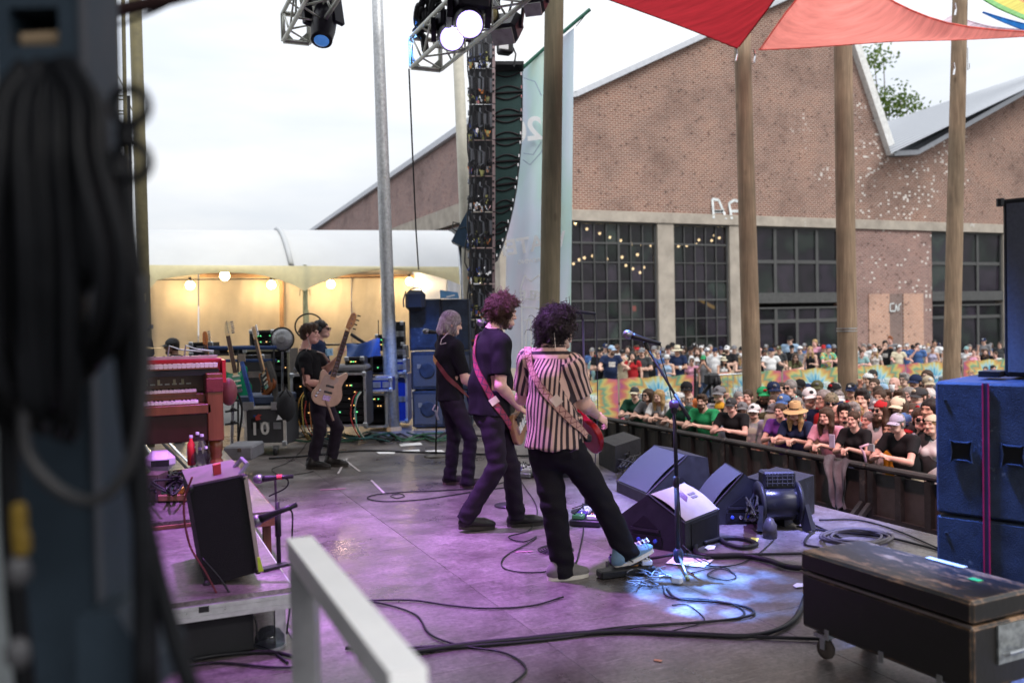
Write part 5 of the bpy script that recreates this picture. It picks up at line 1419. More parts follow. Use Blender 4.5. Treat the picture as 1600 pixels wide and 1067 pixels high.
addpose('railw',pose(.36,(.15,-.12),arms=dict(L=((.24,.36,1.12),(.04,.6,1.21)),R=((.24,.36,1.12),(.04,.6,1.19))),fem=True),dict(L=dict(d=(.35,.9,-.2),pn=dn,curl=.5),R=dict(d=(-.4,.85,-.2),pn=dn,curl=.5)),fem=True,build=.9)
addpose('stand',pose(.02,(.25,.0)),belly=.03)
addpose('standL',pose(.03,(-.4,-.06)),belly=.0)
addpose('standw',pose(.02,(.1,.03),fem=True),fem=True,build=.88,sleeve=.5)
addpose('tank',pose(.02,(-.15,.0),fem=True,arms=dict(L=((.23,.06,1.1),(.1,.3,1.16)),R=((.25,.02,1.12),(.24,.2,.95)))),dict(L=dict(d=(.5,.8,.2),pn=(0,0,-1))),fem=True,build=.88,sleeve=0)
addpose('cross',pose(.0,(.2,0),arms=dict(L=((.25,.1,1.13),(-.08,.2,1.16)),R=((.25,.1,1.13),(-.05,.2,1.12)))),dict(L=dict(d=(.95,.1,.1),pn=(0,-1,0),curl=.3),R=dict(d=(-.95,.1,.1),pn=(0,-1,0),curl=.3)),belly=.03)
addpose('phone',pose(.04,(.05,0),arms=dict(L=((.24,.16,1.2),(.1,.32,1.42)),R=((.24,.16,1.2),(.06,.33,1.4)))),dict(L=dict(d=(.4,.3,.9),pn=(.6,-.5,0),curl=.5),R=dict(d=(-.4,.3,.9),pn=(-.6,-.5,0),curl=.5)))
addpose('phonew',pose(.04,(-.1,0),fem=True,arms=dict(L='down',R=((.23,.16,1.18),(.08,.32,1.38)))),dict(R=dict(d=(-.3,.3,.9),pn=(-.6,-.5,0),curl=.5)),fem=True,build=.88,sleeve=.4)
addpose('up',pose(.02,(.0,.05),arms=dict(L='down',R=((.28,.06,1.5),(.24,.12,1.78)))),dict(R=dict(d=(0,.1,1),pn=(0,1,0),curl=.9)))
addpose('mouth',pose(.05,(-.25,0),arms=dict(L='down',R=((.24,.18,1.17),(.06,.2,1.44)))),dict(R=dict(d=(-.5,-.2,.8),pn=(0,-1,.2),curl=.7)))
addpose('handrail',pose(.16,(-.7,-.02),arms=dict(L=((.3,.14,1.2),(.36,.36,1.17)),R=((.3,.14,1.2),(.36,.36,1.17)))),dict(L=dict(d=(0,.9,-.3),pn=dn,curl=.6),R=dict(d=(0,.9,-.3),pn=dn,curl=.6)),belly=.05,build=1.08)
addpose('railtank',pose(.3,(-.2,-.05),fem=True,arms=dict(L=((.25,.34,1.14),(.1,.58,1.2)),R=((.25,.34,1.14),(.0,.55,1.2)))),dict(L=dict(d=(.5,.7,-.2),pn=dn,curl=.3),R=dict(d=(-.7,.5,-.1),pn=dn,curl=.3)),fem=True,build=.88,sleeve=0)

def person(lab,foot,yaw,scale,po,skin=0,hair='short',hc='n',beard='',hat='',hatc=None,brimc=None,glass='',shirt='black',pants=None,group=None):
 t = thing('person',lab,'person',foot,yaw,group,True)
 w_ = random.uniform(.95,1.09); t.scale = (scale * w_,scale * w_,scale)
 p = POSES[po]
 b = share('body',p['body'],t); setmat(b,0,SKIN[skin]); setmat(b,1,LIPM); setmat(b,2,EYEM); setmat(b,3,BLACK)
 s = share('shirt',p['shirt'],t); setmat(s,0,CLO[shirt])
 q = share('trousers',p['trousers'],t); setmat(q,0,pants or random.choice((JEANS,CLO['charcoal'],CLO['beige'])))
 if po in ('stand','standL','mouth','handrail','up') and shirt not in ('floral','tiedye','print','plaid') and random.random() < .5:
  d_ = share('print',PR[po],t); setmat(d_,0,PRINTS[random.randrange(4)])
 dress_head(t,p['Mx'],hair,hc,beard,hat,hatc,brimc,glass)
 return t
PRINTS = [patmat('shirt_print_%d' % k,st_,sc_,3) for k,(st_,sc_) in enumerate((([(.46,(.6,.58,.54)),(.5,(.2,.2,.24)),(.56,(.55,.5,.45))],30),([(.44,(.02,.02,.03)),(.5,(.45,.2,.08)),(.58,(.05,.05,.06))],24),([(.45,(.1,.2,.3)),(.52,(.6,.6,.55)),(.58,(.08,.1,.16))],34),([(.45,(.3,.05,.05)),(.52,(.5,.45,.2)),(.58,(.05,.05,.05))],26)))]
def face_yaw(x,y,tx=2.3,ty=5.2):
 a = math.atan2(ty - y,tx - x)
 return (a if a > 0 else a + 2 * math.pi) - math.pi / 2

# near crowd: px, py of the head centre | pose | skin | hair+colour | beard | hat | glasses | shirt | label
NEAR = '''
1374,622|up|1|shortn||||olive|person in an olive top thrusting one fist up right of the thick pole
1160,640|up|0|shortk||C:grey||sky|person in a grey cap waving one arm left of the first pole
996,624|standL|0|shortg||C:grey||white|man in a grey cap and white shirt turned away at the far rail end
992,636|rail|0|shortg||C:charcoal:cream||dkgreen|man in a patterned mesh cap leaning over the far end of the rail
1013,648|rail|0|bobn|||d|grey|long haired person in dark shades bending over the rail
1018,621|standw|1|longn||C:black:white|m|brown|woman with green mirrored shades and black and white cap before the blue starburst
1030,651|railw|0|longy||||white|blond woman in a white top clasping her hands on the rail
1046,634|standL|0|fringeg||C:cream||cream|person in a pale beige shirt half hidden by the tall microphone stand
1062,652|rail|0|shortg|longbeard|C:white||dkgreen|grey bearded man in a white cap and dark green shirt behind the microphone stand
1076,624|standL|0|fringeg|beard||g|charcoal|grey haired bearded man in a dark grey tee standing behind the green tee man
1073,609|standL|1|shortk||C:black||orange|person in a black cap just above the grey haired man
1098,652|rail|0|messyn|longbeard|||green|big brown bearded man in a bright green tee with crossed arms on the rail
1124,640|stand|1|longk|longbeard|N:mustard||plaid|bearded man in a mustard yellow headwrap
1113,632|standL|0|shortk||C:black:white||orange|person seen in a black and white cap beside the yellow headwrap
1124,616|stand|0|shortn||C:grey||lilac|person in a small grey patterned cap before the bare barrier
1156,642|standw|0|tiedn|||d|brown|woman with tied hair and hand shaded face behind the black cap man
1143,660|rail|3|shortn||C:charcoal||black|smiling man in a dark cap and black tee leaning on the rail
1168,621|standw|3|tiedn||||pink|woman with pulled back hair at the foot of the first audience pole
1178,643|stand|0|shortn||C:white|d|print|tall man in dark shades, white flowered cap and printed beige tee
1193,617|standL|1|shortn|beard|C:green:green||floral|grinning man in a green and white cap and flowered shirt
1209,643|stand|1|shortn|goatee|C:grey||lilac|man in a pale grey cap with a black dot looking down
1224,630|stand|1|shortk|beard|C:blue|g|cream|black bearded man in a bright blue cap and glasses
1209,610|standL|1|shortk||C:navy||black|man in a royal blue cap before the magenta part of the banner
1221,608|standw|0|bobn||||grey|pale woman between the royal blue cap and the grey haired man in shades
1234,607|stand|0|shortg|||d|grey|grey haired man in dark shades at the back of the near crowd
1243,620|standw|1|longk|||m|black|woman in blue mirrored sunglasses
1249,605|stand|2|shortk||C:black||charcoal|man in a black cap furthest back before the tie-dye banner
1231,654|standL|0|shortk|||g|navy|dark haired person in glasses behind the straw hat
1248,648|stand|3|shortg||C:navy:navy||white|older man in a navy cap with a red badge
1243,670|railw|0|longy||straw:straw|d|navy|blond woman in a tan brimmed hat and sunglasses leaning on the rail
1219,684|railw|3|tiedn||||purple|woman in a purple top reaching along the rail
1206,674|standL|2|shortk||C:charcoal:navy||white|boy in a dark cap turned sideways behind the purple sleeve
1206,660|standw|0|messyy||||beige|fair haired head just behind the boy in the dark cap
1265,621|standL|0|shortg||C:white||red|man in a white cap and red shirt facing away
1286,624|stand|0|shortg|||g|navy|tall grey haired man in a navy lettered tee
1303,611|stand|3|shortg|goatee|C:black||red|man in a black cap and red shirt left of the thick pole
1299,630|standL|0|shortg||N:camo|d|red|person in a small dark bandana below the black cap
1277,607|standL|0|shortn||C:olive||white|person in an olive cap before the tie-dye sunburst
1319,646|standL|0|messyk|goatee|||charcoal|young man with thick black hair and open dark shirt
1295,664|standL|1|shortg||C:cream:cream||beige|person in a cream cap looking down behind the pink top woman
1308,647|stand|0|fringeg|||d|beige|balding man in dark shades beside the black haired young man
1347,624|stand|0|messyk|goatee|||red|dark haired man in a red and black jersey below the thick pole
1357,658|stand|3|shortg||||dkgreen|tall man with greying brown hair and a dark green tee
1291,680|railw|3|longn||||pink|woman with long brown hair in a pink top holding a phone over the rail
1333,686|railw|3|tiedn||||black|woman in a black tee with tied hair at the rail
1372,614|standw|0|tiedn||||black|woman with pulled back hair right of the thick pole
1366,602|standw|0|tiedn||||white|woman with reddish cheeks just behind the pulled back hair woman
1377,642|stand|0|longn|longbeard|B:red|d|white|long bearded man in a red backwards cap and dark shades
1397,601|phone|3|bald|||white:x|white|bald man drinking from a white cup at the back
1413,594|stand|0|messyg|||g|beige|grey haired man in glasses and open beige shirt at the back
1430,598|stand|1|shortk|goatee|C:navy||navy|man in a navy cap with a white badge at the back
1356,594|stand|1|shortk|goatee|B:white||teal|man in a white backwards cap right of the thick pole
1364,588|standL|0|shortk||||sky|dark haired head behind the white backwards cap
1403,637|stand|0|longn|beard|C:cream:cream||white|long haired bearded man in a cream cap turned sideways
1436,620|stand|0|shortn||C:charcoal||lilac|man in a pale lilac tee and charcoal cap
1451,621|stand|3|shortw|||g|blue|white haired man in red framed glasses
1455,641|stand|1|bobk||||charcoal|person with a dark bob right beside the speaker stack
1413,662|standL|3|shortn||C:blue:navy|g|mustard|man in a blue cap and glasses behind the purple cap
1423,674|stand|3|shortg|goatee|C:charcoal:red||orange|man in a grey and red cap and burnt orange tee
1401,688|rail|3|shortg||C:lilac:lilac|g|black|man in a purple grey cap and black tee leaning on the rail
1438,655|standL|3|shortn|||d|plaid|flushed man with sunglasses pushed up in a blue print shirt
1456,664|standw|0|tiedy||B:cream||white|woman in a cream backwards cap and white top next to the stack
1392,672|phone|1|shortn||||mustard|person in a mustard tee holding a phone up in both hands
1450,600|standL|0|shortn||C:beige||beige|person in a khaki cap at the back by the speaker stack
1448,588|standw|0|bobn||||grey|brown haired head at the back above the khaki cap
'''
def parse(line):
 q = line.split('|')
 px,py = map(float,q[0].split(','))
 hair = q[3]; hk,hcol = (hair[:-1],hair[-1]) if hair not in ('bald',) else ('bald','n')
 hat,hatc,brim = '',None,None
 if q[5]:
  w = q[5].split(':'); hat = w[0]; hatc = CLO[w[1]]; brim = CLO[w[2]] if len(w) > 2 else None
 gl = q[6] if len(q[6]) == 1 else ''
 return px,py,q[1],int(q[2]),hk,hcol,q[4],hat,hatc,brim,gl,q[7],q[8]
HELD = []
for ln_ in NEAR.strip().splitlines():
 px,py,po,sk,hk,hc,be,hat,hatc,brim,gl,sh,lab = parse(ln_)
 hd = POSES[po]['head']
 sc = random.uniform(.96,1.03) * (.95 if po in ('railw','standw','railtank','tank','phonew') else 1)
 for it in range(3):
  zh = GZ + hd[2] * sc
  p = on(px,py,2,zh)
  if po in ('rail','railw'):      # those at the rail stand right behind it
   yaw = face_yaw(p[0],p[1]) * .62 + math.pi / 2 * .38
   fx = XR + .14 + (.44 if po == 'rail' else .5) * sc
   q = on(px,py,0,fx - hd[1] * sc); sc *= ((q[2] - GZ) / (hd[2] * sc)); sc = min(max(sc,.8),1.12)
   p = np.array((fx - hd[1] * sc,on(px,py,0,fx - hd[1] * sc)[1],0))
  else: yaw = face_yaw(p[0],p[1])
 yaw += random.uniform(-.25,.3) - (0 if po not in ('rail','railw') else 0)
 fw_ = np.array((-math.sin(yaw),math.cos(yaw)))
 off = fw_ * hd[1] * sc
 foot = (p[0] - off[0],p[1] - off[1],GZ + (max(0,1.185 - 1.185 * sc) if po in ('rail','railw') else 0))      # rail leaners stand on the barricade step
 if po not in ('rail','railw') and foot[0] < XR + .7:
  p = on(px,py,0,XR + .7 + off[0]); sc = min(max((p[2] - GZ) / hd[2],.8),1.1)
  foot = (XR + .7,p[1] - off[1],GZ)
 t = person(lab,foot,yaw,sc,po,sk,hk,hc,be,hat,hatc,brim,gl,sh)
 HELD.append((lab,t,po,sc,yaw))

# far terrace: px, py, metres behind the tie-dye row | ...
TERR = '''
938,549,.9|cross|0|shortk||C:black|d|black|man in a black cap and dark shades left of the blue cap man
955,547,.5|handrail|0|shortn|beard|C:sky:sky||navy|big man in a light blue cap and navy tee with hands on the tie-dye barrier
973,552,1.4|phone|0|shortn||C:black||beige|person in a black cap filming beside the blue cap man
988,556,.5|phonew|0|longk||||red|black haired woman in a red top looking at her phone
1003,550,.6|cross|0|shortn|goatee|C:grey||charcoal|man in a grey cap and dark grey tee with folded arms
1017,557,1.1|standw|3|tiedn||||black|pink faced woman right of the grey cap man
1028,553,1.4|stand|0|shortg|||d|blue|grey haired man in dark shades behind the microphone boom
1042,561,.5|tank|0|shortg||fedora:white|d|sky|woman in a white brimmed hat and striped tank top
1044,545,1.7|stand|3|shortk||C:black||grey|man in a black cap behind the white hats
1058,548,.5|cross|1|shortg||straw:cream|d|navy|man in a big pale cowboy hat and navy shirt
1079,547,1.4|stand|1|shortk|goatee|C:black|d|charcoal|bearded man with teal shades on his black cap
1081,565,.6|standw|1|tiedn|||d|pink|short woman in dark shades below the long haired man
1090,549,1.1|stand|0|longn|goatee|||white|long brown haired man in a white tee
1099,561,.5|phone|1|longk||C:green||grey|woman in a green cap holding both hands at her face
1105,549,1.3|stand|0|shortn||C:white:navy||white|man in a white cap with navy brim
1117,549,.9|stand|0|shortn||C:navy:navy||white|man in a navy cap with white front and a white tee
1131,563,.4|railtank|1|longk||bucket:cream||white|woman in a straw sun visor leaning on the barrier
1136,546,1.2|cross|0|shortn|beard|C:white||black|bearded man in a white cap and black lettered tee
1147,545,1.8|stand|0|shortk||C:grey||grey|head in a grey cap right of the white cap beard
1158,547,1.6|stand|0|shortk||C:black||charcoal|man in a black cap left of the first audience pole
1159,559,.5|railtank|0|longy||fedora:white|d|grey|blond woman in a white hat beside the first audience pole
1187,549,.9|stand|3|bald||||white|pink headed man half behind the first audience pole
1194,552,.7|standL|2|shortk||||black|dark shouldered person right of the first audience pole
1205,550,.5|handrail|0|shortg||N:navy||white|man in a navy beanie and white tee with a black bag strap
1217,546,1.3|stand|1|shortk||C:olive|d|charcoal|man in an olive cap and shades behind the beanie man
1234,531,2.4|stand|0|shortk||C:black|d|sky|tall man in a black cap and shades standing highest at the back
1237,544,1.5|stand|0|shortk|goatee|C:black:black||black|man in a black and white cap with a black vest
1243,558,.4|railw|0|longn|||d|olive|brown haired woman in dark shades leaning on the magenta banner
1250,546,1.3|stand|0|shortk||C:white:navy||grey|person in a white cap behind the brown haired woman
1266,547,.5|tank|0|longy||||black|white blond woman in a black tank top
1273,536,1.8|stand|3|shorty||||pink|fair haired man in pink behind the blond woman
1287,544,1.6|standL|3|shortk||C:red||charcoal|head in a red cap beside the blue bandana
1295,545,.5|rail|3|shortg|goatee|N:blue||tiedye|older man in a blue bandana and tie-dyed green shirt
1347,552,.4|rail|3|shortn||||teal|man in a pale teal tee leaning right of the thick pole
1350,543,1.3|stand|0|messyg||||white|grey curly head behind the teal tee man
1367,549,.5|phonew|0|longy||C:white:white||floral|woman in a white cap raising a camera
1366,541,1.6|standw|3|tiedn||||white|reddish haired head behind the white cap woman
1383,538,.8|mouth|0|messyk||||black|black haired man with his hand at his mouth
1391,531,1.8|stand|3|messyr||||grey|red haired head above the others before the brick pier
1391,547,1.2|standw|0|longr||||grey|woman with long reddish hair beside the man in black
1405,544,.5|handrail|3|shortn||B:white||cream|big man in a white backwards cap and cream tee
1434,541,.7|mouth|3|shortk||||blue|man in a blue tee drinking from a clear cup
1457,545,.6|tank|1|tiedn||||lilac|woman in a pale tank top with bare arms
1460,536,1.3|standL|1|shortk||||white|dark haired man behind the tank top woman
1472,547,1.2|stand|2|shortk||C:white||charcoal|person in a white and grey cap left of the thin pole
1450,541,1.9|standw|0|tiedy||||white|fair head between the drinking man and the tank top woman
1510,546,.8|standw|3|shortg||C:teal||white|person in a mint cap right of the thin pole
1521,550,.5|tank|3|tiedn||||pink|woman holding a pale cup right of the thin pole
1540,550,.4|up|0|longn||||black|woman in black with one arm raised beside the far speaker
1555,554,.3|stand|3|shortn|||g|white|man in a white tee and glasses next to the far speaker
1537,533,1.5|stand|0|shortk||C:navy||grey|man in a navy cap waving at the back
1562,538,1.5|stand|0|shortk|||d|charcoal|man in dark shades at the far right back
1552,576,-1.2|rail|3|shortk|goatee|||lilac|dark bearded man above the speaker stack top
1540,578,-1.4|standw|0|tiedn||||lilac|brown haired woman above the speaker stack top
1480,582,-1.2|stand|3|messyg||||grey|grey haired man above the left corner of the speaker stack
1494,583,-1.4|standw|1|longn||||pink|dark haired woman over the speaker stack corner
1517,583,-1.3|stand|3|shorty|||g|sky|fair haired person in glasses over the speaker stack
'''
TZ = -.82
trc = MB().box((19,24.7,TZ / 2 + GZ / 2),(26,8.6,TZ - GZ)).obj('terrace',M('terrace_concrete',(.2,.19,.18),.9)); tag(trc,'low concrete terrace in front of the brick building',kind='structure')
def on_terrace(px,py,back,po,lab,args):
 hd = POSES[po]['head']; Y = BY + .75 + back * 1.55
 p = on(px,py,1,Y); sc = (p[2] - TZ) / hd[2]
 z0 = TZ if back > -.5 else GZ
 if back <= -.5: sc = (p[2] - GZ) / hd[2]
 if sc > 1.1: z0 += (sc - 1.1) * hd[2]; sc = 1.1
 if sc < .86: z0 -= (.86 - sc) * hd[2]; sc = .86
 yaw = face_yaw(p[0],p[1],3,6) + random.uniform(-.15,.15)
 if po in ('rail','railw','railtank','handrail'): yaw = yaw * .4 + math.pi * .6
 fw_ = np.array((-math.sin(yaw),math.cos(yaw)))
 t = person(lab,(p[0] - fw_[0] * hd[1] * sc,p[1] - fw_[1] * hd[1] * sc,z0),yaw,sc,po,*args)
 HELD.append((lab,t,po,sc,yaw)); return t
for ln_ in TERR.strip().splitlines():
 a,_,rest = ln_.partition('|')
 x_,y_,bk = map(float,a.split(','))
 q = parse('%g,%g|%s' % (x_,y_,rest))
 on_terrace(x_,y_,bk,q[2],q[12],q[3:12])
# people too far back in the gaps to tell apart
rr = random.Random(5)
for px,py in ((925,549),(931,560),(946,543),(964,544),(981,546),(995,546),(1010,545),(1022,546),(1036,548),(1051,541),(1068,546),(1085,542),(1096,543),(1110,544),(1126,546),(1142,550),(1180,546),(1197,543),(1211,542),(1226,543),(1257,541),(1280,542),(1303,543),(1340,546),(1359,542),(1374,545),(1398,542),(1417,541),(1426,543),(1443,544),(1467,540),(1480,546),(1515,543),(1529,545),(1548,540)):
 hat_,hc_,sh_,hr_ = rr.choice(('','C','C')),rr.choice(('black','navy','grey','white','red')),rr.choice(('black','grey','white','white','charcoal','blue','teal','beige')),rr.choice('knng')
 where = 'the wide left window' if px < 1030 else 'the narrow window' if px < 1175 else 'the dark glass doors' if px < 1320 else 'the brick pier' if px < 1455 else 'the right hand windows'
 look = 'in a %s cap and %s top' % (hc_,sh_) if hat_ else 'with bare %s hair and a %s top' % (dict(k='black',n='brown',g='grey')[hr_],sh_)
 on_terrace(px,py,rr.uniform(2.0,3.2),rr.choice(('stand','standL','standw')),'person %s far back before %s' % (look,where),
    (rr.choice((0,0,1,3,2)),rr.choice(('short','tied','bob','messy')),hr_,rr.choice(('','','goatee')),hat_,CLO[hc_],None,rr.choice(('','','d')),sh_))
 HELD[-1][1]['group'] = 'people at the back under the windows'
for px,py in ((1330,606),(1345,604),(1384,617),(1419,612),(1405,618),(1274,640),(1262,606),(1310,620),(1213,628),(1187,633),(1160,628),(1147,634),(1105,622),(1337,637),(1365,632),(1441,640),(1425,640),(1322,664),(1270,657),(1161,652),(1390,654)):
 po = rr.choice(('stand','standL','standw')); hd = POSES[po]['head']; sc = .93
 p = on(px,py + 5,2,GZ + hd[2] * sc); yaw = face_yaw(p[0],p[1]); fw_ = np.array((-math.sin(yaw),math.cos(yaw)))
 hat_,hc_,sh_,hr_ = rr.choice(('','','C')),rr.choice(('black','navy','grey','white')),rr.choice(('black','grey','white','white','sky','beige','olive')),rr.choice('knngy')
 look = 'in a %s cap and %s top' % (hc_,sh_) if hat_ else 'with bare %s hair and a %s top' % (dict(k='black',n='brown',g='grey',y='blond')[hr_],sh_)
 where = 'left of the first pole' if px < 1160 else 'between the nearer poles' if px < 1312 else 'right of the thick pole'
 t = person('person %s half hidden %s' % (look,where),(max(p[0] - fw_[0] * hd[1] * sc,XR + 1),p[1] - fw_[1] * hd[1] * sc,GZ),yaw,sc,po,rr.choice((0,1,3)),rr.choice(('short','tied','bob','messy')),hr_,'',hat_,CLO[hc_],None,'',sh_,None,'people half hidden in the near crowd')
# ------------------------------------------------------------------ the musicians
def jp(D,**k): return {n: at(v[0],v[1],D + v[2]) for n,v in k.items()}
def mix(*w):      # direction from (weight right, weight away, weight up) as seen from the stage camera
 f0 = nrm(FWD * (1,1,0)); r0 = nrm(RGT * (1,1,0))
 return nrm(r0 * w[0] + f0 * w[1] + np.array((0,0,1.)) * w[2])
def shoe(t,heel,d,up,mat,sole,L=.29,name='shoe'):
 heel = np.array(heel,float); up = nrm(up); d = nrm(np.array(d) - up * (np.array(d) @ up)); x = np.cross(d,up)
 P = lambda a,b_,c: heel + d * a + x * b_ + up * c
 g = SDF(np.minimum(P(-.05,0,0),P(L + .05,0,.12)) - .1,np.maximum(P(-.05,0,0),P(L + .05,0,.12)) + .1,.007)
 Ax = np.array((x,d,up)).T
 g.ell(P(.06,0,.05),(.04,.07,.055),Ax,.02); g.ell(P(L - .085,0,.035),(.048,.095,.042),Ax,.03); g.cap(P(.05,0,.06),P(.07,0,.12),.042,.04,.02); g.cap(P(.06,0,.06),P(L - .1,0,.05),.042,.038,.03)
 g.plane(P(0,0,.012),-up)
 V,Q = g.mesh(1); o = off_mesh(name,V,Q,mat,t)
 n_ = 24; out = []
 for a in np.linspace(0,2 * math.pi,n_ + 1)[:-1]:
  u = (1 - math.cos(a)) / 2; w = .036 + .016 * math.sin(min(u,.999) * math.pi * .95) + .006 * u
  out.append(P(-.005 + (L + .008) * u,w * (abs(math.sin(a)) ** .6) * (1 if math.sin(a) >= 0 else -1),0))
 MB().prism(out,up * .026).obj('sole',sole,o)
 return o
def off_mesh(name,V,Q,mat,t):
 me = mesh_np(name,V - ORG.get(t.name,np.zeros(3)),Q)
 return link_mesh(name,me,mat,t,True)
BVH = {}
def bandmember(lab,J,h=.0075,skin=0,shirt=None,trou=None,seed=0.,**k):
 foot = np.array((J['pel'][0],J['pel'][1],0.))
 t = thing('person',lab,'person',foot)
 J['nofoot'] = True; J['cuff'] = .085
 f = figure(J,h,**k)
 V,Q = f['body']; me = mesh_np('body',V - foot,Q); me.polygons.foreach_set('material_index',face_regions(V,Q,J['head'],f['A']))
 link_mesh('body',me,[SKIN[skin],LIPM,EYEM],t,True)
 V,Q = f['shirt']; pz = J['pel'][2]; V = wrinkle(V,Q,.006,(13,13,17),seed); V = wrinkle(V,Q,.0085,(23,23,5),seed + 1,lambda v: np.clip(1.15 - (v[:,2] - pz) / .45,.1,1)); V = wrinkle(V,Q,.003,(34,34,42),seed + 3); so = off_mesh('shirt',V,Q,shirt,t)
 BVH[t.name] = BVHTree.FromPolygons(V.tolist(),Q.tolist()); f['shirtVQ'] = (V,Q); f['so'] = so
 V,Q = f['trousers']; kz,az = (J['knL'][2] + J['knR'][2]) / 2,(J['anL'][2] + J['anR'][2]) / 2
 V = wrinkle(V,Q,.006,(11,11,70),seed + 9,lambda v: np.exp(-((v[:,2] - kz) / .09) ** 2) * .7 + np.exp(-((v[:,2] - az) / .1) ** 2) + np.exp(-((v[:,2] - J['pel'][2] + .1) / .07) ** 2) * .6)
 V = wrinkle(wrinkle(V,Q,.0035,(15,15,30),seed + 2),Q,.003,(28,28,60),seed + 5); off_mesh('trousers',V,Q,trou,t)
 return t,f
def curls(t,c,A,r,n,mat,seed,L=(.04,.085),cr=.011,face=(.045,.01),down=0.):
 g = SDF(np.array(c) - .22,np.array(c) + .22,.009)
 g.ell(c + A @ np.array((0,-.02,.035)),np.array(r) * .87,A,.02); g.ell(c + A @ np.array((0,.125,-.035)),(.085,.09,.1),A,.01,cut=True)
 V,Q = g.mesh(1); o = off_mesh('hair',wrinkle(V,Q,.006,(70,70,70),seed),Q,mat,t)
 rr = random.Random(seed); mb = MB()
 for _ in range(n):
  while True:
   d = nrm([rr.gauss(0,1) for _ in range(3)])
   if d[2] > -.9 and not (d[1] > .35 and d[2] < .35): break
  lump = mnoise.noise(Vector(d * 2.6) + Vector((seed,0,0)))
  p = np.array((0,-.02,.035)) + d * np.array(r) * (.84 + .16 * lump)
  e = nrm(np.cross(d,[rr.gauss(0,1) for _ in range(3)])); w = np.cross(d,e)
  ln = rr.uniform(*L) * (1.7 if rr.random() < .05 else 1) * (1 + .5 * lump); ph = rr.uniform(0,6); tw = rr.uniform(5,8.5); q = []
  for s in np.linspace(0,1,8):
   q.append(c + A @ (p + d * ln * s * (1 - .25 * s) + cr * (.5 + s) * (math.cos(ph + tw * s) * e + math.sin(ph + tw * s) * w) - np.array((0,0,1)) * (down * s * s + .012 * s * s)))
  mb.tube(q,[.0037 * (1 - .6 * s) for s in np.linspace(0,1,8)],3)
 mb.obj('curl',mat,o,True)['kind'] = 'stuff'
 return o
def strands(t,c,A,n,mats,seed):
 rr = random.Random(seed); mbs = [MB() for _ in mats]
 g = SDF(np.array(c) - .25,np.array(c) + .2,.009)
 g.ell(c + A @ np.array((0,-.024,.04)),(.088,.104,.09),A,.02); g.cap(c + A @ np.array((0,-.06,.0)),c + A @ np.array((0,-.085,-.095)),.082,.06,.03); g.ell(c + A @ np.array((0,.13,-.04)),(.085,.09,.1),A,.01,cut=True)
 V,Q = g.mesh(1); o = off_mesh('hair',V,Q,mats[0],t)
 for _ in range(n):
  th = rr.uniform(-2.7,2.7); ph0 = rr.uniform(.1,1.5)
  ln = rr.uniform(.1,.2) if abs(th) < 2.2 else rr.uniform(.08,.14)
  q = []
  for s in np.linspace(0,1,8):
   ph = ph0 - s * 2.2; z = math.sin(max(ph,-.35)); k = math.cos(max(ph,-.35))
   p = np.array((math.sin(th) * .094 * k,-.024 - math.cos(th) * .11 * k,.04 + .096 * z))
   if ph < -.35: p = p + np.array((0,0,(ph + .35) * .075)) + np.array((math.sin(th),-math.cos(th),0)) * (.012 * math.sin(ph * 3 + th * 5) - .006)
   q.append(c + A @ p)
  rr.choice(mbs).tube(q,[.0042 * (1 - .55 * s) for s in np.linspace(0,1,8)],4)
 for m_,mt in zip(mbs,mats):
  if m_.n: m_.obj('strand',mt,o,True)['kind'] = 'stuff'
def strap(t,pts,w,mat,lift=.008,name='strap',tail=None,n=40):
 P = []
 tree = BVH[t.name]
 s = np.linspace(0,len(pts) - 1,n)
 for q in s:
  k = min(int(q),len(pts) - 2); f = q - k
  px = pts[k][0] * (1 - f) + pts[k + 1][0] * f; py = pts[k][1] * (1 - f) + pts[k + 1][1] * f
  d = nrm(ray(px,py)); hit = tree.ray_cast(Vector(CAM),Vector(d))
  if hit[0] is not None: P.append((np.array(hit[0]),np.array(hit[1]) if np.array(hit[1]) @ d < 0 else -np.array(hit[1])))
 if tail is not None:
  for q in tail: P.append((np.array(q),P[-1][1]))
 X = np.array([p for p,_ in P]); N = np.array([v for _,v in P])
 for _ in range(4): X[1:-1] = (X[:-2] + X[1:-1] * 2 + X[2:]) / 4; N[1:-1] = (N[:-2] + N[1:-1] * 2 + N[2:]) / 4
 rows = [[],[],[],[]]
 for i in range(len(X)):
  T = nrm(X[min(i + 1,len(X) - 1)] - X[max(i - 1,0)]); nn = nrm(N[i] - T * (N[i] @ T)); sd = np.cross(T,nn)
  c = X[i] + nn * lift
  for j,(a,b_) in enumerate(((-w / 2,0),(-w / 2,.004),(w / 2,.004),(w / 2,0))): rows[j].append(c + sd * a + nn * b_)
 mb = MB(); mb.grid(rows)
 o = mb.obj(name,mat,t,False)
 uv = o.data.uv_layers.new(name='UVMap'); dl = np.cumsum([0] + [np.linalg.norm(X[i + 1] - X[i]) for i in range(len(X) - 1)])
 nn_ = len(X)
 for lp_ in o.data.loops:
  vi = lp_.vertex_index; uv.data[lp_.index].uv = (dl[vi % nn_],(0,0,1,1)[vi // nn_])
 return o,X
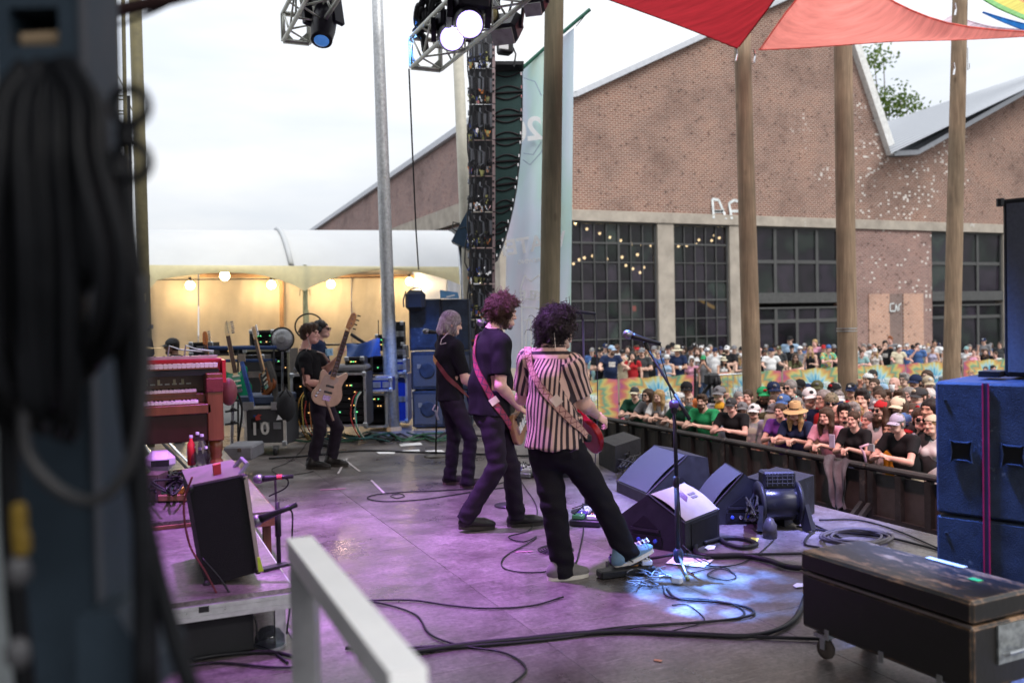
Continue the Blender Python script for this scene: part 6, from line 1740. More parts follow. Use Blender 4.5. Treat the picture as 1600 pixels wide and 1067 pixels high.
def mat_strap(nm,base,mark,per,dot=None):
 m,n,l,b = newmat(nm); uv = n.new('ShaderNodeUVMap'); sp = n.new('ShaderNodeSeparateXYZ'); l(uv.outputs[0],sp.inputs[0])
 mu = n.new('ShaderNodeMath'); mu.operation = 'MULTIPLY'; mu.inputs[1].default_value = 2 * math.pi / per; l(sp.outputs[0],mu.inputs[0])
 si = n.new('ShaderNodeMath'); si.operation = 'SINE'; l(mu.outputs[0],si.inputs[0])
 ab = n.new('ShaderNodeMath'); ab.operation = 'MULTIPLY_ADD'; ab.inputs[1].default_value = .3; ab.inputs[2].default_value = .5; l(si.outputs[0],ab.inputs[0])
 df = n.new('ShaderNodeMath'); df.operation = 'SUBTRACT'; l(sp.outputs[1],df.inputs[0]); l(ab.outputs[0],df.inputs[1])
 aa = n.new('ShaderNodeMath'); aa.operation = 'ABSOLUTE'; l(df.outputs[0],aa.inputs[0])
 d2 = n.new('ShaderNodeMath'); d2.operation = 'MULTIPLY_ADD'; d2.inputs[1].default_value = 2; d2.inputs[2].default_value = -1; l(sp.outputs[1],d2.inputs[0])
 d3 = n.new('ShaderNodeMath'); d3.operation = 'ABSOLUTE'; l(d2.outputs[0],d3.inputs[0])
 r = ramp(n,[(.07,mark),(.13,base)]); l(aa.outputs[0],r.inputs['Fac'])
 r2 = ramp(n,[(.8,(1,1,1)),(.86,(.35,.3,.3))]); l(d3.outputs[0],r2.inputs['Fac'])
 mx = n.new('ShaderNodeMix'); mx.data_type = 'RGBA'; mx.blend_type = 'MULTIPLY'; mx.inputs[0].default_value = 1; l(r.outputs[0],mx.inputs[6]); l(r2.outputs[0],mx.inputs[7])
 l(mx.outputs[2],b.inputs['Base Color']); b.inputs['Roughness'].default_value = .7
 return m

# electric guitars: x along the neck, y towards the treble side, z out of the face; scale 1 = 0.98 m long
OUTL = [(-.20,-.02),(-.195,-.075),(-.16,-.125),(-.10,-.15),(-.04,-.14),(.01,-.115),(.06,-.115),(.12,-.14),(.165,-.135),(.17,-.11),(.13,-.075),(.105,-.04),(.1,.03),(.115,.06),(.14,.09),(.135,.115),(.1,.125),(.055,.115),(.0,.108),(-.05,.125),(-.11,.15),(-.17,.13),(-.205,.07)]
def smooth_poly(P,it=2):
 P = np.array(P,float)
 for _ in range(it):
  Q = np.roll(P,-1,0); P = np.stack((P * .75 + Q * .25,P * .25 + Q * .75),1).reshape(-1,2)
 return P
def guitar(lab,c,neck,face,body_m,guard_m=None,neck_m=None,s=1.,ns=6,cat='guitar',nm='electric_guitar',head_m=None,back=False,nl=1.,far=False):
 x = nrm(neck); z = nrm(np.array(face) - x * (np.array(face) @ x)); y = np.cross(z,x)
 Mx = np.array((x,y,z)).T; c = np.array(c,float)
 W_ = lambda a,b_,d=0.: c + Mx @ (np.array((a,b_,d)) * s)
 t = thing(nm,lab,cat,c)
 P = smooth_poly(OUTL,2)
 mb = MB(); inn = P * .965
 rings = [[W_(a,b_,-.022) for a,b_ in inn],[W_(a,b_,-.016) for a,b_ in P],[W_(a,b_,.016) for a,b_ in P],[W_(a,b_,.022) for a,b_ in inn]]
 n_ = len(P); V = [p for r_ in rings for p in r_]
 Fc = [(i * n_ + k,i * n_ + (k + 1) % n_,i * n_ + n_ + (k + 1) % n_,i * n_ + n_ + k) for i in range(3) for k in range(n_)] + [tuple(range(n_ - 1,-1,-1)),tuple(3 * n_ + k for k in range(n_))]
 mb.add(V,Fc); mb.obj('body',body_m,t,False)
 NM = neck_m or M('maple_neck',(.55,.33,.15),.35,var=.15)
 nk = MB(); nk.box(W_(.3 * nl + .02,0,.018),(.5 * s * nl,.05 * s,.022 * s),M=Mx,bev=.004); nko = nk.obj('neck',NM,t)
 MB().box(W_(.33 * nl,0,.032),(.46 * s * nl,.046 * s,.007 * s),M=Mx).obj('fingerboard',M('rosewood',(.06,.03,.02),.5,var=.3) if body_m is not None else NM,nko)
 e = .27 * nl + .3 * nl
 fr_ = MB()
 for k in range(12): fr_.box(W_(.12 + (e - .12) * (1 - .93 ** (12 - k) * .0 - (12 - k) / 12.5),0,.0365),(.003 * s,.045 * s,.003 * s),M=Mx)
 if not far: fr_.obj('fret',SILVER,nko)['kind'] = 'stuff'
 hp = [(e,-.024),(e + .03,-.03),(e + .06,-.045),(e + .12,-.05),(e + .17,-.04),(e + .185,-.01),(e + .16,.012),(e + .08,.024),(e + .02,.026)]
 hs = MB().prism([W_(a,b_,.012) for a,b_ in hp],Mx @ np.array((0,0,.016 * s))).obj('headstock',head_m or NM,t)
 for k in range(ns):
  u = e + .03 + (.135 / max(ns - 1,1)) * k
  MB().box(W_(u,-.062 - .006 * (k > 1),.018),(.012 * s,.03 * s,.012 * s),M=Mx).obj('tuner',SILVER if not ns == 4 else BLACKP,hs)
  MB().lathe([(.006 * s,0),(.006 * s,.02 * s)],W_(u,-.012,.028),6,M=Mx).obj('string_post',SILVER,hs)
 if guard_m:
  gp = smooth_poly([(-.11,.085),(-.1,.03),(-.03,.0),(.02,-.03),(.07,-.07),(.11,-.05),(.1,.03),(.1,.08),(.04,.09),(-.04,.1)],1)
  MB().prism([W_(a,b_,.022) for a,b_ in gp],Mx @ np.array((0,0,.003 * s))).obj('pickguard',guard_m,t)
 for u in (-.06,.0,.06)[:3 if ns == 6 else 2]: MB().box(W_(u,0,.027),(.02 * s,.078 * s,.012 * s),M=Mx,bev=.003).obj('pickup',BLACK if ns == 4 else M('cream_plastic',(.6,.56,.45),.4),t)
 MB().box(W_(-.115,0,.028),(.05 * s,.075 * s,.012 * s),M=Mx).obj('bridge',SILVER,t)
 for k,(a,b_) in enumerate(((-.06,.085),(-.09,.1),(-.12,.105))): MB().lathe([(.012 * s,0),(.011 * s,.018 * s),(.004 * s,.02 * s)],W_(a,b_,.024),10,M=Mx).obj('knob',SILVER if ns == 4 else BLACK,t,True)
 st = MB()
 for k in range(ns):
  o_ = (k - (ns - 1) / 2) * .04 / (ns - 1)
  st.tube([W_(-.12,o_ * 1.3,.036),W_(e + .01,o_,.039)],.0012 * s,3)
 if not far: st.obj('strings',SILVER,t)['kind'] = 'stuff'
 return t,W_

PANT = M('black_denim',(.011,.01,.013),.85,var=.3,scale=10,bump=.4,bscale=160,spec=.12)
PANT2 = M('purple_black_denim',(.02,.015,.024),.85,var=.3,scale=10,bump=.4,bscale=160,spec=.12)
TEE = M('black_cotton',(.011,.011,.013),.9,var=.25,scale=8,bump=.4,bscale=140,spec=.1)

# --- striped shirt guitarist
D = 5.9
J = jp(D,head=(874,517,.05),neck=(864,542,0),pel=(866,684,0),shL=(828,564,.11),shR=(892,573,-.1),elL=(816,622,.24),wrL=(832,606,.46),elR=(914,632,-.04),wrR=(932,648,.17),
  hipL=(850,697,.06),knL=(866,792,.0),anL=(878,880,.02),toL=(897,893,.08),hipR=(886,697,-.05),knR=(938,779,.1),anR=(975,852,.1),toR=(1004,858,.12))
J['hf'] = mix(.72,.5,-.5); J['hu'] = mix(.3,.3,.9); J['front'] = mix(.6,.75,0)
J['hemp'] = at(864,699,D); J['sleeve'] = .78; J['leg'] = 1.22; J['flare'] = .018
m,n,l,b = newmat('striped_shirt')
a_ = n.new('ShaderNodeAttribute'); a_.attribute_name = 'stripe'
mu = n.new('ShaderNodeMath'); mu.operation = 'MULTIPLY'; mu.inputs[1].default_value = 1 / .041; l(a_.outputs['Fac'],mu.inputs[0])
fr2 = n.new('ShaderNodeMath'); fr2.operation = 'FRACT'; l(mu.outputs[0],fr2.inputs[0])
r = ramp(n,[(.0,(.02,.012,.016)),(.4,(.02,.012,.016)),(.42,(.5,.33,.27)),(.9,(.54,.37,.3)),(.93,(.2,.12,.1)),(1.,(.02,.012,.016))])
r.color_ramp.interpolation = 'LINEAR'; l(fr2.outputs[0],r.inputs['Fac']); l(r.outputs[0],b.inputs['Base Color']); b.inputs['Roughness'].default_value = .8
bn = n.new('ShaderNodeTexNoise'); bn.inputs['Scale'].default_value = 160; bp = n.new('ShaderNodeBump'); bp.inputs['Strength'].default_value = .3; bp.inputs['Distance'].default_value = .005
l(bn.outputs['Fac'],bp.inputs['Height']); l(bp.outputs[0],b.inputs['Normal'])
man1,f1 = bandmember('curly haired guitarist in a striped shirt standing with one foot on a pedal',J,.0065,0,m,PANT,1.,build=1.13,belly=.02,hands=dict(R=dict(d=mix(.75,.4,-.55),pn=mix(-.4,.5,-.5),curl=.6),L=dict(d=mix(.2,.3,.9),pn=mix(.3,-.9,0),curl=.9)))
V,Q = f1['shirtVQ']
upv,sdv,frv = f1['up'],f1['side'],f1['front']
c0 = J['pel']; X = (V - c0) @ sdv; Yf = (V - c0) @ np.cross(upv,sdv)
tor = np.arctan2(X,-Yf) * .19
tor = np.where(np.abs(X) < .5,tor,tor)
st_ = tor.copy()
for s in 'LR':
 sh,el = J['sh' + s],J['el' + s]; ax = nrm(el - sh); inn_ = sh + nrm(J['neck'] - sh) * .0
 tt = (V - sh) @ ax; q = V - sh - tt[:,None] * ax; u1 = nrm(np.cross(ax,frv)); u2 = np.cross(ax,u1)
 lat = (V - sh) @ (sdv * (1 if s == 'R' else -1))
 mk = (np.linalg.norm(q,axis=1) < .13) & (lat > -.012) & (tt > -.05)
 st_[mk] = (np.arctan2(q @ u2,q @ u1) * .08)[mk] + .007
hz_ = (V - J['neck']) @ upv
yoke = hz_ > -.075
for arr_,nm in ((st_,'stripe'),):
 arr_ = np.where(yoke & (np.abs((V - J['neck']) @ sdv) < .17),hz_ * .9,arr_)
 at_ = f1['so'].data.attributes.new('stripe','FLOAT','POINT'); at_.data.foreach_set('value',arr_.astype(np.float32))
col = MB(); A = f1['A']
cn = J['neck'] + upv * .035
col.grid([[cn + (sdv * math.cos(a) * .077 - np.cross(upv,sdv) * math.sin(a) * .07) * (1 + .16 * v) - upv * (.05 * v) for a in np.linspace(-.5,math.pi + .5,22)] for v in (0,.5,1)])
co = col.obj('collar',m,man1,True); at_ = co.data.attributes.new('stripe','FLOAT','POINT'); at_.data.foreach_set('value',np.repeat([.005,.028,.046],22).astype(np.float32))
curls(man1,J['head'] + f1['A'] @ np.array((0,-.012,-.012)),f1['A'],(.112,.123,.128),3400,M('dark_curls',(.03,.022,.025),.42,var=.5,scale=40),4,(.03,.085),.011,down=.02)
shoe(man1,at(856,903,D - .02) * (1,1,0) + (0,0,.0),mix(.9,.3,0),(0,0,1),M('grey_suede',(.16,.15,.14),.8,var=.15),M('rubber_sole',(.62,.58,.5),.6,var=.08),.285)
rs_ = shoe(man1,at(962,890,D + .06),mix(.9,.3,.34),mix(-.34,0,.94),M('blue_canvas',(.16,.26,.34),.8,var=.15,bump=.3),M('rubber_sole',(.62,.58,.5),.6),.295)
for k in range(5):
 p = at(990 + 6 * k,858 - 2.5 * k + 6,D + .1) ; MB().tube([p + (0,0,.035),p + (0,.03,.05),p + (.0,.06,.03)],.006,5).obj('lace',WHITEP,rs_)
MB().beam(at(893,712,D - .24),at(903,708,D - .23),.012,.05).obj('pocket_flap',PANT,man1)
ST1 = mat_strap('patterned_strap',(.42,.24,.19),(.16,.06,.06),.05)
gt1,Wg = guitar('red electric guitar hanging in front of the striped shirt',at(912,666,D + .24),at(822,556,D + .6) - at(912,666,D + .24),mix(.97,.12,.12),M('cherry_red',(.28,.012,.016),.22,var=.15),WHITEP,head_m=M('cherry_red',(.28,.012,.016),.22))
so_,Xs = strap(man1,[(824,541),(827,560),(834,585),(848,608),(866,630),(886,650),(904,668),(911,676)],.05,ST1,tail=[at(916,682,D - .06)])
strap(man1,[(864,620),(874,632)],.062,M('strap_buckle',(.5,.4,.34),.5),.012,'slider',n=6)
MB().box(at(917,684,D - .04),(.05,.06,.05),bev=.01).obj('strap_end',BLACK,man1)
MB().tube([at(878,497,D - .02),at(866,520,D - .1),at(868,545,D - .12)],.0025,5).obj('ear_wire',M('clear_tube',(.5,.45,.4),.3),man1)

# --- tall guitarist in a black tee
D = 7.35
J = jp(D,head=(788,489,.02),neck=(770,513,0),pel=(765,634,0),shR=(784,538,-.17),shL=(758,533,.17),elR=(782,603,-.22),wrR=(811,637,-.02),elL=(795,600,.34),wrL=(826,606,.36),
  hipR=(768,650,-.08),knR=(777,729,-.12),anR=(733,800,-.06),toR=(755,814,-.05),hipL=(772,650,.09),knL=(798,729,.14),anL=(806,795,.12),toL=(826,803,.12))
J['hf'] = mix(.85,.45,-.22); J['hu'] = mix(.1,0,1); J['front'] = mix(.9,.42,0); J['hemp'] = at(763,648,D); J['sleeve'] = .74; J['leg'] = 1.12; J['flare'] = .012
man2,f2 = bandmember('tall guitarist with a reddish brown afro in a black tee, mid stride',J,.007,0,TEE,PANT2,4.,build=1.08,belly=.03,hands=dict(R=dict(d=mix(.75,.3,-.5),pn=mix(-.3,.3,-.8),curl=.6),L=dict(d=mix(.3,.2,.9),pn=mix(.3,-.9,0),curl=.9)))
curls(man2,J['head'] + f2['A'] @ np.array((0,-.01,-.004)),f2['A'],(.111,.12,.12),3200,M('reddish_curls',(.08,.044,.03),.5,var=.5,scale=40),9,(.02,.07),.009)
wear(man2,'beard','goatee',Matrix(((*f2['A'][0],J['head'][0] - ORG[man2.name][0]),(*f2['A'][1],J['head'][1] - ORG[man2.name][1]),(*f2['A'][2],J['head'][2]),(0,0,0,1))),HAIR['g'])
LEA = M('black_leather',(.022,.02,.02),.35,var=.3,bump=.2)
shoe(man2,at(717,822,D - .06) * (1,1,0) + (0,0,.025),mix(.85,.35,-.08),mix(.08,0,1),LEA,M('dark_sole',(.04,.035,.03),.6),.31)
shoe(man2,at(793,816,D + .1) * (1,1,0),mix(.93,.2,0),(0,0,1),LEA,M('dark_sole',(.04,.035,.03),.6),.31)
ST2 = mat_strap('pink_woven_strap',(.28,.03,.07),(.05,.03,.06),.07)
strap(man2,[(747,524),(743,540),(742,555),(745,575),(753,592),(763,612),(774,632),(786,648)],.055,ST2,tail=[at(796,664,D - .1),at(801,673,D + .02)])
strap(man2,[(769,622),(775,631)],.07,M('strap_slider',(.66,.55,.45),.35,.6),.012,'slider',n=6)
guitar('wood grained guitar held by the tall guitarist',at(812,660,D + .16),at(842,600,D + .7) - at(812,660,D + .16),mix(.93,-.25,.1),mat_wood('guitar_wood',(.2,.1,.05),(.4,.22,.12),.3),BLACK)
MB().tube([at(787,500,D - .1),at(780,515,D - .14),at(775,530,D - .16)],.0025,5).obj('ear_wire',BLACK,man2)

# --- grey haired guitarist
D = 9.35
J = jp(D,head=(706,506,.02),neck=(697,525,0),pel=(704,614,0),shR=(713,544,-.15),shL=(691,540,.15),elR=(727,594,-.18),wrR=(752,607,.02),elL=(720,590,.32),wrL=(752,592,.3),
  hipR=(709,626,-.08),knR=(735,686,-.13),anR=(731,744,-.12),toR=(744,750,-.12),hipL=(703,626,.08),knL=(709,683,.1),anL=(704,736,.1),toL=(717,743,.1))
J['hf'] = mix(.88,.3,-.28); J['hu'] = mix(.2,0,1); J['front'] = mix(.92,.35,0); J['hemp'] = at(704,625,D); J['sleeve'] = .8; J['leg'] = 1.05; J['flare'] = .02
man3,f3 = bandmember('grey haired guitarist in a black tee and slim dark jeans',J,.0075,0,TEE,PANT2,7.,build=1.02,hands=dict(R=dict(d=mix(.8,.3,-.3),pn=mix(-.3,.3,-.8),curl=.6)))
strands(man3,J['head'],f3['A'],900,[M('silver_hair',(.3,.26,.28),.4,var=.35,scale=40),M('ash_hair',(.17,.14,.14),.4,var=.35,scale=40)],3)
BOOT = M('suede_boot',(.035,.027,.032),.8,var=.2)
shoe(man3,at(719,757,D - .1) * (1,1,0),mix(.95,.1,0),(0,0,1),BOOT,M('boot_sole',(.12,.08,.08),.6),.3)
shoe(man3,at(692,750,D + .12) * (1,1,0),mix(.95,.1,0),(0,0,1),BOOT,M('boot_sole',(.12,.08,.08),.6),.3)
strap(man3,[(681,528),(676,543),(677,556),(683,567)],.062,M('tan_strap',(.42,.24,.07),.6,var=.25),n=24)
strap(man3,[(683,566),(690,576),(700,590),(713,603),(727,617)],.045,M('oxblood_strap',(.14,.035,.035),.45),tail=[at(738,628,D - .1)])
guitar('dark blue guitar held by the grey haired guitarist',at(744,618,D + .12),at(775,575,D + .7) - at(744,618,D + .12),mix(.95,-.15,.1),M('deep_blue_gloss',(.015,.015,.09),.2),BLACK)
MB().tube([at(700,520,D - .12),at(690,530,D - .14),at(688,538,D - .16),at(697,536,D - .17)],.004,5).obj('ear_wire',M('clear_tube',(.5,.45,.4),.3),man3)
pk = at(680,632,D - .02)
MB().tube([pk,pk + (-.03,0,-.05),pk + (.02,0,-.09),pk + (.03,0,-.02)],.008,6).obj('belt_loop_cord',M('cord',(.45,.42,.4),.7),man3)
MB().tube([pk + (0,0,-.06),pk + (.03,0,-.16)],.012,6).obj('key_tag',STEEL,man3)

# --- bass player
D = 10.8
J = jp(D,head=(485,522,-.02),neck=(475,546,.02),pel=(493,606,0),shR=(477,561,-.17),shL=(495,559,.17),elR=(479,598,-.27),wrR=(518,600,-.3),elL=(508,580,.16),wrL=(531,556,-.08),
  hipR=(494,617,-.08),knR=(500,670,-.12),anR=(489,718,-.08),toR=(503,724,-.1),hipL=(500,617,.08),knL=(527,668,.02),anL=(518,712,.08),toL=(531,718,.06))
J['hf'] = mix(.98,-.12,-.06); J['hu'] = mix(-.05,0,1); J['front'] = mix(.9,-.35,0); J['hemp'] = at(495,622,D); J['sleeve'] = .72; J['leg'] = 1.12
man4,f4 = bandmember('bass player in a black tee and dark trousers leaning back beside the rack',J,.0075,3,TEE,PANT2,5.,build=1.,hands=dict(R=dict(d=mix(.95,.1,.1),pn=mix(.1,.9,-.2),curl=.75),L=dict(d=mix(.4,-.4,.7),pn=mix(.3,.9,.2),curl=.8,side=1)))
A4 = f4['A']; H4 = Matrix(((*A4[0],J['head'][0] - ORG[man4.name][0]),(*A4[1],J['head'][1] - ORG[man4.name][1]),(*A4[2],J['head'][2]),(0,0,0,1)))
wear(man4,'hair','messy',H4,HAIR['n'])
curls(man4,J['head'] + A4 @ np.array((0,-.012,.012)),A4,(.085,.1,.085),420,M('brown_hair',(.075,.042,.025),.5,var=.5,scale=40),12,(.02,.04),.007)
for i,hp in enumerate(((479,729,-.1),(507,722,.06))):
 shoe(man4,at(hp[0],hp[1],D + hp[2]) * (1,1,0),mix(.97,-.2,0),(0,0,1),LEA,M('dark_sole',(.04,.035,.03),.6),.3)
bass,Wb = guitar('pale natural wood bass guitar slung across the bass player',at(515,603,D - .34),at(547,500,D - .34) - at(515,603,D - .34),mix(.42,-.9,.12),M('natural_ash',(.5,.34,.25),.35,var=.2,scale=5),M('clear_guard',(.42,.32,.26),.25),M('bass_neck',(.5,.25,.11),.35),1.2,4,'bass guitar','bass_guitar')
strap(man4,[(470,548),(474,543)],.05,M('brown_strap',(.12,.05,.035),.5),n=6)
MB().tube([J['shL'] + (0,0,.07),at(505,553,D - .15),at(514,565,D - .36)],.016,6).obj('strap',M('brown_strap',(.12,.05,.035),.5),man4)
MB().tube([at(473,575,D - .28),at(478,600,D - .3),at(494,618,D - .38)],.02,6).obj('strap',M('brown_strap',(.12,.05,.035),.5),man4)
MB().tube([at(508,624,D - .36),at(515,640,D - .36),at(521,657,D - .37)],.014,6).obj('strap_tail',M('suede_tail',(.3,.2,.16),.8),man4)
MB().tube([at(481,528,D - .13),at(484,540,D - .16),at(478,548,D - .15)],.004,5).obj('ear_wire',M('clear_tube',(.5,.45,.4),.3),man4)

# --- crew standing behind
hd = POSES['standL']['head']
def crew(lab,px,py,dep,po,yaw,sc,*a,**k):
 p = at(px,py,dep); hh = POSES[po]['head'] * sc; fw_ = np.array((-math.sin(yaw),math.cos(yaw)))
 t = person(lab,(p[0] - fw_[0] * hh[1],p[1] - fw_[1] * hh[1],p[2] - hh[2]),yaw,sc,po,*a,**k); return t
tech = crew('stage hand in headphones, black shades and a navy lettered tee behind the bass player',502,515,12.6,'stand',R(-105),1.03,3,'short','k','','',None,None,'d','navy')
hx = POSES['stand']['Mx']
def hloc(x,y,z): return np.array(hx @ Vector((x,y,z)))
hp_ = MB()
hp_.tube([hloc(math.sin(a) * .1,-.02,.03 + math.cos(a) * .105) for a in np.linspace(-1.6,1.6,12)],.012,6); hpo = hp_.obj('headphones',BLACK,tech,True)
for sx in (-1,1): MB().lathe([(.045,-.02),(.05,0),(.04,.025)],hloc(sx * .095,-.015,-.0),12,M=np.array(((0,0,1),(0,1,0),(-1,0,0))).T).obj('ear_cup',BLACK,hpo,True)
text_mesh('lettering','RIDE',.13,M('print_blue',(.3,.5,.68),.7),frame_mat((0.03,.152,1.30),(-1,.25,0),(0,0,1)),tech,.012,bold=True)
capm = crew('bearded crewman in a dark cap sitting low behind the organ',268,541,13.4,'standL',R(70),.95,2,'short','k','goatee','C',CLO['charcoal'],None,'','black')
drm = crew('drummer in dark shades and a pink cap behind the coiled cables',189,520,10.6,'stand',R(-75),.9,3,'short','k','','N',M('pink_cap',(.6,.2,.5),.7),None,'d','grey')
drm2 = crew('dark clothed crewman half hidden behind the olive pole',213,512,11.5,'standL',R(60),.95,1,'short','k','','',None,None,'','black')
# held phones and cups
def held(lab,px,py,dep,kind,mat):
 p = at(px,py,dep)
 if kind == 'phone':
  t = thing('phone',lab,'phone',p); MB().box(p,(.012,.075,.15),rz=R(8),bev=.004).obj('case',mat,t); MB().box(p + (.0085,.001,0),(.003,.066,.135),rz=R(8)).obj('screen',M('phone_screen',(.02,.02,.03),.1),t)
  MB().lathe([(.008,0),(.008,.004)],p + (-.008,.022,.055),8,M=np.array(((0,0,-1),(0,1,0),(1,0,0))).T).obj('camera_lens',BLACK,t)
 else:
  t = thing('cup',lab,'cup',p); MB().lathe([(.03,-.06),(.04,.06),(.036,.06),(.028,-.05)],p,14).obj('wall',mat,t,True)
held('gold phone held up above the mustard tee',1383,648,10.6,'phone',M('gold_case',(.6,.42,.2),.35,.4))
held('pale lilac phone over the rail in front of the pink top',1300,689,10.0,'phone',M('lilac_case',(.5,.45,.6),.4))
held('white cup lifted by the bald man',1394,607,14.0,'cup',WHITEP)
held('white can in the hand of the cowboy hat man',1063,575,23.6,'cup',WHITEP)
held('clear cup lifted by the man in the blue tee',1438,543,25.5,'cup',WHITEP)
gim = thing('phone_gimbal','pink phone gimbal held over the rail by the purple cap man','gimbal',at(1352,718,9.6))
MB().tube([at(1353,722,9.6),at(1350,708,9.6),at(1344,698,9.6),at(1357,694,9.6)],.014,7).obj('arm',M('gimbal_pink',(.6,.38,.5),.4),gim,True)
MB().box(at(1361,699,9.6),(.02,.085,.075)).obj('phone',M('phone_back',(.3,.33,.35),.3),gim)
jk = thing('jacket','crumpled grey jacket hanging over the rail','jacket',at(1308,735,9.5))
G = []
for v in np.linspace(0,1,14):
 G.append([(XR - .075 - .05 * math.sin(v * 2.6) - .03 * math.sin(u * 14 + v * 3),on(1308,735,0,XR - .1)[1] - .16 + .34 * u * (1 - .45 * v) + .05 * v + .02 * math.sin(v * 9),RZ + .015 - .55 * v + .03 * math.sin(u * 9)) for u in np.linspace(0,1,16)])
MB().grid(G).grid(np.array(G)[:,::-1] + (.02,0,0)).obj('cloth',M('grey_jacket',(.17,.16,.18),.85,var=.25,bump=.4),jk,True)
# ------------------------------------------------------------------ stage gear
def fl(px,py,z=.0): return on(px,py,2,z)
SPK = M('speaker_paint',(.015,.016,.019),.5,var=.25,scale=12,bump=.35,bscale=220,dirt=.7,dcol=(.1,.1,.1))
SPKB = M('speaker_paint_blue',(.026,.036,.062),.5,var=.4,scale=8,bump=.6,bscale=180,dirt=.62,dcol=(.15,.17,.2))
GRI = M('speaker_grille',(.085,.09,.11),.45,.2,var=.15,scale=60,bump=.6,bscale=420)
def V3(a): return np.array((a[0],a[1],0.))
# wedge monitors: o = front bottom corner, w along the width, d towards the back; profile (depth, height)
def wedge(lab,o,w,d,W_,prof,gface,mat=SPK,handle=0,logo=False,gm=GRI,side=0,lit=True):
 o = np.array(o,float) * (1,1,0); w = nrm(V3(w)); d = nrm(V3(d) - w * (V3(d) @ w)); z = np.array((0,0,1.))
 t = thing('wedge_monitor',lab,'monitor',o,group='wedge monitors along the stage front')
 P = [o + d * a + z * h for a,h in prof]
 n_ = nrm(np.cross(P[1] - P[0],P[2] - P[1]))
 MB().prism(P if n_ @ w < 0 else P[::-1],w * W_).obj('cabinet',mat,t)
 a,b_ = gface; A_,B_ = o + d * prof[a][0] + z * prof[a][1],o + d * prof[b_][0] + z * prof[b_][1]
 nn = nrm(np.cross(B_ - A_,w)); nn = nn if nn[2] > 0 else -nn
 rows = []
 for s in np.linspace(.03,.97,9):
  rows.append([A_ + (B_ - A_) * s + w * W_ * u + nn * (.006 + .025 * math.sin(math.pi * s)) for u in np.linspace(.03,.97,9)])
 MB().grid(rows).obj('grille',gm,t,True)
 for s in (0,1): MB().tube([A_ + w * W_ * s,B_ + w * W_ * s],.008,5).obj('edge_trim',BLACK,t)
 for sd in ((0,) if side == 0 else (1,)):
  c = o + d * (prof[-1][0] * .5) + z * .15 + w * (W_ * sd) + w * (-.003 if sd == 0 else .003)
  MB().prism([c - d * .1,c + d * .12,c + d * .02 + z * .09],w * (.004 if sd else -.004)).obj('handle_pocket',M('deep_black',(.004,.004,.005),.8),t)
  MB().beam(c - d * .11 - z * .015,c + d * .13 - z * .015,.02,.02).obj('handle',BLACK,t)
  pl_ = MB().box(c - z * .09,(.01,.26,.07),M=np.array((w,d,z)).T).obj('connector_panel',M('panel_black',(.01,.01,.012),.3),t)
  for q in range(3): MB().lathe([(.016,0),(.016,.012),(.01,.014)],c - z * .09 + d * (-.08 + .07 * q) - w * (.004 if sd == 0 else -.004),8,M=np.array((d,z,-w if sd == 0 else w)).T).obj('socket',SILVER if q == 1 else M('blue_jack',(.04,.08,.4),.4),pl_)
 return t,o,w,d,z,A_,B_,nn
wedge('wide wedge monitor with a blue lit grille behind the tall microphone stand',fl(1011,790),V3((.1,.72)),(1,0),.72,[(0,0),(0,.1),(.42,.44),(.62,.4),(.66,0)],(1,2),handle=1)
wA = wedge('nearest wedge monitor showing its grey stencilled back and side',fl(1071,865),(.51,.27),V3(fl(985,838) - fl(1071,865)),.56,[(0,0),(0,.22),(.3,.4),(.64,.15),(.64,0)],(1,2),gm=M('worn_grey_panel',(.3,.29,.27),.6,var=.12,dirt=.66,dcol=(.18,.17,.16)))
t,o,w,d,z,A_,B_,nn = wA
INKP = M('stencil_purple',(.16,.1,.2),.7); sp_ = MB(); sk = MB()
cc = A_ + (B_ - A_) * .58 + w * .24 + nn * .034; dd = nrm(B_ - A_)
for q in range(7): sp_.beam(cc + w * (.013 * q) - dd * (.055 - .006 * q),cc + w * (.013 * q + .012) + dd * (.06 - .012 * (q % 3)),.006,.002,up=nn)
sp_.obj('stencil',INKP,t)
for q,L_ in ((0,.1),(1,.085)): sk.beam(cc + w * .12 - dd * (.0 + .035 * q) ,cc + w * (.12 + L_) - dd * (.0 + .035 * q),.022,.002,up=nn)
sk.obj('stencil_line',M('stencil_grey',(.12,.11,.12),.7),t)
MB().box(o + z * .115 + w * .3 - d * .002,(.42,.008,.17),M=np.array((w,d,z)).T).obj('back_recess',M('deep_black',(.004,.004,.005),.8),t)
wedge('wedge monitor between the grey backed wedge and the floor blower',fl(1110,820),(.38,.92),(.92,-.38),.55,[(0,0),(0,.12),(.28,.42),(.52,.2),(.52,0)],(1,2))
wedge('small dark wedge monitor by the tall guitarist silver pedals',fl(838,748),(.3,.95),(.95,-.3),.45,[(0,0),(0,.08),(.3,.3),(.42,.26),(.42,0)],(1,2))
def lowbox(lab,c0,c1,c3,h,mat):
 c0,c1,c3 = [np.array(q,float) for q in (c0,c1,c3)]
 t = thing('front_fill',lab,'loudspeaker',c0 * (1,1,0),group='low front fill boxes at the stage edge')
 MB().prism([q * (1,1,0) + (0,0,.004) for q in (c0,c1,c1 + c3 - c0,c3)],(0,0,h)).obj('cabinet',SPK,t)
 dv = nrm(c1 - c0); nv = nrm(np.cross(dv,(0,0,1)))
 if nv @ (CAM - c0) < 0: nv = -nv
 m_ = (c0 + c1) / 2; m_[2] = h * .5
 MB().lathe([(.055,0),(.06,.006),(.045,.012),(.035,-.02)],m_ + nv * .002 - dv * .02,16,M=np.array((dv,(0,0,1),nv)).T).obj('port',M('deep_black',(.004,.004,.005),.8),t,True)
 MB().box(m_ + (0,0,-h * .3) + nv * .004,(.12,.01,.02),M=np.array((dv,nv,(0,0,1))).T).obj('label_plate',M('plate',(.2,.2,.2),.5),t)
 return t
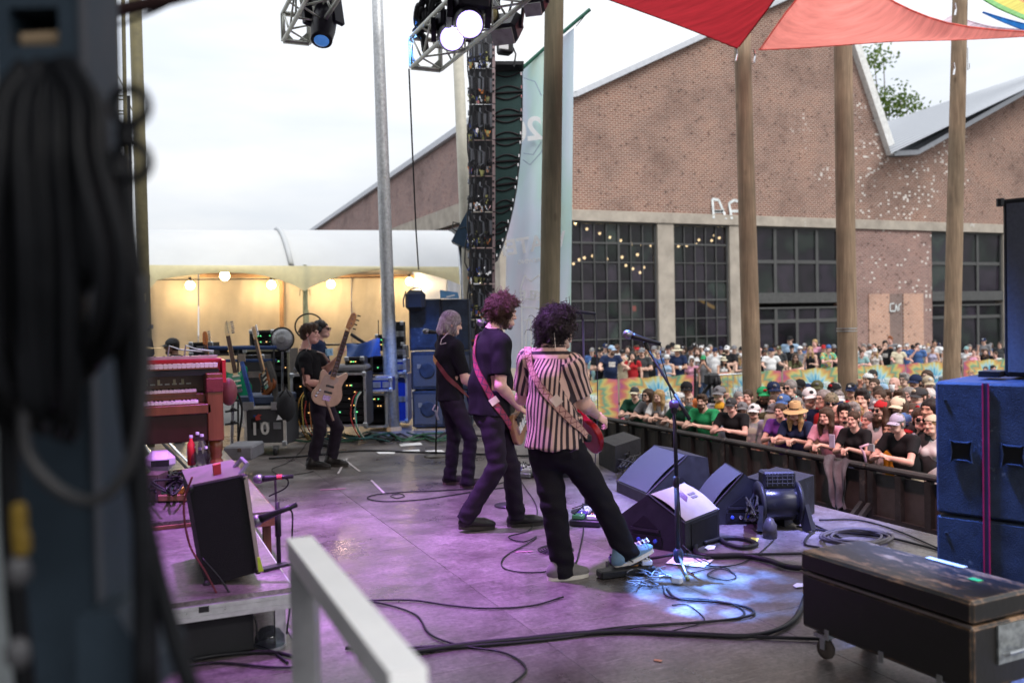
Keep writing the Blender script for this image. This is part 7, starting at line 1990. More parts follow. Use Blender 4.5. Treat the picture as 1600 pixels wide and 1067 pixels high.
lowbox('violet topped front fill box nearest the floor blower',on(1225,760,2,.33),on(1272,742,2,.33),on(1165,745,2,.33),.326,M('x',(0,0,0)))
lowbox('violet topped front fill box at the far left of the stage edge',on(961,697,2,.3),on(1001,684,2,.3),on(935,686,2,.3),.296,M('x',(0,0,0)))
# floor blower
bl = thing('floor_blower','black drum shaped floor blower in front of the violet box','fan',fl(1215,826))
bc = fl(1216,824) + np.array((0,0,.2)); ax_ = nrm(RGT * (1,1,0)); fb = nrm(FWD * (1,1,0)); zz = np.array((0,0,1.))
BM_ = np.array((fb,zz,ax_)).T
MB().lathe([(.05,-.14),(.13,-.14),(.14,-.12),(.14,.12),(.13,.14),(.05,.14)],bc,24,M=BM_).obj('drum',M('gloss_black',(.012,.012,.014),.25),bl,True)
for k in (-1,1):
 MB().lathe([(.1,0),(.175,0),(.18,.012),(.17,.03),(.1,.03)],bc + ax_ * (.15 * k - .015),24,M=BM_).obj('side_cheek',BLACK,bl,True)
 MB().beam(bc + ax_ * .16 * k + fb * .13,bc + ax_ * .19 * k + fb * .2 - zz * .19,.04,.1).obj('foot',BLACK,bl); MB().beam(bc + ax_ * .16 * k - fb * .12,bc + ax_ * .19 * k - fb * .18 - zz * .19,.04,.1).obj('foot',BLACK,bl)
MB().lathe([(.0,0),(.04,0),(.035,.012)],bc - ax_ * .17,14,M=np.array((fb,zz,-ax_)).T).obj('hub',M('chrome_hub',(.5,.45,.6),.15,1.),bl,True)
ob = MB().box(bc + zz * .19 + fb * .02,(.26,.16,.14),M=np.array((ax_,fb,zz)).T,bev=.015).obj('outlet',BLACK,bl)
for q in range(6): MB().box(bc + zz * .2 - fb * .064 + ax_ * (-.1 + .04 * q),(.006,.006,.1),M=np.array((ax_,fb,zz)).T).obj('grill_bar',M('grill_grey',(.06,.06,.06),.4),ob)
for q in range(3): MB().box(bc + zz * (.17 + .03 * q) - fb * .066,(.22,.005,.005),M=np.array((ax_,fb,zz)).T).obj('grill_bar',M('grill_grey',(.06,.06,.06),.4),ob)
tag(MB().lathe([(.055,0),(.055,.1),(.04,.12),(.028,.15),(.0,.16)],fl(1203,840),14).obj('floor_lamp',M('lamp_cap',(.05,.045,.05),.3),None,True),'small dark domed floor lamp in front of the blower','lamp')

# --- right speaker stack
uS,vS = np.array((.378,-.926,0)),np.array((.926,.378,0))
p0 = at(1465,1005,4.6); p0[2] = 0
SM = np.array((uS,vS,(0,0,1))).T
sub = thing('subwoofer_stack','x','loudspeaker',p0); sub['label'] = 'stack of two blue lit subwoofers strapped together at the right edge'
Wd,Hd,Dd = .5,.675,.85
for k in range(2):
 c = p0 + uS * Wd / 2 + vS * Dd / 2 + zz * (Hd * k + Hd / 2 + .004 * k)
 bx = MB().box(c,(Wd,Dd,Hd - .006),M=SM,bev=.012).obj('cabinet',SPKB,sub)
 for s in (.125,.36):
  hc_ = p0 + uS * s + zz * (Hd * k + .33) - vS * .003
  q = [(-.052,-.055),(-.03,-.045),(.03,-.045),(.052,-.055),(.045,-.0),(.052,.055),(.03,.045),(-.03,.045),(-.052,.055),(-.045,0)]
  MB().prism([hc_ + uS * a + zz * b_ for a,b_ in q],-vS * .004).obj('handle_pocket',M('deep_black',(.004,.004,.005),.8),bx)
  MB().tube([hc_ + uS * a + zz * b_ - vS * .006 for a,b_ in q],.0045,5,closed=True).obj('handle_rim',SPKB,bx)
 MB().lathe([(.01,0),(.008,.004)],p0 + uS * .05 + zz * (Hd * k + .58) - vS * .001,8,M=np.array((uS,zz,-vS)).T).obj('pin',BLACK,bx)
STR = M('red_strap',(.45,.02,.1),.7); 
for s in (.226,.252): MB().box(p0 + uS * s - vS * .006 + zz * Hd,(.006,.004,Hd * 2),M=SM).obj('strap',STR,sub)
MB().box(p0 + uS * .239 - vS * .004 + zz * Hd,(.02,.004,Hd * 2),M=SM).obj('strap',M('dark_strap',(.05,.03,.09),.8),sub)
q0 = on(1569,590,2,1.36); top_s = thing('top_speaker','black upright speaker standing on the blue subwoofers','loudspeaker',q0)
MB().box(q0 + uS * .2 + vS * .2 + zz * .46,(.4,.4,.91),M=SM,bev=.01).obj('cabinet',M('top_black',(.012,.012,.014),.55,bump=.2,bscale=200),top_s)
MB().box(q0 + uS * .2 - vS * .004 + zz * .46,(.36,.008,.86),M=SM).obj('grille',GRI,top_s); MB().lathe([(.02,-.02),(.02,.02)],q0 + zz * .9 - uS * .01,8).obj('rigging_point',BLACK,top_s)
MB().box(q0 - uS * .05 + zz * .02,(.1,.16,.03),M=SM).obj('rubber_wedge',RUBBER,top_s)

# --- worn road case on castors
A0,B0,C0 = on(1251,859,2,.53),on(1519,940,2,.53),on(1360,847,2,.53)
ux,vx = nrm(B0 - A0),nrm(C0 - A0); lw,dw = np.linalg.norm(B0 - A0),np.linalg.norm(C0 - A0)
vx = nrm(vx - ux * (vx @ ux)); RM = np.array((ux,vx,(0,0,1))).T
m,n,l,b = newmat('worn_black_case')
g = n.new('ShaderNodeNewGeometry'); no = n.new('ShaderNodeTexNoise'); no.inputs['Scale'].default_value = 7; no.inputs['Detail'].default_value = 10; no.inputs['Roughness'].default_value = .75
mp_ = n.new('ShaderNodeMapping'); mp_.inputs['Scale'].default_value = (2.2,.7,1.2); l(g.outputs['Position'],mp_.inputs[0]); l(mp_.outputs[0],no.inputs['Vector'])
bv = n.new('ShaderNodeBevel'); bv.inputs['Radius'].default_value = .03; bv.samples = 6
dt = n.new('ShaderNodeVectorMath'); dt.operation = 'DOT_PRODUCT'; l(bv.outputs[0],dt.inputs[0]); l(g.outputs['Normal'],dt.inputs[1])
ed = n.new('ShaderNodeMath'); ed.operation = 'MULTIPLY_ADD'; ed.inputs[1].default_value = -1.1; ed.inputs[2].default_value = 1.1; l(dt.outputs['Value'],ed.inputs[0])
ad = n.new('ShaderNodeMath'); ad.operation = 'ADD'; l(ed.outputs[0],ad.inputs[0]); l(no.outputs['Fac'],ad.inputs[1])
sz_ = n.new('ShaderNodeSeparateXYZ'); l(g.outputs['Normal'],sz_.inputs[0]); tp = n.new('ShaderNodeMath'); tp.operation = 'MULTIPLY_ADD'; tp.inputs[1].default_value = .15; l(sz_.outputs[2],tp.inputs[0]); l(ad.outputs[0],tp.inputs[2])  # wear raised on upward faces; part of it paints light on the lid
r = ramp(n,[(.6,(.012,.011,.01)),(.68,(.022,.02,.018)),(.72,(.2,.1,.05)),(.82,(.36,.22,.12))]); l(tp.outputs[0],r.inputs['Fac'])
l(r.outputs[0],b.inputs['Base Color']); b.inputs['Roughness'].default_value = .42
bp = n.new('ShaderNodeBump'); bp.inputs['Strength'].default_value = .4; bp.inputs['Distance'].default_value = .006; l(no.outputs['Fac'],bp.inputs['Height']); l(bp.outputs[0],b.inputs['Normal'])
rc = thing('road_case','long scuffed black road case on castors at the lower right','case',A0 * (1,1,0))
cx = lambda a,b_,z_: A0 * (1,1,0) + ux * a + vx * b_ + zz * z_
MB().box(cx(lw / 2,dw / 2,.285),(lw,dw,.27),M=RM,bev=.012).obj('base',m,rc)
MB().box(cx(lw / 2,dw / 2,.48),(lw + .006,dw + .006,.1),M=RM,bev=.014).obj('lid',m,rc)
MB().box(cx(lw / 2,-.003,.424),(lw,.008,.012),M=RM).obj('lid_trim',M('dull_trim',(.2,.17,.15),.5,.5),rc)
for a,b_ in ((.1,.06),(lw - .12,.06),(.1,dw - .06),(lw - .12,dw - .06)):
 wf = MB().box(cx(a,b_,.125),(.08,.08,.02),M=RM).obj('castor_fork',STEEL,rc)
 for s in (-1,1): MB().box(cx(a,b_ + .022 * s,.09),(.03,.006,.07),M=RM).obj('fork_plate',STEEL,wf)
 MB().lathe([(.02,-.015),(.045,-.017),(.05,-.008),(.05,.008),(.045,.017),(.02,.015)],cx(a,b_,.054),18,M=np.array((ux,zz,vx)).T).obj('wheel',M('worn_rubber',(.09,.07,.06),.7),wf,True)
for a in (.18,.52,.84): MB().box(cx(a * lw,-.006,.155),(.025,.006,.05),M=RM).obj('bracket',M('scuffed_bracket',(.3,.3,.3),.4,.6),rc)
MB().box(cx(lw + .006,dw * .55,.33),(.01,.17,.16),M=RM).obj('recess_plate',M('scuffed_zinc',(.32,.34,.34),.45,.6,var=.4,scale=30),rc)
MB().tube([cx(lw + .02,dw * .4,.29),cx(lw + .035,dw * .42,.3),cx(lw + .035,dw * .68,.3),cx(lw + .02,dw * .7,.29)],.008,6).obj('handle',STEEL,rc)
for (px,py,l_,mt) in ((1478,878,.2,M('tape_white',(.7,.72,.74),.6)),(1524,905,.05,M('tape_green',(.05,.5,.15),.6))):
 c = on(px,py,2,.533); MB().box(c,(l_,.035,.002),M=RM).obj('tape',mt,rc)
tag(MB().tube([on(1530,1062,2,.1),on(1560,1052,2,.12),on(1605,1045,2,.12)],.014,8).obj('metal_bar',STEEL),'short steel bar on the floor at the lower right corner','bar')

# --- microphone stands
MIC = M('mic_black',(.02,.02,.024),.4,.3); MESH_ = M('mic_mesh',(.2,.2,.22),.35,.8,var=.3,scale=200)
def mic(t,p,d,s=1.):
 p = np.array(p); d = nrm(d); u_ = nrm(np.cross(d,(0.2,.3,1))); Mx = np.array((u_,np.cross(d,u_),d)).T
 o = MB().lathe([(.012 * s,-.19 * s),(.013 * s,-.1 * s),(.019 * s,-.03 * s),(.021 * s,-.01 * s)],p,12,M=Mx).obj('microphone',MIC,t,True)
 MB().lathe([(.02 * s,-.012 * s),(.0265 * s,.0),(.028 * s,.018 * s),(.024 * s,.035 * s),(.012 * s,.046 * s)],p,14,M=Mx).obj('mic_grille',MESH_,o,True)
 return o
ms1 = thing('microphone_stand','tall boom microphone stand in front of the grey backed wedge','microphone stand',at(1060,885,6.15) * (1,1,0))
b_ = at(1060,872,6.15); top_p = at(1053,632,6.1)
MB().tube([b_,(b_ + top_p) / 2],.016,10).obj('lower_tube',BLACKP,ms1,True); MB().tube([(b_ + top_p) / 2,top_p],.011,10).obj('upper_tube',BLACKP,ms1,True)
for s in (.5,.98): MB().lathe([(.014,-.04),(.022,-.03),(.022,.03),(.014,.04)],b_ + (top_p - b_) * s,10).obj('clutch',BLACK,ms1,True)
MB().lathe([(.02,-.05),(.034,-.03),(.034,.03),(.02,.05)],b_ + zz * .02,10).obj('leg_hub',M('hub_blue',(.03,.05,.1),.4),ms1,True)
for q in ((1075,904),(1003,874),(1110,872)):
 e_ = fl(*q,.012); lg = MB().tube([b_ + zz * .03,e_],.01,8).obj('leg',BLACKP if q[0] != 1075 else STEEL,ms1,True)
 MB().tube([e_ + (b_ - e_) * .12,e_],.013,8).obj('foot',RUBBER if q[0] != 1075 else M('yellow_foot',(.4,.4,.15),.6),lg,True)
ba,bb = at(1078,656,6.05),at(1012,545,6.25)
MB().tube([ba,bb],.0095,8).obj('boom',BLACKP,ms1,True); MB().tube([ba,ba + (bb - ba) * .35],.014,8).obj('boom_sleeve',BLACKP,ms1,True)
MB().lathe([(.02,-.03),(.03,-.02),(.03,.02),(.02,.03)],top_p,10,M=np.array((FWD,UPV,RGT)).T).obj('boom_clamp',M('purple_knob',(.1,.05,.14),.4),ms1,True)
mic(ms1,at(985,524,6.25),at(984,524,6.25) - at(1032,538,6.2),1.15)
MB().tube([at(1012,545,6.25),at(1008,534,6.25)],.016,8).obj('mic_clip',BLACK,ms1)
MB().tube([at(1030,537,6.2),at(1033,541,6.2),at(1032,556,6.15),at(1045,600,6.1),at(1056,660,6.08),at(1060,760,6.1),at(1066,850,6.1),fl(1085,868,.01),fl(1110,880,.01)],.004,6).obj('mic_cable',CABL,ms1)
ms2 = thing('microphone_stand','straight microphone stand behind the striped shirt guitarist','microphone stand',fl(921,802))
bb0 = fl(917,800); tp_ = at(911,500,7.9)
MB().tube([bb0,tp_],.011,8).obj('tube',BLACKP,ms2,True); MB().tube([bb0,bb0 + (tp_ - bb0) * .52],.015,8).obj('lower_tube',BLACKP,ms2,True)
MB().lathe([(.14,0),(.14,.012),(.05,.025),(.02,.03)],bb0,20).obj('base',BLACK,ms2,True)
mic(ms2,at(892,486,7.9),at(888,485,7.9) - at(925,489,7.9),1.15); MB().tube([tp_,at(908,489,7.9)],.014,6).obj('mic_clip',BLACK,ms2)
MB().tube([at(922,488,7.9),at(930,493,7.9),at(932,520,7.9),at(934,640,7.9),at(928,760,7.9),fl(925,800,.01)],.0045,5).obj('mic_cable',CABL,ms2)
ms3 = thing('microphone_stand','round based microphone stand left of the grey haired guitarist','microphone stand',fl(681,713))
bb0 = fl(681,713); tp_ = at(684,520,11.3)
MB().tube([bb0,tp_],.012,8).obj('tube',BLACKP,ms3,True); MB().lathe([(.15,0),(.15,.012),(.05,.03),(.02,.035)],bb0,20).obj('base',M('worn_iron',(.1,.09,.08),.4,.5),ms3,True)
mic(ms3,at(668,518,11.3),at(664,518,11.3) - at(690,521,11.3),1.3)
ms4 = thing('microphone_stand','microphone stand hidden behind the tall guitarist with its grille by his shoulder','microphone stand',fl(806,790))
mic(ms4,at(754,505,8.2),at(750,505,8.2) - at(764,508,8.2),1.2); MB().tube([fl(796,790),at(772,507,8.2)],.012,8).obj('tube',BLACKP,ms4,True); MB().lathe([(.14,0),(.14,.012),(.02,.03)],fl(796,790),18).obj('base',BLACK,ms4,True)

# --- pedals
PC = [M('pedal_' + k,c,.35,.3) for k,c in (('orange',(.5,.22,.04)),('silver',(.5,.5,.52)),('purple',(.1,.05,.3)),('white',(.6,.6,.62)),('green',(.08,.25,.1)),('red',(.4,.03,.03)))]
def pedal(t,c,dx,dy,i,sz=(.07,.11,.045)):
 Mx = np.array((dx,dy,zz)).T
 o = MB().box(c + zz * sz[2] / 2,sz,M=Mx,bev=.008).obj('pedal',PC[i % 6],t)
 for s in (-.3,.3): MB().lathe([(.009,0),(.008,.014)],c + zz * sz[2] + dx * s * sz[0] + dy * sz[1] * .28,8).obj('knob',BLACK,o,True)
 MB().lathe([(.01,0),(.01,.01),(.006,.016)],c + zz * sz[2] - dy * sz[1] * .28,8).obj('footswitch',SILVER,o,True)
 return o
def board(lab,c,dx,W_,H_,nx,ny,seed,mat=BLACK):
 rr = random.Random(seed); dx = nrm(V3(dx)); dy = np.cross(zz,dx)
 t = thing('pedalboard',lab,'pedalboard',c)
 MB().box(c + zz * .03,(W_,H_,.05),M=np.array((dx,dy,zz)).T,bev=.008).obj('tray',mat,t)
 for i in range(nx):
  for j in range(ny): pedal(t,c + dx * ((i + .5) / nx - .5) * W_ * .95 + dy * ((j + .5) / ny - .5) * H_ * .95 + zz * .056,dx,dy,rr.randrange(6),(W_ / nx * .74,H_ / ny * .76,.04))
 for k in range(nx * 2):
  p = c + dx * rr.uniform(-.45,.45) * W_ + dy * rr.uniform(-.45,.45) * H_ + zz * .1
  MB().tube([p,p + dx * rr.uniform(-.06,.06) + zz * .05,p + dy * rr.uniform(-.12,.12) + dx * .05],.005,5).obj('patch_cable',CABL,t)
 return t
board('black pedalboard full of small pedals behind the striped guitarist',fl(922,815),V3(fl(945,800) - fl(915,830)),.42,.26,4,2,1)
board('silver pedal group at the tall guitarist feet',fl(820,742),V3(fl(838,735) - fl(810,750)),.4,.26,2,2,8,STEEL)
board('blue lit pedals under the raised foot',fl(985,893),(.95,-.3),.3,.2,3,2,4)
fp = thing('foot_pedal','slim black pedal the striped guitarist presses with his shoe','pedal',fl(978,892))
c = at(985,884,D if False else 6.0); c[2] = .06
MB().box(at(968,893,5.95) * (1,1,0) + zz * .028,(.3,.1,.05),M=np.array((mix(.9,.3,0),np.cross(zz,mix(.9,.3,0)),zz)).T,bev=.008).obj('base',BLACK,fp)
MB().box(at(972,890,5.97) * (1,1,0) + zz * .062,(.26,.085,.012),M=np.array((mix(.9,.3,.16),np.cross(zz,mix(.9,.3,0)),mix(-.16,0,.98))).T).obj('treadle',RUBBER,fp)
adp = thing('power_adapter','small pale adapter lying in the blue pool of light','adapter',fl(1056,905)); MB().box(fl(1058,905,.03),(.05,.07,.05),rz=.6,bev=.01).obj('block',WHITEP,adp); MB().tube([fl(1055,903,.03),fl(1045,898,.02),fl(1030,900,.01)],.006,5).obj('lead',WHITEP,adp)

# --- papers and cables on the floor
for (pts,lab) in (([(623,693),(657,691),(660,695),(626,697)],'small white sheet furthest back on the floor'),([(588,706),(618,706),(616,709),(592,709)],'white sheet on the left of the floor papers'),([(628,704),(655,702),(656,705),(630,706)],'white sheet between the other floor papers'),([(664,704),(690,703),(697,707),(668,708)],'white sheet by the round microphone base'),([(1040,880),(1052,870),(1115,874),(1100,886)],'pinkish white sheet under the tall microphone stand')):
 tag(MB().prism([fl(*q,.006) for q in pts],(0,0,.002)).obj('paper',PAPER),lab,'paper','sheets of paper on the stage floor')
for (px,py,lab) in ((1110,855,'torn white scrap near the fat black cable'),(1248,914,'torn white scrap left of the road case'),(1178,843,'small yellow tag beside the blower')):
 tag(MB().prism([fl(px + a,py + q,.005) for a,q in ((-9,1),(-3,-3),(8,-2),(6,3),(-4,4))],(0,0,.004)).obj('scrap',PAPER if 'white' in lab else M('tag_yellow',(.5,.55,.1),.6)),lab,'scrap')
def spline(P,k=6):
 P = np.array(P); out = []
 Q = np.vstack((2 * P[0] - P[1],P,2 * P[-1] - P[-2]))
 for i in range(1,len(Q) - 2):
  for s in np.linspace(0,1,k,endpoint=False):
   out.append(.5 * (2 * Q[i] + (Q[i + 1] - Q[i - 1]) * s + (2 * Q[i - 1] - 5 * Q[i] + 4 * Q[i + 1] - Q[i + 2]) * s * s + (3 * Q[i] - Q[i - 1] - 3 * Q[i + 1] + Q[i + 2]) * s ** 3))
 out.append(P[-1]); return np.array(out)
def cable(lab,pts,r=.006,mat=CABL,z=None,name='cable'):
 P = spline([fl(x,y,(r + .003) if z is None else z) for x,y in pts])
 return tag(MB().tube(P,r,6).obj(name,mat,None,True),lab,'cable','cables lying on the stage floor')
cable('thin cable making a long bow across the purple floor',[(560,938),(640,937),(700,945),(760,950),(830,946),(880,932)])
cable('thin cable winding from the left rail down to the lower edge',[(560,938),(600,943),(650,960),(672,990),(720,1008),(790,1020),(822,1045),(790,1075)])
cable('thick black cable bundle crossing the lower floor',[(560,1025),(640,1018),(740,1005),(850,995),(960,986),(1080,990),(1180,992),(1240,968),(1262,920)],.014)
cable('second black cable in the bundle crossing the lower floor',[(540,1012),(640,1012),(760,1003),(880,990),(980,985),(1100,990),(1200,995),(1290,998)],.01)
cable('third black cable in the bundle crossing the lower floor',[(600,1022),(700,1012),(820,1002),(900,993),(1000,978),(1090,972),(1150,966),(1178,958),(1165,948),(1120,940),(1060,935),(1042,920)],.008)
cable('looping lead from the pedals to the bundle',[(1035,915),(1045,932),(1100,936),(1150,946),(1160,962),(1100,972),(980,978),(860,995)],.006)
cable('thin lead curling below the blue light pool',[(1050,945),(1075,945),(1100,965),(1090,975),(1050,985)],.004)
cable('guitar lead trailing from the tall guitarist',[(806,700),(812,745),(838,790),(830,825),(795,838),(818,846),(838,838),(826,848),(790,868),(785,885),(810,893),(850,893),(880,885)],.005)
cable('long lead looping on the floor beside the grey haired guitarist',[(830,740),(760,760),(690,766),(640,768),(590,772),(574,778),(600,783),(660,780),(740,768),(800,760)],.006)
cable('small curl in the floor lead left of the tall guitarist',[(612,773),(625,771),(632,775),(620,778),(610,775)],.005)
cable('guitar lead hanging behind the striped guitarist leg',[(912,700),(914,760),(912,820),(905,860),(898,880),(880,880),(866,870)],.005)
cc_ = fl(868,858,.01)
for k in range(5): tag(MB().tube([cc_ + np.array((math.cos(a) * (.13 - .018 * k),math.sin(a) * (.13 - .018 * k),.004 * k)) for a in np.linspace(0,2 * math.pi,22)[:-1]],.005,5,closed=True).obj('cable',CABL,None,True),'ring of the coiled guitar lead behind the striped guitarist leg','cable','rings of the coiled guitar lead')
cable('fat black cable from the grey backed wedge to the road case',[(1090,845),(1086,858),(1100,868),(1160,868),(1200,875),(1230,885),(1262,888)],.02)
cable('fat black cable loop beside the grey backed wedge',[(1100,848),(1135,840),(1165,842),(1182,850),(1160,855),(1138,850),(1125,842)],.017)
cable('black cable running level to the road case',[(1115,868),(1170,866),(1220,865),(1262,864)],.01)
cable('thin lead crossing from the blower to the microphone stand',[(1210,842),(1200,852),(1180,868),(1150,882),(1110,884),(1085,872)],.005)
cable('blue lead in the light pool beside the microphone stand',[(1080,895),(1110,888),(1135,890),(1150,900),(1135,906),(1105,898),(1130,886),(1148,896)],.004)
cable('lead from the violet box across the stage edge',[(1250,800),(1270,815),(1272,828),(1262,838),(1258,850),(1280,855)],.009)
cable('long lead to the speaker stack across the edge',[(1280,812),(1340,812),(1400,828),(1470,858)],.007)
cable('second long lead to the speaker stack',[(1245,822),(1300,830),(1380,838),(1440,852),(1475,862)],.009)
cable('lead curling toward the coil by the road case',[(1262,815),(1310,838),(1320,852),(1345,850),(1380,842)],.008)
for k in range(6):
 c_ = fl(1338,838,.012 + .008 * k); a0 = .28 - .028 * (k % 4)
 tag(MB().tube([c_ + np.array((math.cos(a) * a0,math.sin(a) * a0 * .8,.006 * math.sin(3 * a + k))) for a in np.linspace(0,2 * math.pi,26)[:-1]],.012,6,closed=True).obj('cable',M('grey_cable',(.09,.08,.085),.5),None,True),'ring of the grey cable coil behind the road case','cable','rings of the grey cable coil')
for k in range(14):
 rr = random.Random(k); p_ = [fl(rr.uniform(965,1000),rr.uniform(702,735),rr.uniform(.02,.22)) for _ in range(4)]
 tag(MB().tube(spline(p_,5),.008,5).obj('cable',CABL,None,True),'tangled black lead left of the wide blue wedge','cable','tangled leads by the far front fill')
for k in range(10):
 rr = random.Random(k + 50); p_ = [fl(rr.uniform(1165,1185),rr.uniform(770,815),rr.uniform(.02,.3)) for _ in range(4)]
 tag(MB().tube(spline(p_,5),.009,5).obj('cable',CABL,None,True),'curly black lead between the wedge and the blower','cable','curly leads behind the blower')
for k in range(12):
 rr = random.Random(k + 90); x0 = rr.uniform(985,1040); y0 = rr.uniform(885,915)
 tag(MB().tube(spline([fl(x0 + rr.uniform(-20,25),y0 + rr.uniform(-8,8),rr.uniform(.006,.05)) for _ in range(5)],5),.004,5).obj('cable',M('blue_lit_lead',(.2,.2,.23),.4),None,True),'thin pale lead tangled around the blue lit pedals','cable','tangled leads around the blue lit pedals')
cable('dark cable along the back of the stage floor',[(420,716),(480,712),(560,704),(640,706),(720,708),(830,712),(900,705)],.012)
cable('lead from the bass player to the front left',[(480,690),(470,705),(450,722),(425,733),(440,742),(470,740),(490,736)],.005)
for k in range(26):
 rr = random.Random(k + 200); x0 = rr.uniform(450,720)
 tag(MB().tube(spline([fl(x0 + 22 * q + rr.uniform(-8,8),rr.uniform(675,690),rr.uniform(.01,.07)) for q in range(4)],5),.014,5).obj('cable',M(*rr.choice((('teal_cable',(.02,.07,.07),.5),('black_cable',(.012,.012,.014),.5),('green_cable',(.03,.09,.05),.5)))),None,True),'cable in the dark tangle under the backline racks','cable','cable tangle under the backline racks')
# ------------------------------------------------------------------ backline
def fbox(mb,px0,py0,px1,py1,dep,depth,mi=0,bev=0.):     # box with its front face seen between two pixels, squared up to the camera azimuth
 a,b_ = at(px0,py1,dep),at(px1,py0,dep)
 w = np.linalg.norm((b_ - a) * (1,1,0)); h = b_[2] - a[2]; c = (a + b_) / 2
 x = nrm(V3(RGT)); y = nrm(V3(FWD))
 mb.box(c + y * depth / 2,(w,depth,abs(h)),M=np.array((x,y,zz)).T,mi=mi,bev=bev)
 return c,w,abs(h),x,y
XF,YF = nrm(V3(RGT)),nrm(V3(FWD)); FM = np.array((XF,YF,zz)).T
stk = [('upper left blue lit cabinet of the backline speaker stack',640,467,689,548,.5),('upper right dark cabinet of the backline speaker stack',690.5,467,733,548,.5),('middle left cabinet of the backline speaker stack',643,549.5,692,609,.55),('middle right cabinet of the backline speaker stack',693.5,549.5,736,609,.55),('lower left cabinet of the backline speaker stack',645,610.5,694,668,.55),('lower right cabinet of the backline speaker stack',695.5,610.5,737,668,.55)]
for lab,a,b_,c,d,dp in stk:
 mb = MB(); ctr,w,h,x,y = fbox(mb,a,b_,c,d,14.35,dp,bev=.012)
 t = thing('speaker_cabinet',lab,'loudspeaker',ctr,group='stacked cabinets of the backline')
 mb.obj('cabinet',SPKB,t)
 if h < .75:
  MB().box(ctr - y * .006,(w * .86,.012,h * .82),M=FM).obj('grille',GRI,t); MB().box(ctr - y * .014 + zz * h * .12 - x * w * .25,(.06,.01,.07),M=FM).obj('badge',STEEL,t)
  MB().lathe([(.12,0),(.125,.006),(.11,.008)],ctr - y * .014,20,M=np.array((x,zz,-y)).T).obj('driver_ring',SPKB,t,True)
 else: MB().box(ctr - y * .005 + x * .0,(w * .9,.008,h * .9),M=FM).obj('grille',SPKB,t)
 for s in (-1,1): MB().box(ctr - y * .008 + x * s * w * .46,(.02,.014,h * .98),M=FM).obj('corner_trim',M('trim_black',(.03,.03,.035),.4),t)
pl0 = MB(); c,*_ = fbox(pl0,648,669,730,673,14.3,.5); tag(pl0.obj('pallet',mat_wood('raw_block',(.4,.26,.12),(.6,.42,.24))),'low wooden pallet under the blue speaker stack','pallet')
bg_ = thing('gear_bag','black padded gear bag hanging at the top left of the blue stack','bag',at(648,466,14.1))
mb = MB(); fbox(mb,633,453,663,486,14.1,.25,bev=.06); mb.obj('bag',M('bag_nylon',(.025,.025,.028),.7,bump=.4),bg_)
MB().tube([at(634,455,14.08),at(630,470,14.05),at(631,480,14.05)],.012,5).obj('strap',BLACK,bg_); MB().tube([at(640,453,14.1),at(652,449,14.1),at(660,453,14.1)],.012,5).obj('handle',BLACK,bg_)
tb_ = thing('folder','bluish open folder standing on top of the blue stack','folder',at(700,460,14.3))
MB().prism([at(687,453,14.3),at(715,457,14.3),at(717,466,14.3),at(688,466,14.3)],YF * .05).obj('cover',M('folder_blue',(.1,.25,.45),.4),tb_); MB().prism([at(697,463,14.25),at(710,460,14.25),at(711,462,14.25),at(698,465,14.25)],YF * .02).obj('sheet',PAPER,tb_)

def rackcase(lab,a,b_,c,d,dep,depth=.6,panel=False,seed=0,trim=ALU,body=M('case_laminate',(.035,.035,.04),.5)):
 p0,p1 = at(a,d,dep),at(c,b_,dep); w = np.linalg.norm((p1 - p0) * (1,1,0)); h = p1[2] - p0[2]; ctr = (p0 + p1) / 2
 t = thing('equipment_case',lab,'case',ctr * (1,1,0) + zz * p0[2])
 for s in (-1,1): MB().box(ctr + XF * s * (w / 2 - .012) + YF * depth / 2,(.02,depth,h),M=FM).obj('side',body,t); MB().box(ctr + zz * s * (h / 2 - .012) + YF * depth / 2,(w - .05,depth,.02),M=FM).obj('panel',body,t)
 MB().box(ctr + YF * depth,(w,.02,h),M=FM).obj('back',body,t)
 for s in (-1,1):
  MB().box(ctr + XF * s * (w / 2 - .014),(.035,.035,h),M=FM).obj('edge_rail',trim,t); MB().box(ctr + zz * s * (h / 2 - .014),(w - .07,.035,.035),M=FM).obj('edge_rail',trim,t)
  for s2 in (-1,1): MB().box(ctr + XF * s * (w / 2 - .02) + zz * s2 * (h / 2 - .02) - YF * .012,(.07,.03,.07),M=FM,bev=.012).obj('ball_corner',STEEL,t)
 rr = random.Random(seed)
 if panel:
  fp_ = MB().box(ctr - YF * .002,(w - .06,.02,h - .06),M=FM).obj('front_panel',body,t)
  MB().box(ctr - YF * .016,(.12,.012,.09),M=FM).obj('latch',STEEL,t); MB().box(ctr - YF * .016 + XF * w * .3,(.1,.012,.09),M=FM).obj('handle',STEEL,t)
 else:
  n_ = max(int(h / .11),2)
  for k in range(n_):
   if rr.random() < .75:
    z_ = ctr + zz * (-h / 2 + .06 + (h - .1) * (k + .5) / n_)
    u = MB().box(z_ + YF * .16,(w - .08,.2,.085),M=FM).obj('rack_unit',M('rack_black',(.012,.012,.014),.4),t)
    for q in range(4): MB().box(z_ + YF * .055 + XF * rr.uniform(-.4,.4) * w,(.02,.012,.012),M=FM).obj('indicator',emitter('led_' + rr.choice(('green','amber')),(.1,.9,.25) if rr.random() < .7 else (1,.5,.1),1.2),u)
 return t,ctr,w,h
t_,cr_,wr_,hr_ = rackcase('large open rack case with pale metal edges behind the bass player',456,582,571,668,13.2,.65,seed=3)
mb = MB(); fbox(mb,458,570,570,582,13.2,.6,bev=.03); mb.obj('case_lid',M('grey_carpet',(.16,.16,.17),.9,bump=.3),t_)
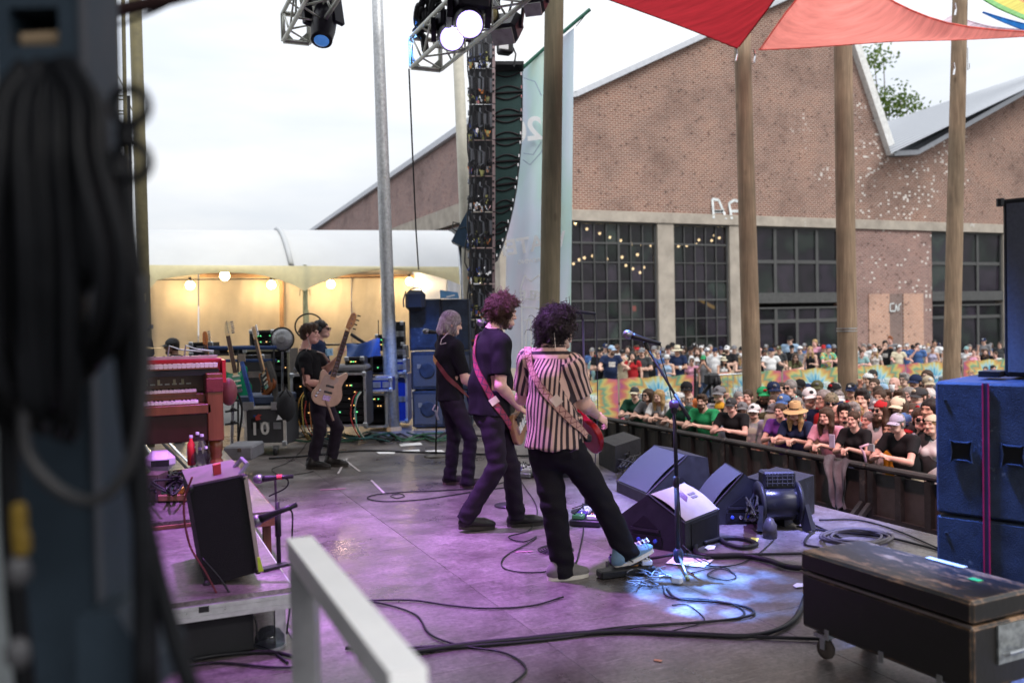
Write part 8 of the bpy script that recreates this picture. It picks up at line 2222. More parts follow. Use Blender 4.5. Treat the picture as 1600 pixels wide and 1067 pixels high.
for k,(x0,c_) in enumerate(((469,(.6,.3,.04)),(473,(.6,.45,.1)),(480,(.5,.06,.04)),(485,(.6,.2,.05)),(552,(.5,.04,.04)),(556,(.06,.4,.25)),(558,(.6,.6,.55)))):
 P = spline([at(x0 + 6,612,13.1),at(x0 - 1,625,13.0),at(x0 - 4 + k % 2 * 4,650,12.95),at(x0 + 3,672,12.9),fl(x0 + 14,688,.02)])
 tag(MB().tube(P,.009,6).obj('patch_cable',M('lead_%d' % k,tuple(v * .7 for v in c_),.45),None,True),('orange','yellow','red','rust orange','dark red','green','white')[k] + ' cable hanging out of the open rack case','cable')
rackcase('blue flight case under the blue tarp right of the rack',566,590,612,612,13.9,.6,True,1,ALU,M('case_blue',(.012,.035,.22),.4))
rackcase('blue flight case end right of the silver pole',613,562,634,584,14.6,.6,True,2,ALU,M('case_blue',(.012,.035,.22),.4))
rackcase('tall blue flight case standing right of the silver pole',617,586,636,660,14.7,.6,True,4,ALU,M('case_blue',(.012,.035,.22),.4))
rackcase('open rack with pale edges and green lights left of the silver pole',570,614,605,668,14.3,.6,False,6)
rackcase('black amplifier rack on the rack case at the bassist hand',540,558,568,580,13.3,.4,False,8,BLACKP)
rackcase('black rack of equipment behind the fan',391,516,428,545,15,.5,False,9,BLACKP)
rackcase('dark rack behind the sunburst guitar',384,545,452,668,14.8,.6,False,12,M('dim_rail',(.2,.19,.14),.5,.4))
rackcase('long black rack line behind the blue tarp',545,556,612,586,14.4,.5,False,14,BLACKP)
rackcase('grey speaker cabinet between the green and sunburst guitars',378,555,412,615,13.2,.4,True,15,BLACKP,M('grey_tolex',(.05,.05,.05),.8,bump=.4))
rackcase('small black unit on the blue case by the silver pole',588,523,612,548,14.8,.4,False,16,BLACKP)
rackcase('black speaker standing on the cases by the silver pole',615,503,630,540,14.9,.3,True,17,BLACKP,M('top_black',(.012,.012,.014),.55))
rackcase('grey mixer box on the cases by the silver pole',612,540,634,560,14.9,.4,True,18,BLACKP,M('mixer_grey',(.1,.1,.11),.5))
rackcase('black box line under the tan wall left of the fan',330,540,400,556,15.2,.5,False,19,BLACKP)
rackcase('black laptop stand box beside the capped man',297,535,332,556,13,.3,True,20,BLACKP,M('top_black',(.012,.012,.014),.55))
tp_ = thing('tarp','crumpled blue tarp over the mixing gear','tarp',at(567,548,13.8))
G = [[at(541 + 53 * u,537 + 22 * v + 3 * math.sin(u * 5) - (6 * u * (1 - v)),13.8 - .12 * v) + FWD * (.05 * math.sin(u * 11 + v * 3)) for u in np.linspace(0,1,22)] for v in np.linspace(0,1,8)]
G.insert(0,[p + FWD * .6 for p in G[0]])
MB().grid(G).obj('sheet',M('tarp_blue',(.02,.06,.2),.5,bump=.5,bscale=12),tp_,True)
mb_ = thing('antenna','thin whip antenna on the black units','antenna',at(592,530,14.7)); MB().tube([at(592,545,14.7),at(591,500,14.7)],.008,5).obj('rod',BLACK,mb_)
arm = thing('boom_arm','black boom arm reaching over the gear behind the bass neck','stand',at(570,540,13.9)); MB().tube([at(548,522,13.9),at(560,530,13.9),at(580,542,13.9)],.025,6).obj('arm',BLACK,arm); MB().tube([at(580,542,13.9),at(581,590,13.9)],.02,6).obj('post',BLACK,arm)
mb = MB(); fbox(mb,470,536,575,541,15.2,.4); tag(mb.obj('table_top',BLACK),'long dark table edge against the tan wall','table')
# fan and hoop
fan = thing('pedestal_fan','round silver pedestal fan behind the bass player','fan',fl(441,690))
fc = at(441,530,12.7); FX = np.array((XF,zz,-YF)).T
MB().tube([fc + XF * .165 * math.cos(a) + zz * .165 * math.sin(a) for a in np.linspace(0,2 * math.pi,29)[:-1]],.011,6,closed=True).obj('rim',BLACK,fan,True)
MB().lathe([(.165,-.04),(.16,.0),(.1,.03),(.03,.04),(0,.04)],fc,28,M=FX).obj('guard',M('fan_mesh',(.42,.42,.42),.35,.4,var=.2,scale=30),fan,True)
for k in range(18):
 a = k * math.pi / 9; MB().tube([fc - YF * .045 + (XF * math.cos(a) + zz * math.sin(a)) * .04,fc - YF * .03 + (XF * math.cos(a) + zz * math.sin(a)) * .1,fc - YF * .005 + (XF * math.cos(a) + zz * math.sin(a)) * .162],.003,4).obj('guard_wire',STEEL,fan)
MB().lathe([(.06,0),(.06,.015),(.03,.02)],fc - YF * .04,18,M=FX).obj('hub',M('fan_hub',(.3,.3,.3),.4),fan,True); MB().tube([fc - zz * .12,fl(441,690)],.016,8).obj('post',STEEL,fan); MB().lathe([(.18,0),(.18,.02),(.03,.04)],fl(441,690),18).obj('base',BLACK,fan,True)
hoop = thing('pedestal_fan','second fan with a thin dark rim behind the bass player head','fan',at(483,600,13.4)); hc2 = at(483,510,13.4)
MB().tube([hc2 + XF * .21 * math.cos(a) + zz * .19 * math.sin(a) for a in np.linspace(0,2 * math.pi,29)[:-1]],.013,6,closed=True).obj('rim',BLACK,hoop,True); MB().tube([hc2 - zz * .19,at(484,600,13.4)],.016,6).obj('post',BLACK,hoop)
for k in range(12):
 a = k * math.pi / 6; MB().tube([hc2,hc2 + XF * .21 * math.cos(a) + zz * .19 * math.sin(a)],.0018,4).obj('guard_wire',M('dull_wire',(.4,.33,.22),.5),hoop)
# guitar rack
gr = thing('guitar_rack','blue padded guitar rack holding three guitars','rack',fl(385,706))
for y_,r_ in ((543,.028),(563,.022)): MB().tube([at(318,y_ + 1,12.6),at(432,y_,12.6)],r_,8).obj('bar',M('blue_foam',(.03,.06,.16),.8),gr,True)
for x_ in (322,372,428): MB().tube([at(x_,543,12.6),at(x_,690,12.4)],.014,6).obj('upright',BLACK,gr)
gs1,_ = guitar('green electric guitar with a maple neck leaning in the rack',at(370,597,12.2),at(355,520,12.5) - at(370,597,12.2),-FWD * .9 + RGT * .35,M('sea_green',(.01,.2,.1),.25,var=.15),M('mint_guard',(.1,.3,.2),.3),M('maple_light',(.7,.52,.28),.35),1.25,far=True)
guitar('sunburst electric guitar leaning in the rack',at(417,592,12.2),at(401,528,12.5) - at(417,592,12.2),-FWD * .75 - RGT * .6,M('sunburst',(.22,.06,.015),.25,var=.5,scale=5),BLACK,M('maple_neck',(.55,.33,.15),.35),1.12,far=True)
ag,Wg_ = guitar('orange headed acoustic guitar leaning behind the organ',at(333,605,12.4),at(318,515,12.7) - at(333,605,12.4),-FWD,M('acoustic_top',(.5,.27,.1),.35),None,M('red_neck',(.35,.09,.03),.35),1.12,6,nm='acoustic_guitar',far=True,head_m=M('orange_head',(.5,.16,.04),.35))
sb = [at(378,566,12.1),at(384,590,12),at(392,620,12),at(399,652,11.9)]
t = thing('guitar_strap','blue patterned strap hanging from the green guitar','strap',sb[0]); MB().tube(spline(sb),.03,6).obj('band',M('strap_blue',(.03,.07,.25),.7,var=.4,scale=40),t); MB().box(sb[-1] - zz * .08,(.11,.03,.14),M=FM).obj('strap_end',BLACK,t); MB().box(sb[0] + zz * .06,(.09,.025,.1),M=FM).obj('strap_end',M('strap_tab',(.3,.25,.2),.7),t)
sb = [at(419,566,12.2),at(427,590,12.1),at(430,615,12.1),at(434,640,12)]
t = thing('guitar_strap','dark studded strap hanging from the sunburst guitar','strap',sb[0]); MB().tube(spline(sb),.045,6).obj('band',M('strap_dark',(.05,.045,.04),.7,var=.4,scale=50),t); MB().box(sb[-1] - zz * .06,(.12,.05,.16),M=FM).obj('strap_end',BLACK,t)
# the stencilled flight case
tc_,cc,w_,h_ = rackcase('dark flight case on castors stencilled A 1 0',383,634,446,696,11.9,.7,True,30,M('case_edge_white',(.66,.63,.58),.4,.3),M('case_charcoal',(.05,.05,.055),.6))
WST = M('stencil_white',(.66,.64,.6),.7)
for s,px,py,hh in (('1',398,671,20),('0',414,670,20)): text_mesh('lettering',s,hh * 11.9 / F * 1.35,WST,frame_mat(at(px,py,11.85),XF,zz),tc_,.002,bold=True)
text_mesh('lettering','A',.2,WST,frame_mat(at(380.5,664,11.86),XF * .6 + YF * .6,zz),tc_,.002,bold=True)
MB().prism([at(404 + a,652 + b_,11.86) for a,b_ in ((-4,5),(-5,-1),(0,-5),(5,-4),(1,0),(4,3))],-YF * .004).obj('emblem',M('emblem_red',(.4,.06,.05),.7),tc_)
for px in (401,431):
 MB().lathe([(.03,-.02),(.06,-.02),(.06,.02),(.03,.02)],at(px,706,11.9),14,M=np.array((YF,zz,XF)).T).obj('castor',RUBBER,tc_,True); MB().box(at(px,699,11.9),(.07,.07,.05),M=FM).obj('castor_fork',STEEL,tc_)
lid = MB(); fbox(lid,372,617,447,633,12.05,.6,bev=.02); lid.obj('lid',M('case_blue_grey',(.06,.08,.13),.5),tc_)
for s in (-1,1): MB().box(at(410 + s * 22,634,11.86),(.14,.03,.1),M=FM).obj('latch',ALU,tc_)
bg2 = thing('camera_bag','black bag slumped on the right end of the stencilled case','bag',at(446,636,11.9)); MB().sphere(at(446,634,11.95),(.14,.14,.22),14,10).obj('bag',M('bag_nylon',(.025,.025,.028),.7),bg2,True); MB().tube([at(436,620,11.8),at(446,606,11.8),at(455,620,11.8)],.015,6).obj('strap',BLACK,bg2); MB().prism([at(432,656,11.8),at(435,648,11.8),at(441,655,11.8)],-YF * .01).obj('label_tag',PAPER,bg2)

# ------------------------------------------------------------------ risers, organ and drums on the left
RA,RB_ = on(455,922,2,.32),on(417,815,2,.32)
def riser(lab,x0,x1,y0,y1,z0,z1,rot=0.,lip=ALU):
 t = thing('stage_riser',lab,'platform',((x0 + x1) / 2,(y0 + y1) / 2,z0))
 nx,ny = max(int((x1 - x0) / 1.2),1),max(int((y1 - y0) / 2.0),1)
 for i in range(nx):
  for j in range(ny):
   w,d = (x1 - x0) / nx,(y1 - y0) / ny
   MB().box((x0 + w * (i + .5),y0 + d * (j + .5),z1 - .012),(w - .004,d - .004,.024)).obj('deck_board',DECK,t)
 for a,b_ in (((x0,y0),(x1,y0)),((x1,y0),(x1,y1)),((x0,y1),(x1,y1)),((x0,y0),(x0,y1))):
  for k,(zz_,h_,o_) in enumerate(((z1 - .035,.02,.01),(z1 - .062,.03,.004),(z1 - .09,.024,.012))):
   MB().beam((a[0],a[1],zz_),(b_[0],b_[1],zz_),.03 + o_,h_).obj('frame_rail',lip,t)
 for x in (x0 + .06,x1 - .06):
  for y in (y0 + .08,y1 - .08): MB().box((x,y,(z0 + z1 - .1) / 2),(.055,.055,z1 - .1 - z0)).obj('leg',lip,t)
 MB().box((x1 - .45,y0 + .001 - .018,z1 - .045),(.05,.01,.03)).obj('lock_slot',BLACK,t)
 return t
riser('low aluminium framed riser in the left foreground carrying the amplifier',-2.4,.80,4.80,6.6,0,.32)
riser('second wood edged riser carrying the organ',-2.4,1.0,6.62,10.2,0,.37,lip=mat_wood('riser_wood',(.13,.05,.03),(.28,.12,.07)))
ORW = mat_wood('organ_wood',(.12,.036,.012),(.24,.085,.03),.28,9)
KEYW = M('key_ivory',(.74,.7,.64),.3,var=.04); KEYB = M('key_black',(.012,.012,.013),.25)
RZ0 = .37
ox1,oy = .80,8.12
og = thing('organ','reddish wooden two manual organ on the left riser','organ',(ox1 - .7,oy,RZ0))
ox0 = ox1 - 1.35
def ob_(x0,x1,y0,y1,z0,z1,nm,mt,par=None,bev=.006):
 return MB().box(((x0 + x1) / 2,(y0 + y1) / 2,RZ0 + (z0 + z1) / 2),(x1 - x0,y1 - y0,z1 - z0),bev=bev).obj(nm,mt,par or og)
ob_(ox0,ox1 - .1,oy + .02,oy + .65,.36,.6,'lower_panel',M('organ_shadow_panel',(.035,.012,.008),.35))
ob_(ox0,ox1 - .1,oy - .02,oy + .66,.6,.68,'key_slip',ORW)
ob_(ox0,ox1 - .12,oy + .2,oy + .66,.68,.76,'key_bed',ORW)
ob_(ox0,ox1 - .12,oy + .42,oy + .66,.76,.93,'console',ORW)
ob_(ox1 - .13,ox1,oy - .02,oy + .66,.36,.94,'end_panel',ORW); ob_(ox1 - .135,ox1 + .003,oy - .03,oy + .1,.78,.9,'end_block',M('organ_end',(.16,.03,.03),.3))
def manual(x0,x1,y0,dy,z,par,n=36,kh=.03):
 w = (x1 - x0) / n
 kw = MB().box((0,0,0),(w - .0016,dy,kh),bev=.002).mesh('white_key'); kw.materials.append(KEYW)
 kb = MB().box((0,0,0),(w * .55,dy * .62,.014),bev=.002).mesh('black_key'); kb.materials.append(KEYB)
 base = MB().box(((x0 + x1) / 2,y0 + dy / 2,z - .02),(x1 - x0,dy,.02)).obj('keyboard',ORW,par)
 o_ = ORG[par.name]
 for k in range(n):
  share('white_key',kw,base,np.array((x0 + w * (k + .5),y0 + dy / 2,z)) - o_)
  if k % 7 in (0,1,3,4,5): share('black_key',kb,base,np.array((x0 + w * (k + 1),y0 + dy * .68,z + .014)) - o_)
manual(ox0,ox1 - .2,oy + .0,.15,.70 + RZ0,og); manual(ox0,ox1 - .2,oy + .19,.15,.785 + RZ0,og)
for k in range(9): MB().box((ox0 + .25 + .1 * k + (.03 if k % 3 == 1 else 0),oy + .40,RZ0 + .86),(.022,.03,.045)).obj('drawbar',M('drawbar_cream',(.7,.6,.4),.4),og)
for k in range(6): MB().box((ox1 - .55 + .06 * k,oy + .405,RZ0 + .84),(.04,.02,.012)).obj('tab',KEYW,og)
LP_ = [(.05,0),(.055,.05),(.038,.07),(.05,.1),(.058,.14),(.058,.18),(.042,.2),(.055,.22),(.05,.25),(.06,.27),(.06,.3)]
for x in (ox1 - .065,ox0 + .06):
 for y in (oy + .06,oy + .56): MB().lathe(LP_ + [(.06,.36)],(x,y,RZ0),16).obj('leg',ORW,og,True)
MB().beam((ox0,oy + .3,RZ0 + .06),(ox1,oy + .3,RZ0 + .06),.05,.06).obj('stretcher',ORW,og)
# keyboard on top
kt = thing('synthesizer','red keyboard with pale control strip standing on the organ','keyboard',(ox1 - .5,oy + .3,RZ0 + .95))
REDK = M('keyboard_red',(.45,.015,.03),.3)
MB().box((ox1 - .56,oy + .40,RZ0 + 1.0),(1.2,.2,.12),bev=.01).obj('case',REDK,kt); MB().box((ox1 - .56,oy + .43,RZ0 + 1.07),(1.12,.12,.03)).obj('control_strip',M('control_strip',(.6,.45,.55),.4),kt)
MB().box((ox1 - .56,oy + .33,RZ0 + .945),(1.1,.34,.05)).obj('underside',BLACK,kt); MB().box((ox1 + .03,oy + .3,RZ0 + .95),(.03,.34,.2)).obj('end_cheek',REDK,kt)
manual(ox1 - 1.14,ox1 - .02,oy + .15,.145,RZ0 + 1.005,kt,30,.04)
for k in range(14): MB().lathe([(.012,0),(.01,.02)],(ox1 - 1.05 + .075 * k,oy + .42 + .03 * (k % 2),RZ0 + 1.07),8).obj('knob',BLACK if k % 3 else KEYW,kt)
for k in range(2): MB().tube([(ox1 - .42 + .14 * k,oy + .5,RZ0 + 1.05),(ox1 - .4 + .14 * k,oy + .46,RZ0 + 1.18),(ox1 - .3 + .14 * k,oy + .5,RZ0 + 1.14),(ox1 - .12 + .1 * k,oy + .5,RZ0 + 1.12)],.008,6).obj('music_stand_rod',STEEL,kt)
leslie = thing('tube_lamp','violet lit rounded cover at the organ end','cover',at(357,612,8.3)); MB().sphere(at(357,612,8.35),(.08,.1,.13),14,10).obj('cover',M('dull_red_cover',(.2,.06,.06),.4),leslie,True)
# bottles, amp cover and clutter under the organ
for k,(px,py,c_) in enumerate(((299,705,(.5,.03,.03)),(309,700,(.4,.45,.42)),(316,703,(.45,.5,.5)),(303,722,(.5,.5,.6)),(313,724,(.5,.5,.6)),(322,722,(.5,.5,.6)))):
 p = at(px,py,7.3); t = thing('bottle',('red capped bottle','clear bottle','second clear bottle','front left water bottle','front middle water bottle','front right water bottle')[k] + ' behind the tilted amplifier','bottle',p,group='bottles behind the amplifier')
 MB().lathe([(.033,-.11),(.034,.03),(.03,.06),(.013,.09),(.013,.11)],p,12).obj('wall',(M('red_bottle',c_,.2) if k == 0 else MC.setdefault('clear_bottle',mat_glass('clear_bottle',(.85,.86,.9),.72))),t,True); MB().lathe([(.015,.11),(.015,.13)],p,8).obj('cap',M('cap_white',(.6,.6,.65),.4),t)
wt = thing('drum_pedal_case','white rounded plastic cover lying under the organ','cover',at(250,720,7.5)); MB().box(at(250,720,7.5),(.24,.2,.17),bev=.06).obj('shell',M('white_shell',(.6,.55,.65),.35),wt); MB().box(at(250,724,7.38),(.14,.01,.05)).obj('slot',BLACK,wt)
wb = thing('speaker_box','brown speaker box standing under the organ front','box',at(233,765,6.9)); mb = MB(); fbox(mb,222,742,247,785,6.9,.2); mb.obj('box',mat_wood('box_brown',(.07,.05,.04),(.14,.1,.08)),wb); mb = MB(); fbox(mb,225,746,244,782,6.89,.01); mb.obj('grille',M('box_cloth',(.1,.085,.075),.9),wb)
pbx = board('small wooden pedal tray under the organ',at(283,790,6.95) * (1,1,0) + zz * .375,XF,.3,.16,3,1,6,mat_wood('tray_wood',(.2,.1,.05),(.35,.2,.1)))
for k in range(14):
 rr = random.Random(k + 300); x0 = rr.uniform(240,290)
 tag(MB().tube(spline([on(x0 + rr.uniform(-22,22),rr.uniform(735,775),2,.37 + rr.uniform(.01,.2)) for q in range(4)],5),.009,5).obj('cable',CABL,None,True),'black lead in the heap under the organ','cable','heap of leads under the organ')
for k,(a,b_) in enumerate((((252,690),(295,735)),((262,690),(300,728)),((226,695),(240,715)),((160,690),(150,740)),((165,700),(180,735)),((205,700),(160,745)))):
 tag(MB().tube([at(*a,8.8),at(*b_,8.4)],.014,7).obj('stand_leg',SILVER if k != 0 else BLACK),('black','chrome','short chrome','leftmost chrome','inner chrome','slanting chrome')[k] + ' hardware leg showing under the organ','stand leg','hardware legs under the organ')
cy = thing('cymbal','thin bronze cymbal right of the olive pole','cymbal',at(226,543,10.5)); MB().lathe([(0,.02),(.03,.018),(.05,.004),(.2,-.012),(.2,-.014),(.05,.0)],at(226,543,10.5),24).obj('plate',M('bronze',(.4,.27,.12),.3,.9),cy,True); MB().tube([at(226,543,10.5),at(226,600,10.5)],.012,6).obj('stand',SILVER,cy)
dm_ = thing('overhead_microphone','purple lit drum microphone on its boom by the olive pole','microphone',at(225,517,10.6)); MB().tube([at(212,527,10.6),at(233,513,10.6)],.022,8).obj('microphone',MIC,dm_); MB().lathe([(.024,-.02),(.026,.03)],at(236,511,10.6),8).obj('mic_grille',MESH_,dm_)
bkb = thing('stool_box','grey padded box on the floor beside the organ leg','case',fl(375,715)); mb = MB(); fbox(mb,349,697,394,720,10.2,.5,bev=.02); mb.obj('box',M('grey_lid',(.2,.2,.22),.6),bkb); mb = MB(); fbox(mb,371,700,377,706,10.18,.02); mb.obj('latch',SILVER,bkb)
hw = thing('clamp_stand','chrome clamp stand between the organ and the stencilled case','stand',at(363,700,11)); MB().tube([at(364,600,11),at(362,705,11)],.02,8).obj('post',SILVER,hw)
for y_ in (625,640,660): MB().lathe([(.03,-.02),(.035,0),(.03,.02)],at(364,y_,11),10).obj('clamp',BLACK,hw); MB().tube([at(352,y_ + 3,11),at(373,y_,11)],.014,6).obj('arm',BLACK,hw)
MB().tube(spline([at(350,628,10.9),at(368,612,10.9),at(378,640,10.9),at(372,690,10.9)]),.014,6).obj('cable',CABL,hw)

# --- tilted combo amplifier on the riser
ap = thing('guitar_amplifier','black combo amplifier tilted back on the left riser','amplifier',(.45,4.95,.32))
q = [at(322,916,4.83),at(405,893,4.80),at(383,743,4.78),at(295,761,4.81)]
qb = [p + np.array((0,.62,0)) for p in q]
TOL = M('black_tolex',(.014,.014,.016),.75,bump=.5,bscale=260)
MB().prism(q,(0,.62,0)).obj('cabinet',TOL,ap)
n_ = nrm(np.cross(q[2] - q[1],(0,1,0)))
for k in range(4): MB().sphere(q[k] + (sum(q) / 4 - q[k]) * .04,.022,8,6).obj('corner',BLACKP,ap,True)
MB().beam(q[1] + (0,-.004,0),q[2] + (0,-.004,0),.02,.025,up=(0,1,0)).obj('edge_piping',M('tan_piping',(.3,.25,.22),.6),ap)
MB().prism([q[3] + (0,.02,.001),q[2] + (0,.02,.001),q[2] + (0,.6,.001),q[3] + (0,.6,.001)],(.0,0,.006)).obj('top',M('worn_top',(.14,.1,.11),.5,var=.25,dirt=.66,dcol=(.3,.26,.26)),ap)
gface = [q[1] + (q[0] - q[1]) * -.01 + (0,.05,.02),q[2] + (0,.05,-.03),q[2] + (0,.57,-.03),q[1] + (0,.57,.02)]
MB().prism(gface,nrm(q[1] - q[0]) * .012).obj('grille_cloth',M('grille_cloth',(.06,.055,.05),.9,bump=.5,bscale=300),ap)
MB().tube([q[2] + (-.02,.06,.0),q[2] + (.02,.06,.05),q[2] + (.02,.3,.05),q[2] + (-.02,.32,.0)],.012,6).obj('handle',M('strap_handle',(.2,.2,.24),.6),ap)
MB().prism([at(333,727,4.95),at(345,724,4.95),at(346,740,4.95),at(334,743,4.95)],(0,.05,0)).obj('warning_tag',M('tag_red',(.5,.06,.06),.6),ap)
MB().prism([at(402,871,4.74),at(406,870,4.74),at(412,892,4.74),at(404,893,4.74)],(0,.01,.0)).obj('tape_flag',M('tape_lime',(.45,.6,.05),.6),ap)
ams = thing('microphone_stand','short microphone stand on the riser pointing at the amplifier','microphone stand',on(437,886,2,.32))
pb_ = on(436,880,2,.32); MB().tube([pb_,pb_ + zz * .36],.013,8).obj('tube',BLACKP,ams,True); MB().tube([pb_ + zz * .16,pb_ + zz * .3],.018,8).obj('clutch',BLACKP,ams,True)
MB().beam(on(408,890,2,.33),on(450,880,2,.33),.06,.015).obj('base',BLACKP,ams)
mic(ams,at(404,812,4.95),at(400,814,4.95) - at(445,796,4.95),1.2); MB().tube(spline([at(438,797,4.95),at(452,796,4.95),at(457,806,4.95),at(456,850,4.95),at(455,920,4.8),at(448,990,4.75)]),.005,6).obj('mic_cable',CABL,ams)
am2 = thing('microphone_stand','second small microphone with a red ringed plug behind the amplifier','microphone stand',fl(432,800)); mic(am2,at(408,748,6.9),at(404,748,6.9) - at(440,745,6.9),1.3); MB().lathe([(.02,-.02),(.02,.02)],at(437,745,6.9),8,M=np.array((FWD,UPV,RGT)).T).obj('red_ring',M('tag_red',(.5,.06,.06),.6),am2)
MB().tube([at(430,748,6.9),fl(432,800)],.01,6).obj('tube',BLACKP,am2); MB().tube(spline([at(440,745,6.9),at(450,750,6.9),at(446,762,6.9),at(420,775,6.9)]),.006,5).obj('mic_cable',CABL,am2)
for k,(pts,lab) in enumerate((([(300,745),(287,790),(296,850),(322,895),(345,940)],'reddish lead hanging at the left side of the amplifier'),([(316,872),(345,905),(375,950),(398,965),(402,1000)],'black lead crossing the amplifier corner to the floor'))):
 tag(MB().tube(spline([at(x,y,4.68) for x,y in pts]),.006,5).obj('cable',CABL if k else M('red_lead',(.12,.02,.03),.5),None,True),lab,'cable')
dome = thing('clear_dome','clear dome lamp on the floor by the riser leg','lamp',fl(422,1010)); MB().lathe([(.075,0),(.08,.02),(.078,.06),(.05,.1),(.0,.115)],fl(422,1010),18).obj('dome',mat_glass('dome_glass',(.6,.65,.7),.6),dome,True); MB().lathe([(.08,0),(.08,.015)],fl(422,1010),18).obj('base',STEEL,dome)
ud = MB().box((-.6,5.7,.16),(2.4,1.7,.3)).obj('under_drape',M('black_drape',(.02,.02,.022),.95)); tag(ud,'black cloth filling the space under the low riser','drape')
for k,pts in enumerate(([(300,1030),(350,1022),(420,1018),(470,1028)],[(250,1050),(330,1035),(430,1042),(480,1040)],[(330,985),(370,1000),(420,1015),(450,1035)])):
 cable(('upper','lower','slanting')[k] + ' dark cable on the floor before the low riser',pts,.007 + .004 * (k == 0))

# ------------------------------------------------------------------ out of focus foreground on the left
CS = M('blue_grey_steel',(.022,.034,.048),.5,.2,var=.25,scale=4,bump=.1,spec=.2)
col_ = thing('steel_tower','dark blue grey square steel tower leg filling the left edge','tower',at(75,900,1.25))
a,b_ = at(8,533,1.25),at(143,533,1.25); w_ = np.linalg.norm(b_ - a)
cc0 = (a + b_) / 2
ht = at(70,45,1.25)[2]; hh = .052; hs = .034
xl = XF
def cb(z0,z1,x0,x1,nm='shaft'): MB().box(V3(cc0) + zz * (z0 + z1) / 2 + XF * (x0 + x1) / 2 + YF * .06,(x1 - x0,.12,z1 - z0),M=FM).obj(nm,CS,col_)
cb(0,ht - hh / 2,-w_ / 2,w_ / 2); cb(ht + hh / 2,3.4,-w_ / 2,w_ / 2); cb(ht - hh / 2,ht + hh / 2,-w_ / 2,-hs - .006); cb(ht - hh / 2,ht + hh / 2,hs - .006,w_ / 2)
MB().box(V3(cc0) + zz * ht + YF * .1,(.08,.02,.07),M=FM).obj('slot_back',M('deep_black',(.004,.004,.005),.8),col_); MB().tube([V3(cc0) + zz * (ht - .012) + YF * .03 - XF * .035,V3(cc0) + zz * (ht - .01) + YF * .03 + XF * .03],.014,8).obj('slot_pin',M('brass_pin',(.3,.22,.14),.5,.6),col_)
MB().box(at(144.5,533,1.25),(.004,.02,3.2),M=FM).obj('edge_flange',M('flange',(.035,.04,.05),.6,.1),col_)
MB().prism([at(120,965,1.1),at(180,955,1.1),at(235,1040,1.1),at(235,1090,1.1),at(120,1090,1.1)],YF * .12).obj('foot_bracket',CS,col_)
side_ = MB().box(at(-12,533,1.5),(.05,.05,3.4),M=FM).obj('side_tube',M('pale_tube',(.3,.33,.34),.5)); tag(side_,'paler tube at the extreme left edge behind the tower leg','tube')
# the hung cable bundle
COIL = M('coil_rubber',(.005,.0055,.007),.5,var=.4,spec=.12)
cb_ = thing('cable_coil','heavy bundle of black cables coiled and hung on the tower leg','cable',at(90,120,1.05))
rr = random.Random(11)
for k in range(34):
 x0 = -18 + 5.4 * k + rr.uniform(-5,5); x1 = x0 + rr.uniform(-10,16) + (k - 12) * 1.2; d0 = 1.0 + .09 * rr.random()
 yb = rr.uniform(520,660) if k < 25 else rr.uniform(430,560)
 P = spline([at(82 + (x0 - 90) * .45,108 + rr.uniform(-14,20),d0 + .02),at(x0 * .9 + 8,160,d0),at(x0,250,d0 - .02),at(x1,400,d0 - .02),at((x1 + 90) / 2 + (x1 - 90) * .4,yb,d0),at(90 + (x1 - 90) * .55,yb + 40,d0 + .03)])
 MB().tube(P,rr.uniform(.006,.0095),8).obj('cable_loop',COIL,cb_,True)
for k,(pts,r_) in enumerate((([(40,600),(40,700),(85,760),(140,782),(185,755),(215,680),(228,560),(222,430)],.007),([(205,480),(214,600),(216,700),(222,800),(226,1080)],.012),([(190,520),(206,680),(235,850),(262,960),(300,1080)],.011),([(206,560),(210,740),(232,900),(236,1080)],.01),([(10,560),(14,760),(22,900),(40,1080)],.012),([(190,240),(196,330),(208,420),(214,520)],.012))):
 MB().tube(spline([at(x,y,1.02 + .02 * k) for x,y in pts]),r_,8).obj('loose_tail',COIL if k != 0 else M('grey_tail',(.018,.018,.02),.5),cb_,True)
for cx_,cy_ in ((203,166),(205,253)):
 MB().tube([at(cx_ + 27 * math.cos(a),cy_ + 27 * math.sin(a),1.0) for a in np.linspace(0,2 * math.pi,25)[:-1]],.0062,8,closed=True).obj('tie_ring',COIL,cb_,True)
MB().tube(spline([at(205,193,1.0),at(196,210,1.0),at(203,226,1.0)]),.012,8).obj('tie',COIL,cb_,True)
ylw = MB().box(at(30,820,1.0),(.014,.02,.05),M=FM,bev=.005).obj('yellow_connector',M('connector_yellow',(.12,.075,.006),.6),cb_); MB().box(at(34,848,1.0),(.016,.02,.03),M=FM,bev=.005).obj('yellow_connector',M('connector_yellow',(.12,.075,.006),.6),cb_)
for y_ in (892,1020): MB().sphere(at(28,y_,1.0),(.014,.012,.018),10,8).obj('connector',M('connector_grey',(.05,.05,.055),.5),cb_,True)
bar_ = thing('stage_cable','dark cable pair sweeping across the top left corner','cable',at(150,30,1.6))
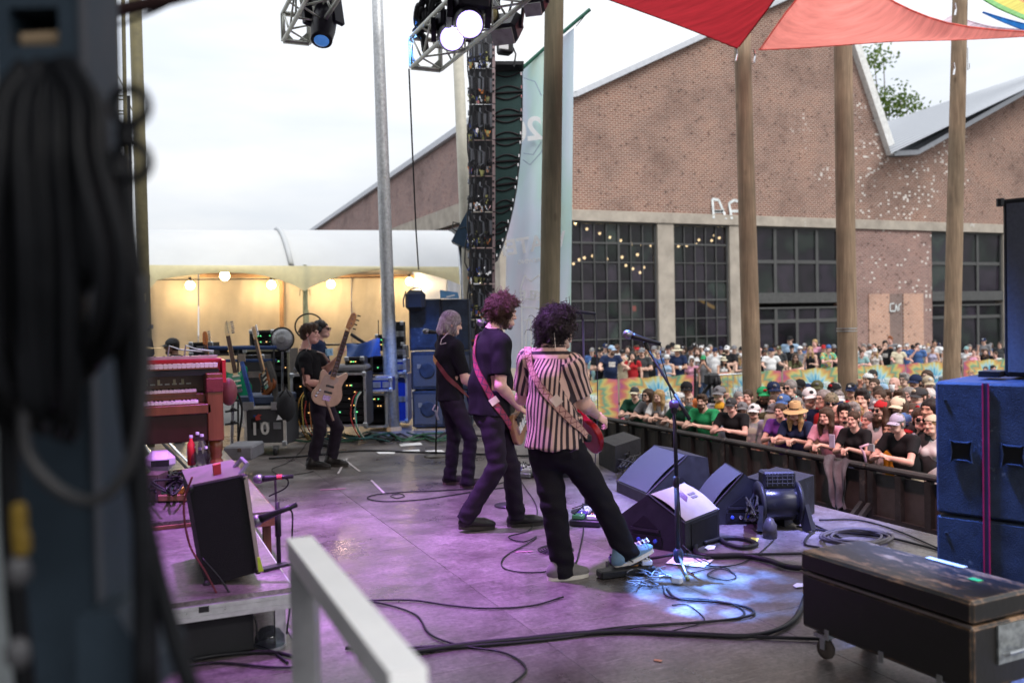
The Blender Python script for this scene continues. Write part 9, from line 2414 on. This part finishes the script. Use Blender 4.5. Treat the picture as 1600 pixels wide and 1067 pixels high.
MB().tube(spline([at(120,38,1.6),at(180,18,1.6),at(250,2,1.6),at(330,-20,1.6)]),.013,8).obj('thick_cable',M('dark_red_cable',(.03,.014,.014),.5),bar_,True); MB().tube(spline([at(120,58,1.6),at(200,34,1.6),at(262,8,1.6),at(300,-20,1.6)]),.0035,6).obj('thin_cable',COIL,bar_,True)
rod = MB().tube([at(155,836,3),at(230,886,3)],.02,8).obj('steel_rod',BLACKP); tag(rod,'black slanting stand foot on the purple riser behind the tower leg','stand foot')
# aluminium hand rail
hr = thing('hand_rail','pale aluminium stair rail in the lower left foreground','railing',at(480,1000,2.2) * (1,1,0))
r0,r1 = at(468,855,2.15),at(640,1110,1.36); r1[2] = r0[2] - .02
AL2 = M('pale_aluminium',(.85,.85,.86),.4,.1,var=.06)
MB().beam(r0,r1,.06,.05).obj('top_rail',AL2,hr); 
MB().box(V3(r0) + nrm(r1 - r0) * .05 * (1,1,0) + zz * (r0[2] - .03) / 2,(.055,.06,r0[2] - .03),M=FM).obj('post',M('post_aluminium',(.3,.3,.32),.45,.5),hr)
MB().beam(V3(r0) + zz * .62,V3(r1) + zz * .6,.05,.05).obj('mid_rail',M('post_aluminium',(.3,.3,.32),.45,.5),hr)
# tape marks and small litter on the floor
def tapeline(lab,a,b_,w=.025,mt=None):
 P,Q = fl(*a,.004),fl(*b_,.004)
 tag(MB().beam(P,Q,w,.0016).obj('floor_tape',mt or M('tape_pale',(.5,.46,.46),.7,var=.3,scale=30)),lab,'tape','tape marks on the stage floor')
tapeline('pale tape stroke by the bass player shoe, leaning right',(542,716),(528,740)); tapeline('pale tape stroke by the bass player shoe, leaning left',(538,718),(562,736))
tapeline('pale tape strip in the middle of the purple floor',(580,750),(600,770)); tapeline('pink tape dash left of the floor lead loop',(500,765),(540,763),.03,M('tape_pink',(.5,.25,.33),.7))
tapeline('small orange tape dash on the lower floor',(1022,1030),(1034,1032),.02,M('tape_orange',(.45,.22,.12),.7))
tapeline('pale tape dash before the striped guitarist',(805,862),(832,861),.02,M('tape_pink',(.5,.25,.33),.7))
